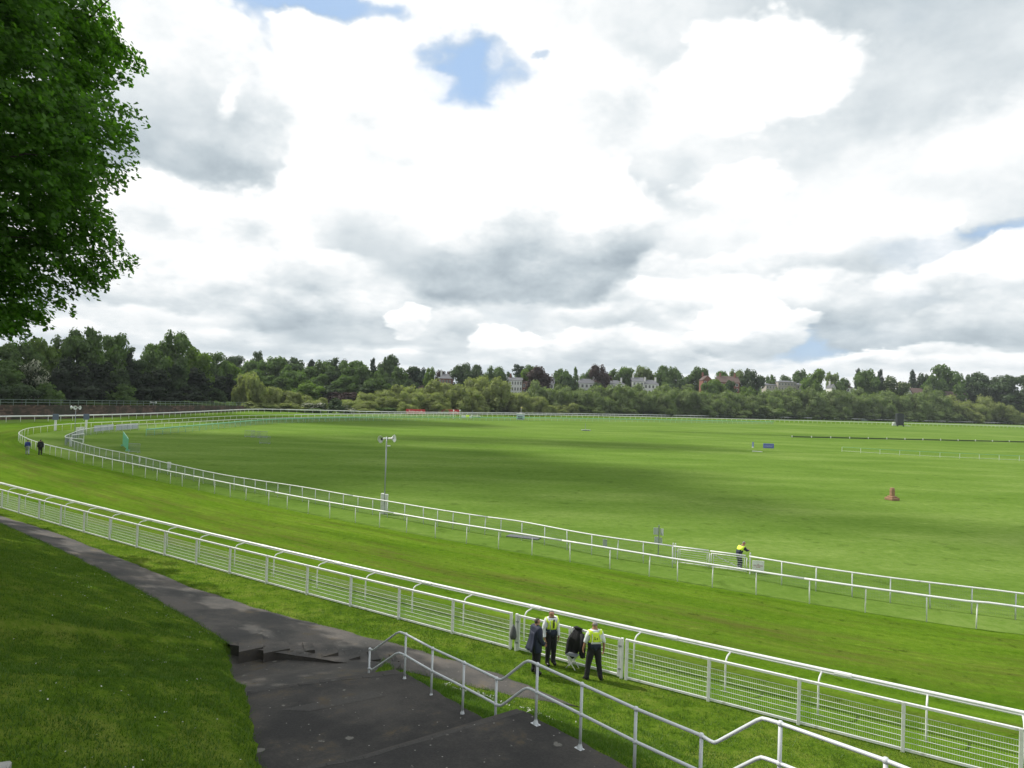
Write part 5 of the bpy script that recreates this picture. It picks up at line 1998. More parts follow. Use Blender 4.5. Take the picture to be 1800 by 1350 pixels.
g2 = at(967, 1168, 0.05)
J = pose(headb=(.01, .03, 1.555), head=(.03, .055, 1.64), top=(.035, .06, 1.71), elL=(-.25, -.02, 1.13), wrL=(-.25, .05, .89), haL=(-.24, .07, .81), elR=(.25, -.03, 1.13), wrR=(.26, .04, .89), haR=(.25, .07, .81))
p_, _ = person('man facing the camera in a yellow hi-vis vest, white shirt and dark tie', g2, rad(-155), J,
               [('trousers', M_black), ('shirt', M_shirt, True), ('vest', M_hiviz, M_navy), ('shoes', M_shoe)], (M_hairg, 0.05), 1.77)
MB().box((0, .168, 1.33), (.05, .012, .26)).box((0, .172, 1.455), (.045, .014, .04)).build('tie', M_black, p_)
for m in (-1, 1):
    MB().tube([(m * .12, .155, 1.10), (m * .125, .165, 1.28), (m * .115, .10, 1.44), (m * .11, 0, 1.48), (m * .115, -.12, 1.42), (m * .125, -.165, 1.25), (m * .12, -.155, 1.10)], 0.022, 6, rz=0.006).build('reflective_strip', M_strip, p_)

g3 = at(1043, 1196, 0.0)
J = pose(hipL=(-.095, 0, .90), knL=(-.17, .02, .49), anL=(-.22, -.02, .085), heL=(-.22, -.06, .035), toL=(-.27, .13, .028), hipR=(.095, 0, .90), knR=(.15, .0, .49), anR=(.20, -.05, .085), heR=(.20, -.09, .035), toR=(.26, .09, .028),
         elL=(-.27, .02, 1.15), wrL=(-.31, .10, .92), haL=(-.31, .13, .84), elR=(.28, -.03, 1.15), wrR=(.30, .02, .90), haR=(.30, .04, .82))
p_, _ = person('man seen from behind with feet apart in a yellow hi-vis vest and white short sleeves', g3, rad(10), J,
               [('trousers', M_black), ('shirt', M_shirt, False), ('vest', M_hiviz, M_navy), ('shoes', M_shoe)], (M_hairg, 0.02), 1.80, girth=1.06)
for m in (-1, 1):
    MB().tube([(m * .12, -.175, 1.16), (m * .125, -.18, 1.30), (m * .115, -.12, 1.46), (m * .11, 0, 1.50), (m * .115, .12, 1.44), (m * .125, .165, 1.25)], 0.022, 6, rz=0.006).build('reflective_strip', M_strip, p_)
MB().box((0, -.168, 1.185), (.30, .03, .045)).build('reflective_strip', M_strip, p_)
MB().box((-.045, -.176, 1.33), (.018, .012, .09)).box((.03, -.176, 1.315), (.018, .012, .06)).box((-.03, -.176, 1.305), (.04, .012, .016)).build('back_print', M_navy, p_)

# --- the steward leaning on the infield rail
g4 = at(1300, 1002.5, 0.0)
J = pose(pelvis=(0, -.10, .95), spine=(0, -.05, 1.11), chest=(0, .07, 1.29), neck=(0, .17, 1.41), headb=(0, .21, 1.47), head=(0, .25, 1.55), top=(0, .255, 1.625), shL=(-.17, .11, 1.36), shR=(.17, .11, 1.36),
         elL=(-.20, .30, 1.16), wrL=(-.10, .46, 1.14), haL=(-.04, .52, 1.14), elR=(.20, .30, 1.16), wrR=(.10, .46, 1.14), haR=(.04, .52, 1.14), hipL=(-.09, -.10, .90), hipR=(.09, -.10, .90))
p_, _ = person('steward in a hi-vis vest over navy leaning on the infield gate', g4, rad(-75), J,
               [('trousers', M_navy), ('shirt', M_navy, True), ('vest', M_hiviz, M_navy), ('shoes', M_shoe)], (M_hairg, 0.0), 1.58)

# --- the two walking away round the bend
J = pose(knL=(-.10, .20, .52), anL=(-.105, .18, .10), heL=(-.105, .14, .05), toL=(-.11, .32, .06), knR=(.10, -.06, .49), anR=(.105, -.26, .12), heR=(.105, -.30, .10), toR=(.11, -.13, .04), elL=(-.24, -.10, 1.14), elR=(.24, .06, 1.14), wrR=(.23, .20, .93), haR=(.22, .25, .86))
person('person in a blue top and grey trousers walking on the turf near the bend', at(48, 799), rad(38), J, [('trousers', M_grey), ('shirt', M_royal, True), ('shoes', M_shoe)], (M_haird, 0.06), 1.70)
J2 = pose(knR=(.10, .16, .52), anR=(.105, .14, .10), heR=(.105, .10, .05), toR=(.11, .28, .06), knL=(-.10, -.03, .49), anL=(-.105, -.20, .11), heL=(-.105, -.24, .08), toL=(-.11, -.07, .04), elR=(.25, -.06, 1.14))
person('person in a long black coat walking on the turf near the bend', at(70.5, 800), rad(30), J2, [('trousers', M_black), ('coat', M_black), ('shoes', M_shoe)], (M_haird, 0.06), 1.80)


# ------------------------------------------------------------------ coat, stool and bag at the gate
def draped_coat():
    top = gmid + Vector((0.02, 0, 0))
    d = gd
    nrm = Vector((d.y, -d.x, 0))       # towards the camera
    if nrm.y > 0:
        nrm = -nrm
    root = thing('coat', 'black coat hung over the top of the right gate leaf', 'coat', (top.x, top.y, 0))
    rings = []
    for k in range(14):
        f = k / 13
        w = 0.16 + 0.42 * min(1, f * 2.2) ** 0.8
        row = []
        for j in range(13):
            g_ = j / 12 - 0.5
            z = 1.24 - 0.93 * f
            if f > 0.75:
                z += 0.30 * (f - 0.75) / 0.25 * max(0, 1 - abs(g_ - 0.16) * 5.0)
                z -= 0.06 * (f - 0.75) / 0.25 * math.cos(g_ * 5)
            fold = 0.045 * math.sin(g_ * 17 + f * 2.5) * f + 0.02 * math.sin(g_ * 31 - f * 4)
            y = 0.06 + 0.10 * math.sin(math.pi * min(1, f * 1.25)) * (1 - (2 * g_) ** 2) + fold * 0.7
            p = d * (0.26 + g_ * w * 1.15 - 0.10 * f) + nrm * y + Vector((0, 0, z))
            row.append(p)
        rings.append(row)
    mb = MB()
    mb.quad_strip_ring(rings, close_u=False, cap=False)
    o = mb.build('cloth', M_black, root, smooth=True)
    s_ = o.modifiers.new('thick', 'SOLIDIFY')
    s_.thickness = 0.03
    # collar and one sleeve
    MB().tube([d * 0.10 + nrm * 0.05 + Vector((0, 0, 1.25)), d * 0.22 + nrm * 0.12 + Vector((0, 0, 1.29)), d * 0.40 + nrm * 0.05 + Vector((0, 0, 1.24))], [.03, .05, .03], 8).build('collar', M_black, root, smooth=True)
    MB().tube([d * 0.42 + nrm * 0.10 + Vector((0, 0, 1.12)), d * 0.46 + nrm * 0.15 + Vector((0, 0, 0.85)), d * 0.44 + nrm * 0.14 + Vector((0, 0, 0.55))], [.07, .06, .045], 9).build('sleeve', M_black, root, smooth=True)
    st = thing('folding_stool', 'small white folding stool half hidden under the black coat', 'stool', (top.x, top.y, 0.02))
    base = d * 0.16 + nrm * 0.22
    for a in (-1, 1):
        MB().tube([base + d * (-0.17) + nrm * (0.10 * a) + Vector((0, 0, 0)), base + d * 0.17 + nrm * (0.10 * a) + Vector((0, 0, 0.42))], 0.013, 7).build('leg', M_white, st)
        MB().tube([base + d * 0.17 + nrm * (0.13 * a) + Vector((0, 0, 0)), base + d * (-0.17) + nrm * (0.13 * a) + Vector((0, 0, 0.42))], 0.013, 7).build('leg', M_white, st)
    MB().box(base + Vector((0, 0, 0.425)), (0.36, 0.28, 0.02), rz=math.atan2(d.y, d.x)).build('seat', M_grey, st)


draped_coat()
bp = fxyz(POST_S[-1] + 0.12)
MB().lathe((0, 0, 0), [(0.01, 0.52), (0.05, 0.42), (0.10, 0.22), (0.12, 0.08), (0.09, 0.0), (0.02, -0.02)], 10).tube([(0, 0, 0.5), (0, 0, 0.62)], 0.008, 5).mesh
bag = thing('bag', 'dark grey bag hanging between the posts at the left end of the gate', 'bag', (bp.x - 0.02, bp.y - 0.10, 0.42))
MB().lathe((0, 0, 0), [(0.01, 0.50), (0.05, 0.40), (0.10, 0.22), (0.12, 0.08), (0.09, 0.0), (0.02, -0.02)], 12).build('sack', principled('grey_cloth', (0.09, 0.095, 0.10), 0.8, vary=0.2), bag, smooth=True)
MB().tube([(0, 0, 0.48), (0.01, 0.03, 0.60), (0, 0.08, 0.66)], 0.008, 6).build('strap', M_dark, bag)


# ------------------------------------------------------------------ loudspeaker poles
def horn(root, c, axis, s=1.0):
    h = MB().lathe(c, [(0.06 * s, -0.30 * s), (0.07 * s, -0.14 * s), (0.055 * s, -0.10 * s), (0.10 * s, 0.02 * s), (0.19 * s, 0.14 * s), (0.25 * s, 0.20 * s), (0.245 * s, 0.205 * s), (0.16 * s, 0.12 * s), (0.06 * s, 0.0)], 16, axis).build('horn', M_white, root, smooth=True)
    MB().lathe(c, [(0.02 * s, 0.06 * s), (0.075 * s, 0.08 * s), (0.02 * s, 0.13 * s)], 10, axis).build('horn_core', M_dark, h, smooth=True)


def speaker_pole(base, h, label, horns, s=1.0, block=False, r=0.045):
    root = thing('loudspeaker_pole', label, 'loudspeaker', base)
    z0 = 0.0
    if block:
        f = MB().box((-0.13, 0, 0.72), (0.24, 0.24, 1.44)).build('concrete_post', M_white, root, bevel=0.02)
        MB().box((0.13, 0.02, 0.69), (0.22, 0.22, 1.38)).build('concrete_post', M_white, root, bevel=0.02)
    MB().tube([(0, 0, z0), (0, 0, h)], r, 10).build('pole', M_grey, root, smooth=True)
    for ax in horns:
        a = Vector(ax).normalized()
        c = Vector((0, 0, h - 0.12)) + a * 0.22 * s + Vector((a.x, 0, 0)).normalized() * 0.14 * s
        horn(root, c, a, s)
        MB().tube([(0, 0, h - 0.12), c - a * 0.22 * s], 0.02 * s, 6).build('bracket', M_grey, root)
    if block:
        MB().box((0.16, -0.05, h - 0.62), (0.22, 0.16, 0.07)).build('junction_box', M_white, root, bevel=0.01)
    return root


sb = at(675, 903.5, 0)
top_z = on_plane(680, 768, (sb.x, sb.y), (sb.x + 1, sb.y)).z
speaker_pole(sb, top_z, 'tall grey loudspeaker pole in a white concrete base beside the infield rail', [(-0.50, -0.85, -0.10), (0.85, -0.30, 0.08)], 1.05, True)
sb = at(131, 771, 0)
speaker_pole(sb, atY(133, 715, sb.y).z, 'loudspeaker pole with three white horns inside the bend', [(-1, -0.1, 0), (1, -0.1, 0), (0.1, -0.9, 0)], 1.2)
sb = at(269, 728, 0)
speaker_pole(sb, atY(269, 706.5, sb.y).z, 'small loudspeaker pole in front of the stone wall', [(-0.8, -0.5, 0), (0.9, -0.3, 0)], 1.4, r=0.06)
for px, yt, yb, lb in ((963, 713, 732, 'thin lamp post behind the far rail below pale shrubs'), (1203, 717, 738, 'thin lamp post behind the far rail before dark willows'), (1459, 722.5, 742, 'thin lamp post behind the far rail beside the yellow marker')):
    Y = 345 if px < 1000 else (392 if px < 1300 else 448)
    b = atY(px, yb, Y)
    speaker_pole((b.x, Y, 0), atY(px, yt, Y).z, lb, [(-1, -0.2, 0), (1, -0.2, 0)], 2.2, r=0.09)


# ------------------------------------------------------------------ the infield gate, its sign and the posts by it
def plain_gate(A, B, h, label, brace, group):
    A, B = Vector(A), Vector(B)
    d = B - A
    L = d.length
    root = thing('metal_gate', label, 'gate', A, math.atan2(d.y, d.x), group)
    f = MB()
    f.tube([(0.03, 0, 0.02), (0.03, 0, h)], 0.028, 8).tube([(L - 0.03, 0, 0.02), (L - 0.03, 0, h)], 0.028, 8)
    f.tube([(0.03, 0, h), (L - 0.03, 0, h)], 0.026, 8).tube([(0.03, 0, 0.10), (L - 0.03, 0, 0.10)], 0.026, 8)
    f.tube([(0.14, 0, 0.10), (0.14, 0, h)], 0.02, 6).tube([(L - 0.14, 0, 0.10), (L - 0.14, 0, h)], 0.02, 6)
    f.build('gate_frame', M_white, root, smooth=True)
    bar = MB().tube([(0.14, 0, 0), (L - 0.14, 0, 0)], 0.011, 6).mesh('bar', M_white)
    for k in range(5):
        link('bar', bar, root, (0, 0, 0.10 + (h - 0.10) * (k + 1) / 6))
    if brace:
        MB().tube([(0.06, 0.03, h - 0.03), (L - 0.06, 0.03, 0.12)], 0.022, 8).build('brace', M_white, root)
    hg = MB().box((0, 0, 0), (0.09, 0.07, 0.04)).mesh('hinge', M_grey)
    for z in (0.25, h - 0.15):
        link('hinge', hg, root, (-0.02 if not brace else L + 0.02, 0, z))


ga, gb, gc = at(1190, 991, 0), at(1248, 999, 0), at(1313, 1008, 0)
plain_gate(ga, gb - (gb - ga).normalized() * 0.02, 0.78, 'left leaf of the low white barred gate in the infield rail', False, 'white barred gates in the infield rail')
plain_gate(gb + (gc - gb).normalized() * 0.02, gc, 0.78, 'right leaf of the low white barred gate, with a diagonal brace', True, 'white barred gates in the infield rail')
gp = MB().tube([(0, 0, -0.1), (0, 0, 1.05)], 0.035, 8).lathe((0, 0, 1.05), [(0.035, 0), (0.02, 0.02)], 8).mesh('gate_post', M_white)
for (px, py) in ((1182.5, 990), (1186.5, 990.5), (1318, 1009)):
    tag(link('gate_post', gp, None, at(px, py, 0)), 'round white gate post left of the low infield gate' if px < 1200 else 'round white gate post beside the red lettered sign', 'gate post', 'posts of the low infield gate')
# top rails over the gate
MB().tube([at(1183, 960, 1.1), at(1247, 968, 1.1)], 0.042, 8)
o = MB().tube([at(1183.5, 960.2, 1.1), at(1246.5, 968.2, 1.1)], 0.042, 8).build('top_bar', M_white, smooth=True)
tag(o, 'white swing rail over the left leaf of the infield gate', 'rail', 'swing rails over the infield gate')
o = MB().tube([at(1248.5, 968.8, 1.1), at(1311, 977, 1.1)], 0.042, 8).build('top_bar', M_white, smooth=True)
tag(o, 'white swing rail over the right leaf of the infield gate where the steward leans', 'rail', 'swing rails over the infield gate')


def text_mesh(body, size, mat, parent, loc, rot, ext=0.002, name='lettering', align='CENTER'):
    cu = bpy.data.curves.new(name, 'FONT')
    cu.body = body
    cu.size = size
    cu.extrude = ext
    cu.align_x = align
    cu.align_y = 'CENTER'
    cu.resolution_u = 2
    tmp = bpy.data.objects.new('tmp', cu)
    C.objects.link(tmp)
    dg = bpy.context.evaluated_depsgraph_get()
    me = bpy.data.meshes.new_from_object(tmp.evaluated_get(dg), depsgraph=dg)
    bpy.data.objects.remove(tmp)
    me.materials.clear()
    me.materials.append(mat)
    o = link(name, me, parent, loc)
    o.rotation_euler = rot
    return o


def board(name, label, cat, px0, py0, px1, py1, Y, mat, text=None, tmat=None, tsize=0.5, thick=0.05, ground=True, group=None, rz=0.0, legs=True, legmat=None):
    "an upright board seen between two image corners at depth Y"
    a, b = atY(px0, py1, Y), atY(px1, py0, Y)
    w, h = b.x - a.x, b.z - a.z
    cx, z0 = (a.x + b.x) / 2, a.z
    root = thing(name, label, cat, (cx, Y, 0 if ground else z0), rz, group)
    zb = z0 - (0 if ground else z0)
    MB().box((0, 0, zb + h / 2), (w, thick, h)).build('board', mat, root, bevel=min(0.02, thick * 0.3))
    if text:
        for i, ln in enumerate(text):
            text_mesh(ln, tsize, tmat, root, (0, -thick / 2 - 0.006, zb + h / 2 + ((len(text) - 1) / 2 - i) * tsize * 1.15), (math.pi / 2, 0, 0))
    if legs and ground and zb > 0.08:
        lm = MB().box((0, 0, zb / 2 - 0.05), (0.05, 0.05, zb + 0.1)).mesh('leg', legmat or M_grey)
        for m in (-0.4, 0.4):
            link('leg', lm, root, (m * w, 0.03, 0))
    return root


M_redtxt = principled('red_print', (0.45, 0.05, 0.09), 0.6)
sY = at(1333, 1008, 0).y
board('warning_sign', 'small white sign with faded red lettering beside the infield gate', 'sign', 1322.5, 986, 1343, 1003, sY, principled('sign_white', (0.90, 0.90, 0.92), 0.4), ['NO', 'UNAUTHORISED', 'ACCESS'], M_redtxt, 0.062, 0.02, rz=rad(-8))
o = board('notice_plate', 'small grey plate fixed to the infield rail left of the sign post', 'sign', 1059.5, 948, 1067.5, 961, at(1063, 962, 0).y - 0.05, principled('plate_grey', (0.42, 0.45, 0.46), 0.5), None, rz=rad(-20), thick=0.02)

# two pairs of plates back to back on a post
pb = at(1157, 975, 0)
root = thing('sign_post', 'grey post carrying two pairs of blank pale plates behind the infield rail', 'sign', pb, rad(-20))
hz = on_plane(1156, 923, (pb.x, pb.y), (pb.x + 1, pb.y)).z
MB().box((0, 0, hz / 2), (0.055, 0.055, hz)).build('post', M_grey, root)
M_plate = principled('pale_plate', (0.52, 0.55, 0.58), 0.4, metal=0.3, vary=0.05)
for (x, z, w, h, a) in ((-0.16, hz - 0.34, 0.26, 0.38, 0.25), (0.17, hz - 0.36, 0.22, 0.38, -0.5), (-0.12, hz - 0.86, 0.22, 0.42, 0.25), (0.13, hz - 0.86, 0.18, 0.38, -0.5)):
    MB().box((x, -0.05, z), (w, 0.02, h), rz=a).build('plate', M_plate, root)

# ------------------------------------------------------------------ the old stone cross base on the infield
cb = at(1568, 879, 0)
root = thing('cross_base', 'stump of a red sandstone cross on a stepped base out on the infield', 'monument', cb, rad(20))
MB().box((0, 0, 0.12), (0.92, 0.92, 0.26)).build('plinth', M_sandstone, root, bevel=0.04)
MB().box((0, 0, 0.31), (0.66, 0.66, 0.13)).build('step', M_sandstone, root, bevel=0.04)
sh = MB()
sh.quad_strip_ring([[(0.20 * k * cx, 0.20 * k * cy, z) for cx, cy in ((1, 0.6), (0.6, 1), (-0.6, 1), (-1, 0.6), (-1, -0.6), (-0.6, -1), (0.6, -1), (1, -0.6))] for k, z in ((1.0, 0.37), (0.95, 0.65), (0.97, 0.95), (0.80, 1.0), (0.90, 1.04), (0.78, 1.14))])
sh.build('shaft', M_sandstone, root)

# ------------------------------------------------------------------ things out on the far side of the course
M_whiteprint = principled('white_print', (0.8, 0.8, 0.8), 0.6)
board('advertising_board', 'left red advertising board with white lettering behind the far rail', 'board', 713.5, 720, 747.5, 726.5, 269.5, M_red, ['Tote.co.uk'], M_whiteprint, 1.25, 0.12, group='red boards behind the far rail')
board('advertising_board', 'right red advertising board with white lettering behind the far rail', 'board', 775, 720.5, 807.5, 727.5, 284, M_red, ['Tote.co.uk'], M_whiteprint, 1.25, 0.12, group='red boards behind the far rail')
M_pink = principled('faded_board', (0.62, 0.52, 0.52), 0.6, vary=0.06)
board('hoarding', 'faded pinkish board behind the far rail in front of dark willows', 'board', 1256, 729, 1281.5, 735.5, 396, M_pink, None, group=None)
board('hoarding', 'pale grey board behind the far rail beside the faded pink one', 'board', 1311, 730.5, 1336, 736.5, 408, principled('pale_board', (0.55, 0.56, 0.56), 0.6, vary=0.06), None)

# white marker poles and a striped barrier near the red boards
for px, lb in ((797, 'left white marker pole in front of the right red board'), (808, 'right white marker pole in front of the right red board')):
    b = at(px, 736, 0)
    r_ = thing('marker_pole', lb, 'pole', b, 0, 'white marker poles by the red boards')
    hh = atY(px, 721.5, b.y).z
    MB().tube([(0, 0, 0), (0, 0, hh)], 0.09, 8).build('pole', M_white, r_)
    MB().lathe((0, 0, hh), [(0.02, -0.3), (0.26, -0.05), (0.26, 0.05), (0.02, 0.3)], 10).build('disc', M_white, r_)
b = at(820, 735.5, 0)
r_ = thing('barrier', 'low white and yellow barrier lying in front of the far rail', 'barrier', b)
MB().box((-1.0, 0, 0.55), (1.5, 0.3, 1.0)).build('white_panel', M_white, r_, bevel=0.04)
MB().box((0.35, 0, 0.6), (1.15, 0.32, 1.1)).build('yellow_panel', M_hiviz, r_, bevel=0.04)
MB().box((1.4, 0, 0.5), (0.8, 0.3, 0.9)).build('white_panel', M_white, r_, bevel=0.04)
b = at(833, 734, 0)
r_ = thing('trolley', 'low flat white trolley in front of the far rail', 'trolley', b)
MB().box((0.6, 0, 0.55), (3.6, 1.2, 0.22)).build('deck', M_white, r_, bevel=0.03)
wm = MB().lathe((0, 0, 0), [(0.26, -0.08), (0.30, 0), (0.26, 0.08)], 12, axis=(0, 1, 0)).mesh('wheel', M_dark)
for x in (-0.7, 1.8):
    for y in (-0.5, 0.5):
        link('wheel', wm, r_, (x, y, 0.28))
MB().tube([(-0.6, 0, 0.6), (-0.6, 0, 2.6)], 0.10, 8).build('upright', M_grey, r_)


def kiosk():
    b = at(915, 737.5, 0)
    r_ = thing('kiosk', 'small grey-blue cabin with a dark opening by the far rail', 'cabin', b, rad(-12))
    Mk = principled('cabin_grey', (0.42, 0.50, 0.56), 0.5, vary=0.05)
    MB().box((0, 0, 1.0), (2.6, 2.0, 1.9)).build('body', Mk, r_, bevel=0.03)
    MB().box((0, -0.02, 2.02), (2.8, 2.2, 0.14)).build('roof', M_white, r_, bevel=0.02)
    MB().box((0.05, -1.02, 0.75), (1.75, 0.06, 0.85)).build('hatch', M_dark, r_)
    MB().box((-1.33, 0, 0.9), (0.06, 0.9, 1.5)).build('door', M_dark, r_)
    MB().tube([(0.1, 0, 2.05), (0.1, 0, 4.2)], 0.07, 8).build('mast', M_white, r_)
    MB().lathe((0.25, -0.05, 4.3), [(0.05, -0.3), (0.3, 0.15), (0.02, 0.2)], 10, axis=(0.9, -0.3, 0.4)).build('dish', principled('yellow_dish', (0.6, 0.5, 0.15), 0.5), r_)


kiosk()
b = at(1030, 757, 0)
r_ = thing('weighing_platform', 'low dark platform with a thin mast out on the infield', 'platform', b)
MB().box((0, 0, 0.16), (2.4, 1.5, 0.12)).build('deck', M_grey, r_, bevel=0.02)
MB().box((0, 0, 0.05), (1.6, 1.0, 0.12)).build('skid', M_dark, r_)
MB().tube([(-0.2, 0, 0.2), (-0.2, 0, 1.9)], 0.05, 8).build('mast', M_grey, r_)

# blue board and a small blue marker
board('sponsor_board', 'blue board with pale lettering standing on the infield', 'board', 1341.5, 780, 1360.5, 787.5, at(1350, 789, 0).y, M_blue, ['chester'], principled('pale_blue_print', (0.35, 0.40, 0.62), 0.6), 0.55, 0.08)
b = at(1323.5, 787, 0)
r_ = thing('marker', 'small bluish marker left of the blue board on the infield', 'marker', b)
MB().box((0, 0, 0.65), (0.34, 0.06, 0.9)).build('board', principled('blue_grey', (0.25, 0.30, 0.50), 0.6), r_)
MB().box((0, 0, 0.1), (0.3, 0.3, 0.2)).build('foot', M_white, r_)

# dark cabin on wheels with a pale base
b = at(1581, 749.5, 0)
r_ = thing('screen_trailer', 'dark tall box on a pale trailer out on the far infield', 'trailer', b, rad(-8))
Hh = atY(1581, 727, b.y).z
Mt = principled('dark_trailer', (0.016, 0.022, 0.026), 0.7, vary=0.15)
MB().box((0, 0, Hh * 0.53), (3.0, 2.4, Hh * 0.90)).build('body', Mt, r_, bevel=0.08)
MB().box((0, 0, Hh * 1.0), (2.2, 1.6, Hh * 0.05)).build('roof', Mt, r_, bevel=0.05)
MB().box((-2.4, 0, 0.75), (1.5, 1.5, 0.9)).build('generator', principled('pale_grey', (0.5, 0.52, 0.53), 0.5), r_, bevel=0.05)
MB().box((-2.4, 0, 1.6), (1.0, 1.2, 0.6)).build('hood', M_white, r_, bevel=0.05)
MB().box((3.1, 0, 0.4), (3.0, 0.8, 0.2)).build('drawbar', M_white, r_)
wm2 = MB().lathe((0, 0, 0), [(0.34, -0.12), (0.40, 0), (0.34, 0.12)], 12, axis=(0, 1, 0)).mesh('wheel', M_dark)
for x in (-1.3, 1.3):
    link('wheel', wm2, r_, (x, -1.25, 0.4))
b = atY(1462, 735.5, 445)
r_ = thing('marker_pole', 'yellow round marker on a short pole behind the far rail', 'marker', (b.x, 445, 0))
MB().lathe((0, 0, b.z), [(0.02, -0.55), (0.55, -0.1), (0.55, 0.1), (0.02, 0.55)], 12).build('disc', M_hiviz, r_)
MB().tube([(0, 0, 0), (0, 0, b.z)], 0.08, 6).build('pole', M_white, r_)
b = atY(1520, 737.5, 440)
r_ = thing('cabinet', 'small pale green cabinet by the far rail', 'cabinet', (b.x, 440, 0))
MB().box((0, 0, 0.75), (3.2, 0.8, 1.5)).build('body', principled('green_cab', (0.30, 0.42, 0.38), 0.6), r_, bevel=0.03)
MB().box((0, 0, 1.54), (3.4, 1.0, 0.08)).build('lid', M_white, r_)


# long low dark rail laid on the grass with white feet
def laid_rail(P0, P1, label):
    a, b = at(*P0, 0), at(*P1, 0)
    r_ = thing('laid_rail', label, 'rail', a)
    n = 14
    d = b - a
    Mg = principled('dark_green_rail', (0.030, 0.052, 0.020), 0.8, vary=0.3)
    hb = MB().box((0, 0, 0), (0.16, 0.16, 0.42)).mesh('foot', M_white)
    for i in range(n):
        p, q = d * (i / n), d * ((i + 0.985) / n)
        MB().bar(p + Vector((0, 0, 0.12)), q + Vector((0, 0, 0.12)), 0.35, 0.28).build('hedge_section', Mg, r_)
        link('foot', hb, r_, p + Vector((0, -0.5, 0.24)))


laid_rail((1391, 768.5), (1830, 778), 'long low dark hurdle rail with white feet lying on the far infield')


def light_rail(pts, label, h=0.9):
    P = [at(*p, 0) for p in pts]
    r_ = thing('light_rail', label, 'rail', P[0])
    P = cr_spline(P, 4)
    L0 = P[0]
    Q = resample(P, 3.2)
    pm = MB().tube([(0, 0, 0), (0, 0, h)], 0.03, 6).mesh('post', M_white)
    for i, p in enumerate(Q):
        link('post', pm, r_, p - L0)
    for a, b in zip(Q[:-1], Q[1:]):
        MB().tube([a - L0 + Vector((0, 0, h)), b - L0 + Vector((0, 0, h))], 0.022, 6).build('tape', M_greenrail, r_)
        MB().tube([a - L0 + Vector((0, 0, h * 0.2)), b - L0 + Vector((0, 0, h * 0.2))], 0.018, 6).build('tape', M_white, r_)


light_rail([(1480, 794), (1560, 799), (1650, 804), (1740, 808), (1830, 812)], 'light white taped rail across the right side of the infield')
# a faint line of tussocks by the blue marker, white strip
o = MB().bar(at(1322, 793, 0.05), at(1340, 794, 0.05), 0.3, 0.1).build('laid_pole', M_white)
tag(o, 'white pole lying on the grass below the small bluish marker', 'pole')


# ------------------------------------------------------------------ inside the bend: banner barriers, green hurdle, grey barriers
def banner_barrier(a, b, label, nseg):
    A, B = at(*a, 0), at(*b, 0)
    d = (B - A)
    L = d.length
    root = thing('banner_barrier', label, 'barrier', A, math.atan2(d.y, d.x), 'white banner barriers on the bend')
    w = L / nseg
    Mb = principled('white_banner', (0.50, 0.53, 0.60), 0.6, vary=0.04)
    pm = MB().box((w / 2, 0, 0.62), (w - 0.12, 0.04, 1.0)).mesh('panel', Mb)
    po = MB().tube([(0, 0, 0), (0, 0, 1.15)], 0.035, 6).mesh('post', M_grey)
    for i in range(nseg):
        link('panel', pm, root, (i * w, 0, 0))
        link('post', po, root, (i * w, 0, 0))
    link('post', po, root, (L, 0, 0))


banner_barrier((165, 760), (199, 756.5), 'left set of pale blue-white banner panels on the bend rail', 3)
banner_barrier((204, 757.5), (242, 754.3), 'right set of pale blue-white banner panels on the bend rail', 4)
b = at(124, 785, 0)
r_ = thing('white_post', 'stout white post at the left end of the near infield rail', 'post', b)
MB().box((0, 0, 0.55), (0.25, 0.25, 1.1)).build('shaft', M_white, r_, bevel=0.03)
MB().box((0, 0, 1.13), (0.3, 0.3, 0.06)).build('cap', M_white, r_, bevel=0.01)
# short rail behind it
A, B = at(126, 781, 0), at(147, 778, 0)
r_ = thing('rail_section', 'short white rail with grey netting behind the stout white post', 'rail', A)
MB().tube([Vector((0, 0, 1.25)), B - A + Vector((0, 0, 1.25))], 0.06, 8).build('rail', M_white, r_)
MB().tube([Vector((0, 0, 0)), Vector((0, 0, 1.25))], 0.04, 6).tube([B - A, B - A + Vector((0, 0, 1.25))], 0.04, 6).build('post', M_white, r_)
mbn = MB()
for i in range(16):
    mbn.box((B - A) * (i / 15) + Vector((0, 0, 0.62)), (0.02, 0.02, 1.2))
tag(mbn.build('netting', M_net, r_), kind='stuff')
for px, yb, lb in ((97, 757, 'blue and white post in front of the bend rail, left one'), (151, 756, 'dark-topped pale post in front of the bend rail, beside the loudspeaker pole')):
    b = at(px, yb, 0)
    r_ = thing('marker_post', lb, 'post', b)
    MB().box((0, 0, 0.9), (0.35, 0.2, 1.8)).build('shaft', M_white, r_, bevel=0.03)
    MB().box((0, -0.02, 2.35), (1.0, 0.16, 1.0)).build('plate', principled('slate_blue', (0.10, 0.13, 0.20), 0.6), r_, bevel=0.02)
for px, yb, lb in ((245, 814, 'small white post in the netting of the near infield rail, left one'), (297, 825.5, 'white box on a post by the near infield rail')):
    b = at(px, yb, 0)
    r_ = thing('marker_post', lb, 'post', b)
    MB().box((0, 0, 0.45), (0.14 if px < 260 else 0.36, 0.12, 0.62)).build('box', M_white, r_, bevel=0.02)
    MB().box((0, 0.02, 0.1), (0.08, 0.08, 0.25)).build('foot', M_white, r_)
for px, yb, lb in ((137, 763, 'left white box behind the bend rail'), (144, 762, 'right white box behind the bend rail')):
    b = at(px, yb + 1, 0)
    r_ = thing('white_box', lb, 'box', b, 0, 'white boxes behind the bend rail')
    MB().box((0, 0, 0.6), (0.5, 0.4, 1.0)).build('body', M_white, r_, bevel=0.03)
    MB().box((0, 0, 1.12), (0.56, 0.46, 0.05)).build('lid', M_white, r_)


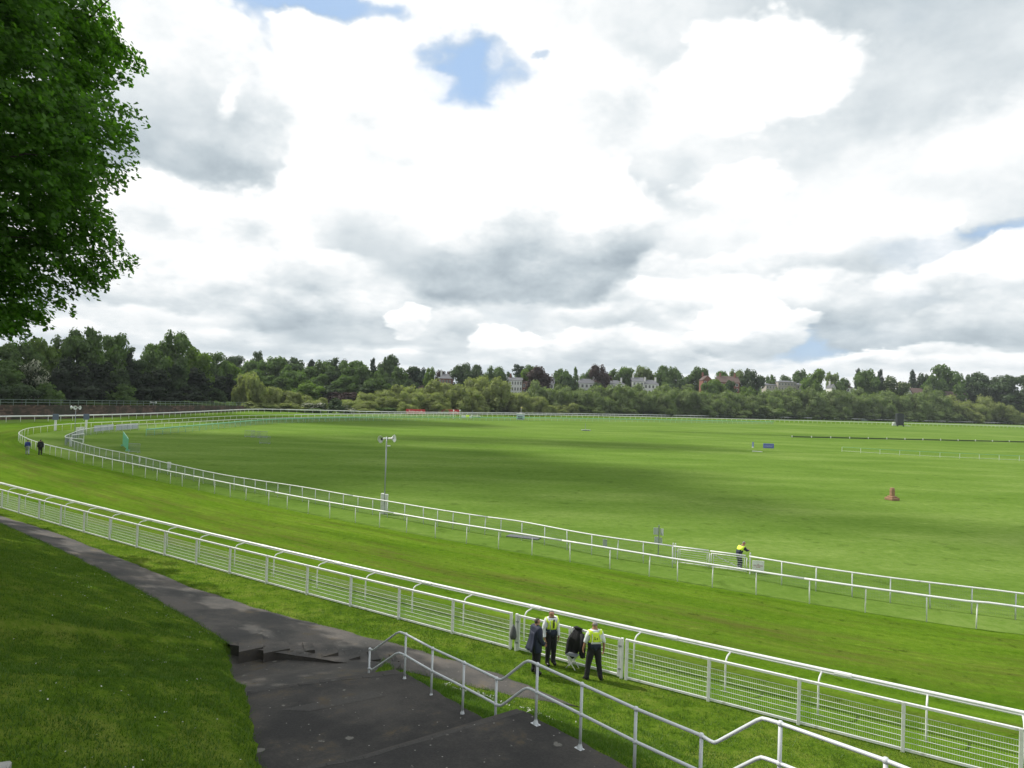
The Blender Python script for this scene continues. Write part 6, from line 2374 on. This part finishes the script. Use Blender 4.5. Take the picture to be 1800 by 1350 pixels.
def hurdle():
    A, B = at(216, 784, 0), at(224.5, 793, 0)
    d = B - A
    L = d.length
    root = thing('green_hurdle', 'bright green solid hurdle wing end on the infield', 'hurdle', A, math.atan2(d.y, d.x))
    Mg = principled('bright_green', (0.12, 0.50, 0.30), 0.5, vary=0.08)
    MB().prism([(0, -0.04), (L, -0.04), (L, 0.04), (0, 0.04)], 0.15, lambda x, y: 1.85 - 0.35 * x / L).build('panel', Mg, root)
    MB().tube([(0, 0, 1.9), (L, 0, 1.55)], 0.06, 8).build('top_rail', M_greenrail, root)
    for x in (0.1, L - 0.1):
        MB().box((x, 0, 0.1), (0.1, 0.5, 0.2)).build('foot', M_greenrail, root)
    A2 = at(226, 795, 0)
    r2 = thing('grey_barrier', 'grey mesh crowd barrier leaning against the green hurdle', 'barrier', A2, rad(-12))
    crowd_barrier(r2)


def crowd_barrier(r2, w=1.6, h=1.1):
    MB().tube([(0, 0, 0.1), (0, 0, h), (w, 0, h), (w, 0, 0.1), (0, 0, 0.1)], 0.03, 6).build('frame', M_grey, r2)
    mb = MB()
    for i in range(1, 14):
        mb.tube([(w * i / 14, 0, 0.1), (w * i / 14, 0, h)], 0.012, 5)
    tag(mb.build('bars', M_grey, r2), kind='stuff')
    fm = MB().tube([(0, -0.3, 0.0), (0, 0, 0.12), (0, 0.3, 0.0)], 0.025, 6).mesh('foot', M_grey)
    link('foot', fm, r2, (0.15, 0, 0))
    link('foot', fm, r2, (w - 0.15, 0, 0))


hurdle()
for (px, py, rz_, lb) in ((430, 768, 4, 'left'), (441, 769, -6, 'second'), (452, 769.5, 3, 'third'), (456, 779.5, -4, 'nearest')):
    r2 = thing('grey_barrier', {'left': 'leftmost grey barrier of the loose group on the infield', 'second': 'second grey barrier from the left on the infield', 'third': 'third grey barrier from the left on the infield', 'nearest': 'nearest grey barrier standing alone on the infield'}[lb],
               'barrier', at(px, py, 0), rad(rz_), 'grey barriers on the infield')
    crowd_barrier(r2, 1.7)
# flat grey mat by the infield rail
o = MB().bar(at(893, 941, 0.03), at(948, 947, 0.03), 0.7, 0.05).build('rubber_mat', principled('mat_grey', (0.11, 0.12, 0.13), 0.8, vary=0.2))
tag(o, 'flat grey mat on the grass between the two white rails', 'mat')


# ------------------------------------------------------------------ the stone wall and railing at the far left
def far_wall():
    P = [Vector(p) for p in ((-150, 112, 0), (-108, 143, 0), (-101, 160, 0), (-97, 190, 0), (-95, 225, 0), (-93, 252, 0))]
    tops = [3.6, 3.15, 3.05, 2.7, 2.2, 1.8]
    pts, hs = [], []
    for i in range(len(P) - 1):
        k = 14
        for j in range(k):
            pts.append(P[i].lerp(P[i + 1], j / k))
            hs.append(tops[i] + (tops[i + 1] - tops[i]) * j / k)
    m = bpy.data.materials.new('rubble_stone')
    m.use_nodes = True
    t = m.node_tree
    b = t.nodes['Principled BSDF']
    b.inputs['Roughness'].default_value = 0.95
    g = NT(t)
    co = g.n('ShaderNodeTexCoord').outputs['Object']
    vo = g.n('ShaderNodeTexVoronoi')
    vo.inputs['Scale'].default_value = 1.6
    mp = g.n('ShaderNodeMapping')
    mp.inputs['Scale'].default_value = (0.5, 0.5, 1.4)
    t.links.new(co, mp.inputs[0])
    t.links.new(mp.outputs[0], vo.inputs['Vector'])
    c = g.mix(g.sep(vo.outputs['Color'])[0], (0.035, 0.022, 0.018), (0.15, 0.095, 0.075))
    c = g.mix(g.maprange(g.noise(co, 0.35, 6, 0.7), 0.42, 0.62), c, (0.035, 0.035, 0.022))
    t.links.new(c, b.inputs['Base Color'])
    root = thing('stone_wall', 'long dark red stone retaining wall below the wood at far left', 'wall', P[0])
    L0 = P[0]
    for k in range(0, len(pts) - 1, 7):
        mb = MB()
        for i in range(k, min(k + 7, len(pts) - 1)):
            a, c_ = pts[i] - L0, pts[i + 1] - L0
            d = (c_ - a).normalized()
            n_ = Vector((-d.y, d.x, 0))
            h = hs[i] + 0.05 * mnoise.noise((i * 0.7, 0, 0))
            off = 0.06 * mnoise.noise((i * 1.3, 5, 0))
            mb.prism([(a.x + n_.x * off, a.y + n_.y * off), (c_.x + n_.x * off, c_.y + n_.y * off), (c_.x + n_.x * 0.8, c_.y + n_.y * 0.8), (a.x + n_.x * 0.8, a.y + n_.y * 0.8)], -0.3, h)
        mb.build('wall_section', m, root)
    # made ground behind the wall
    V, Fc = [], []
    for p, h in zip(pts, hs):
        i = pts.index(p)
        d = (pts[min(i + 1, len(pts) - 1)] - pts[max(i - 1, 0)]).normalized()
        n_ = Vector((-d.y, d.x, 0))
        for r_, z in ((0.5, -0.15), (3, -0.3), (12, 0.8), (40, 3.0), (120, 6)):
            q = p + n_ * r_
            V.append((q.x, q.y, h + z))
    w = 5
    Fc = [(i * w + j, (i + 1) * w + j, (i + 1) * w + j + 1, i * w + j + 1) for i in range(len(pts) - 1) for j in range(w - 1)]
    me = mesh_np('wooded_ground', np.array(V), np.array(Fc), smooth=True)
    me.materials.append(MATS['rough_grass'])
    tag(link('wooded_ground', me), kind='structure')
    # railing
    rr = thing('wall_railing', 'pale green two-bar railing along the top of the stone wall', 'railing', P[0])
    Mr = principled('railing_green', (0.20, 0.27, 0.22), 0.6, vary=0.1)
    rp = [p + Vector((0, 0, h)) for p, h in zip(pts, hs)]
    for z in (0.55, 1.15):
        for k in range(0, len(rp) - 1, 10):
            MB().tube([q - L0 + Vector((0, 0, z)) for q in rp[k:k + 11]], 0.055, 6).build('bar', Mr, rr)
    pm = MB().tube([(0, 0, -0.1), (0, 0, 1.18)], 0.05, 6).mesh('post', Mr)
    for q in resample(rp, 2.6):
        link('post', pm, rr, q - L0)


far_wall()


# ------------------------------------------------------------------ houses on the rise
M_slate = principled('slate_roof', (0.12, 0.125, 0.14), 0.8, vary=0.2, vscale=1.5)
M_tile = principled('brown_tile_roof', (0.11, 0.075, 0.065), 0.85, vary=0.25, vscale=1.5)
M_render = principled('white_render', (0.70, 0.70, 0.68), 0.8, vary=0.06)
M_brick = principled('red_brick', (0.23, 0.10, 0.075), 0.9, vary=0.2, vscale=2)
M_stone = principled('buff_stone', (0.36, 0.33, 0.29), 0.9, vary=0.12)
M_glass = principled('dark_window', (0.03, 0.036, 0.042), 0.15)


def house(label, px0, px1, yeave, ybase, yridge, Y, wall, roof, rtype='hip', rz=0.0, cols=4, rows=2, chim=2, chmat=None, depth=9.0, name='house', dark_front=False, group=None):
    a, b = atY(px0, yeave, Y), atY(px1, yeave, Y)
    w = b.x - a.x
    ze = (a.z + b.z) / 2
    zb = atY((px0 + px1) / 2, ybase, Y).z - 4.0
    zr = atY((px0 + px1) / 2, yridge, Y).z
    root = thing(name, label, 'house', ((a.x + b.x) / 2, Y, zb), rz, group)
    he, hr = ze - zb, zr - zb
    W2, D2 = w / 2, depth
    MB().box((0, D2 / 2, he / 2), (w, D2, he)).build('wall', wall, root)
    ov = 0.35
    rf = MB()
    if rtype == 'hip':
        ix = min(W2 * 0.6, D2 / 2)
        pts = [(-W2 - ov, -ov, he), (W2 + ov, -ov, he), (W2 + ov, D2 + ov, he), (-W2 - ov, D2 + ov, he), (-W2 + ix, D2 / 2, hr), (W2 - ix, D2 / 2, hr)]
        rf.v = pts
        rf.f = [(0, 1, 5, 4), (1, 2, 5), (2, 3, 4, 5), (3, 0, 4), (3, 2, 1, 0)]
    elif rtype == 'gable':
        rf.v = [(-W2 - ov, -ov, he - 0.1), (W2 + ov, -ov, he - 0.1), (W2 + ov, D2 + ov, he - 0.1), (-W2 - ov, D2 + ov, he - 0.1), (-W2 - ov, D2 / 2, hr), (W2 + ov, D2 / 2, hr)]
        rf.f = [(0, 1, 5, 4), (1, 2, 5), (2, 3, 4, 5), (3, 0, 4), (3, 2, 1, 0)]
    elif rtype == 'front':       # gable end faces us
        rf.v = [(-W2 - ov, -ov, he - 0.1), (W2 + ov, -ov, he - 0.1), (W2 + ov, D2 + ov, he - 0.1), (-W2 - ov, D2 + ov, he - 0.1), (0, -ov, hr), (0, D2 + ov, hr)]
        rf.f = [(0, 4, 5, 3), (1, 2, 5, 4), (2, 3, 5), (3, 2, 1, 0)]
        MB().prism([(-W2, 0.0), (W2, 0.0), (W2, 0.3), (-W2, 0.3)], he - 0.2, he).mesh
        gm_ = MB()
        gm_.v = [(-W2, -0.02, he - 0.12), (W2, -0.02, he - 0.12), (0, -0.02, hr - 0.25), (-W2, 0.3, he - 0.12), (W2, 0.3, he - 0.12), (0, 0.3, hr - 0.25)]
        gm_.f = [(0, 1, 2), (5, 4, 3), (0, 3, 4, 1), (1, 4, 5, 2), (2, 5, 3, 0)]
        gm_.build('gable', wall, root)
    ro = rf.build('roof', roof, root)
    cm = MB().box((0, 0, 0), (0.9, 0.9, 2.6)).box((0, 0, 1.36), (1.1, 1.1, 0.14)).mesh('chimney', chmat or wall)
    pot = MB().lathe((0, 0, 1.43), [(0.16, 0), (0.13, 0.5)], 8).mesh('chimney_pot', M_tile)
    for i in range(chim):
        x = (-W2 * 0.72 if i == 0 else (W2 * 0.72 if i == 1 else 0))
        c = link('chimney', cm, ro, (x, D2 * 0.45, hr + 0.55 - (0.4 if rtype == 'hip' else 0)))
    # windows: recessed dark panes in pale frames
    if cols:
        fw = w / cols * 0.46
        fh = 1.7 if rows > 1 else 1.5
        fm = MB()
        fm.box((0, -0.02, fh / 2), (fw + 0.24, 0.12, 0.14)).box((0, -0.02, -fh / 2), (fw + 0.24, 0.12, 0.14)).box((-fw / 2 - 0.06, -0.02, 0), (0.12, 0.12, fh)).box((fw / 2 + 0.06, -0.02, 0), (0.12, 0.12, fh))
        fm.box((0, -0.03, 0), (0.07, 0.06, fh)).box((0, -0.03, 0), (fw, 0.06, 0.07))
        fme = fm.mesh('window', M_render)
        pme = MB().box((0, 0.0, 0), (fw, 0.06, fh)).mesh('pane', M_glass)
        for r_ in range(rows):
            zc = he - 1.6 - r_ * 3.1
            for c_ in range(cols):
                xx = -W2 + w * (c_ + 0.5) / cols
                wo = link('window', fme, root, (xx, -0.03, zc))
                link('pane', pme, wo)
    return root


house('house with a grey slate roof and white upper windows behind the left willows', 771, 794, 665.5, 673, 656.5, 372, M_brick, M_slate, 'hip', cols=4, chim=2, chmat=M_render)
house('white gabled house end just right of the lime-green tree and grey roof', 814, 828, 669, 676, 664, 376, M_render, M_slate, 'front', cols=1, chim=1)
house('low house with a dark brown roof half hidden left of the lime-green tree', 716, 743, 681, 690, 671, 345, M_stone, M_tile, 'gable', cols=3, rows=1, chim=0)
house('white-fronted house with large windows and red brick side above the willows', 894, 918, 668, 686, 663, 374, M_render, M_slate, 'gable', cols=5, rows=2, chim=1, chmat=M_brick)
house('red brick wing with white bay windows beside the white-fronted house', 918.5, 938, 672.5, 688, 668, 375, M_brick, M_tile, 'hip', cols=3, rows=2, chim=1)
house('steep grey-roofed house with a tall white chimney right of the copper beech', 950, 974, 674, 684, 663, 380, M_render, M_slate, 'gable', cols=3, rows=1, chim=2, chmat=M_render)
house('large white villa with a hipped pale roof and white chimneys', 1013, 1050, 673.5, 685, 665.5, 405, M_render, M_slate, 'hip', cols=5, rows=2, chim=2)
house('pale grey-roofed house with two white chimneys between white villas', 1061, 1099, 675, 686, 668, 410, M_render, M_slate, 'hip', cols=5, rows=2, chim=2)
house('white house with a tall white gable and grey roof right of the villas', 1112, 1132, 670, 688, 663, 412, M_render, M_slate, 'gable', cols=3, rows=2, chim=1)
house('grey hip-roofed white house with a pair of chimneys right of the white gable', 1132.5, 1158, 675, 688, 667.5, 416, M_render, M_slate, 'hip', cols=4, rows=2, chim=2)
house('red brick house front between dark trees right of centre', 1236, 1252, 668, 690, 660, 428, M_brick, M_tile, 'front', cols=2, rows=2, chim=1)
house('dark red brick house with steep roofs left of the tall dark tree', 1264, 1300, 672, 694, 661, 440, M_brick, M_tile, 'gable', cols=4, rows=2, chim=2)
# the long mansion: a taller middle block and two lower wings
house('tall middle block of the long grey stone mansion on the skyline', 1368, 1400, 671.5, 690, 668.8, 492, M_stone, M_slate, 'hip', cols=6, rows=3, chim=0, depth=10, name='mansion')
house('left wing of the long grey stone mansion on the skyline', 1347, 1367.7, 677, 690, 672.5, 494, M_stone, M_slate, 'hip', cols=4, rows=2, chim=0, depth=9, name='mansion_wing')
house('right wing of the long grey stone mansion on the skyline', 1400.3, 1424, 676.5, 690, 673, 494, M_stone, M_slate, 'hip', cols=4, rows=2, chim=0, depth=9, name='mansion_wing')
house('white house with a blue-shaded side and tall chimney below dark conifers', 1488, 1500, 682, 700, 677, 488, M_render, M_tile, 'hip', cols=2, rows=2, chim=2)
house('narrow white house end with chimney left of the bushy green tree', 1462, 1470, 682, 696, 675, 490, M_render, M_slate, 'front', cols=1, rows=1, chim=1)
house('white gabled house with a long dark roof below the spruce', 1592, 1603, 690, 702, 681, 488, M_render, M_tile, 'front', cols=1, rows=2, chim=0)
house('long dark-roofed house right of the white gable', 1603.5, 1628, 692, 702, 682, 490, M_stone, M_tile, 'gable', cols=3, rows=1, chim=0)
house('low house with a long brown roof among the trees at the far right', 1650, 1700, 695, 704, 688, 492, M_stone, M_tile, 'gable', cols=6, rows=1, chim=0)


# ------------------------------------------------------------------ cumulus added overhead, out of view, placed so that their shadows cross the course
M_shadow_cloud = principled('shadow_cloud_white', (0.85, 0.86, 0.88), 1.0, spec=0.0)
ico_ = bmesh.new()
bmesh.ops.create_icosphere(ico_, subdivisions=2, radius=1.0)
ICO_V = np.array([v.co[:] for v in ico_.verts])
ICO_F = np.array([[v.index for v in f.verts] for f in ico_.faces])
ico_.free()


def cumulus(gx, gy, sx, sy, alt, seed, n=60, ang=0.0):
    "a cumulus at height alt whose shadow falls about ground point (gx, gy)"
    r = np.random.default_rng(seed)
    c = Vector((gx, gy, 0)) + SUN * (alt / SUN.z)
    V, Fc = [], []
    off = 0
    ca, sa = math.cos(ang), math.sin(ang)
    for i in range(n):
        a, q = r.uniform(0, 2 * math.pi), math.sqrt(r.uniform(0, 1))
        x, y = q * math.cos(a) * sx, q * math.sin(a) * sy
        s = (0.34 - 0.27 * q) * min(sx, sy) * r.uniform(0.5, 1.5) + 0.8
        P = ICO_V * np.array([s * 1.4, s, s * 0.7]) * (1 + r.normal(0, 0.08, (len(ICO_V), 1)))
        P[:, 2] = np.maximum(P[:, 2], -s * 0.25)
        P = P + np.array([x * ca - y * sa + c.x, x * sa + y * ca + c.y, c.z + (1 - q) * min(sx, sy) * 0.25 * r.uniform(0.2, 1)])
        V.append(P)
        Fc.append(ICO_F + off)
        off += len(P)
    me = mesh_np('cloud', np.concatenate(V), np.concatenate(Fc), smooth=True)
    me.materials.append(M_shadow_cloud)
    tag(link('cloud', me), kind='structure')


CLOUD_SHADOWS = [
    # ground x, y, half sizes, bearing of the long side
    (-30, 94, 60, 28, -0.5, 100), (18, 60, 42, 9, -0.55, 30), (5, 132, 44, 12, 0.0, 70), (-62, 190, 60, 30, 0.2, 70), (-130, 150, 40, 34, 0.3, 60), (110, 200, 80, 8, 0.06, 60),
]
for i, (x, y, a, b, an, n) in enumerate(CLOUD_SHADOWS):
    cumulus(x, y, a, b, 1000, 50 + i, n, an)


# ------------------------------------------------------------------ grass blades, daisies
def blades(name, cells, dens, h, w, mat, seed, label=None):
    "short grass as single-triangle blades; cells: list of (s0, s1, d0, d1)"
    r = np.random.default_rng(seed)
    S, D = [], []
    for (s0, s1, d0, d1), k in zip(cells, dens):
        n = int((s1 - s0) * (d1 - d0) * k)
        S.append(r.uniform(s0, s1, n))
        D.append(r.uniform(d0, d1, n))
    S, D = np.concatenate(S), np.concatenate(D)
    keep = []
    for s, d in zip(S, D):
        a, b = interp(s, DP0), interp(s, DP1)
        on_path = a + 0.02 < d < b - 0.02 and s < 3.6
        dl, do = interp(s, DLEFT), interp(s, DOUT)
        on_deck = s > -6.2 and d > do - 0.05 and d < dl + 0.02
        if s <= -1.2 and s > -6.2 and b < d < dl:
            on_deck = True
        keep.append(not (on_path or on_deck))
    S, D = S[keep], D[keep]
    pos = []
    for s, d in zip(S, D):
        p = xy(s, d)
        t = fence_xy(s) - p if d < 0.01 else Vector((0, 0))
        z = z_ground(s, d)
        if d > 0.3:
            z += 0.035 * (mnoise.noise((p.x * 0.8, p.y * 0.8, 3.1))) * min(1, d / 2) + 0.09 * mnoise.noise((p.x * 0.23, p.y * 0.23, 7.7)) * sstep(5, 9, d)
        pos.append((p.x, p.y, z))
    P = np.array(pos)
    n = len(P)
    a = r.uniform(0, 2 * math.pi, n)
    clump = np.array([mnoise.noise((x * 1.7, y * 1.7, 2.0)) + 0.6 * mnoise.noise((x * 5, y * 5, 4.0)) for x, y, z in pos]) * 0.9 + 0.9
    clump = np.clip(clump, 0.25, 2.2)
    hh = (h * clump * r.uniform(0.5, 1.3, n))[:, None]
    ww = w * r.uniform(0.7, 1.3, n)[:, None]
    side = np.stack([np.cos(a), np.sin(a), np.zeros(n)], axis=1)
    lean = np.stack([r.normal(0, 0.5, n), r.normal(0, 0.5, n), np.ones(n)], axis=1)
    V = np.stack([P - side * ww, P + side * ww, P + lean * hh], axis=1).reshape(-1, 3)
    me = mesh_np(name, V, np.arange(n * 3).reshape(n, 3))
    me.materials.append(mat)
    tag(link(name, me), kind='stuff')


L_blade = leaf_mat('grass_blade', (0.076, 0.152, 0.015), 0.42, 0.38, hue=(0.135, 0.200, 0.036))
blades('grass', [(-40, -20, 3.0, 14), (-20, -6, 3, 16), (-6, 8, 6, 20), (-40, -8, 0.0, 2.8), (-8, 14, -0.3, 11)], [150, 420, 900, 160, 520], 0.072, 0.008, L_blade, 3)
# a ragged fringe where the turf meets the paving
def fringe():
    r = np.random.default_rng(9)
    P = []
    for s in np.arange(-34, 3.8, 0.012):
        for tab, sg in ((DP0, -1), (DP1, 1)):
            if tab is DP1 and -6.2 < s < -1.2:
                continue
            d = interp(s, tab) + (0.14 * mnoise.noise((s * 1.3, 0.2, 0)) + 0.07 * mnoise.noise((s * 4.1, 5.2, 0)) if tab is DP0 else 0.12 * mnoise.noise((s * 1.1, 9.2, 0)) + 0.06 * mnoise.noise((s * 3.7, 2.2, 0))) + sg * r.uniform(-0.10, 0.10)
            p = xy(s, d)
            P.append((p.x, p.y, z_path(s, min(max(d, interp(s, DP0)), interp(s, DP1)))))
    for s in np.arange(-6.2, 9, 0.006):
        d = interp(s, DLEFT) + r.uniform(-0.12, 0.15)
        p = xy(s, d)
        P.append((p.x, p.y, interp(s, ZDECK) + 0.03))
    for s in np.arange(-1.2, 12, 0.008):
        d = interp(s, DOUT) - r.uniform(-0.05, 0.16)
        p = xy(s, d)
        P.append((p.x, p.y, interp(s, ZDECK) - 0.04))
    P = np.array(P)
    n = len(P)
    a = r.uniform(0, 6.28, n)
    side = np.stack([np.cos(a), np.sin(a), np.zeros(n)], axis=1) * 0.005
    lean = np.stack([r.normal(0, 0.6, n), r.normal(0, 0.6, n), np.ones(n)], axis=1) * (r.uniform(0.03, 0.10, n) + 0.10 * (r.random(n) > 0.93))[:, None]
    V = np.stack([P - side, P + side, P + lean], axis=1).reshape(-1, 3)
    me = mesh_np('grass_fringe', V, np.arange(n * 3).reshape(n, 3))
    me.materials.append(L_blade)
    tag(link('grass_fringe', me), kind='stuff')


fringe()


def daisies():
    r = np.random.default_rng(21)
    P = []
    for _ in range(520):
        if r.random() < 0.25:
            c = (r.uniform(-22, 4), r.uniform(6, 15))
        c0 = (r.uniform(-20, 5), 0)
        s = r.uniform(-16, 6)
        d = interp(s, DLEFT if s > -6.2 else DP1) + 0.3 + abs(r.normal(0, 3.2))
        if mnoise.noise((s * 0.8, d * 0.8, 11)) < 0.05:
            continue
        P.append((s, d))
    for _ in range(480):       # the strip of daisies on the edge of the slope beyond the handrail
        s = r.uniform(0.6, 6.2)
        d = 4.3 + 0.28 * (s - 0.6) + r.normal(0, 0.22)
        if mnoise.noise((s * 1.6, d * 1.6, 5)) > -0.12:
            P.append((s, d))
    V, Fc = [], []
    off = 0
    for s, d in P:
        p = xy(s, d)
        z = z_ground(s, d) + 0.05 + 0.035 * (mnoise.noise((p.x * 0.8, p.y * 0.8, 3.1))) * min(1, d / 2) + 0.09 * mnoise.noise((p.x * 0.23, p.y * 0.23, 7.7)) * sstep(5, 9, d)
        rr = r.uniform(0.010, 0.016)
        nx, ny = r.normal(0, 0.35, 2)
        ring = [(p.x + rr * math.cos(k * 1.0472), p.y + rr * math.sin(k * 1.0472), z + rr * (nx * math.cos(k * 1.0472) + ny * math.sin(k * 1.0472))) for k in range(6)]
        V += ring + [(p.x, p.y, z + 0.004)]
        for k in range(6):
            Fc.append((off + k, off + (k + 1) % 6, off + 6))
        off += 7
    me = mesh_np('daisies', np.array(V), np.array(Fc))
    me.materials.append(principled('daisy_white', (0.55, 0.56, 0.50), 0.7))
    tag(link('daisies', me), kind='stuff')


daisies()
# a corner of pale stone coping at the very left of the bank
cb = at(-12, 1392, 4.05)
o = MB().box((cb.x - 0.12, cb.y, 3.95), (0.36, 0.8, 0.45), rz=rad(22)).build('coping_stone', principled('coping_grey', (0.33, 0.33, 0.31), 0.9, vary=0.25, vscale=6, bump=0.4), bevel=0.02)
tag(o, 'pale grey coping stone at the left edge of the grass bank', 'stone')


# ------------------------------------------------------------------ labels: say which one wherever several share a look
def ordinal_labels():
    ords = ['first', 'second', 'third', 'fourth', 'fifth', 'sixth', 'seventh', 'eighth', 'ninth', 'tenth', 'eleventh', 'twelfth', 'thirteenth', 'fourteenth', 'fifteenth',
            'sixteenth', 'seventeenth', 'eighteenth', 'nineteenth', 'twentieth', 'twenty-first', 'twenty-second', 'twenty-third', 'twenty-fourth', 'twenty-fifth']
    bpy.context.view_layer.update()
    by = {}
    for o in scene.objects:
        if o.parent is None and 'label' in o:
            by.setdefault(o['label'], []).append(o)
    for lb, L in by.items():
        if len(L) < 2:
            continue
        key = lambda o: (img(o.matrix_world.translation) or (0, 0))[0]
        L.sort(key=key)
        if len(L) == 2:
            for o, w in zip(L, ('left one of two', 'right one of two')):
                o['label'] = lb + ', ' + w
            continue
        n = len(L)
        for i, o in enumerate(L):
            if i == 0:
                w = 'leftmost'
            elif i == n - 1:
                w = 'rightmost'
            elif i < (n + 1) // 2:
                w = ords[i] + ' from left'
            else:
                w = ords[n - 1 - i] + ' from right'
            o['label'] = lb + ', ' + w


ordinal_labels()


# ------------------------------------------------------------------ thin summer haze over the whole course
def haze():
    mb = MB().box((0, 500, 29.0), (3000, 1300, 62.0))
    o = mb.build('haze')
    m = bpy.data.materials.new('haze')
    m.use_nodes = True
    t = m.node_tree
    t.nodes.clear()
    out = t.nodes.new('ShaderNodeOutputMaterial')
    v = t.nodes.new('ShaderNodeVolumePrincipled')
    v.inputs['Color'].default_value = (0.86, 0.93, 1.0, 1)
    v.inputs['Density'].default_value = 0.00012
    v.inputs['Anisotropy'].default_value = 0.2
    t.links.new(v.outputs[0], out.inputs['Volume'])
    o.data.materials.append(m)
    tag(o, kind='stuff')


haze()
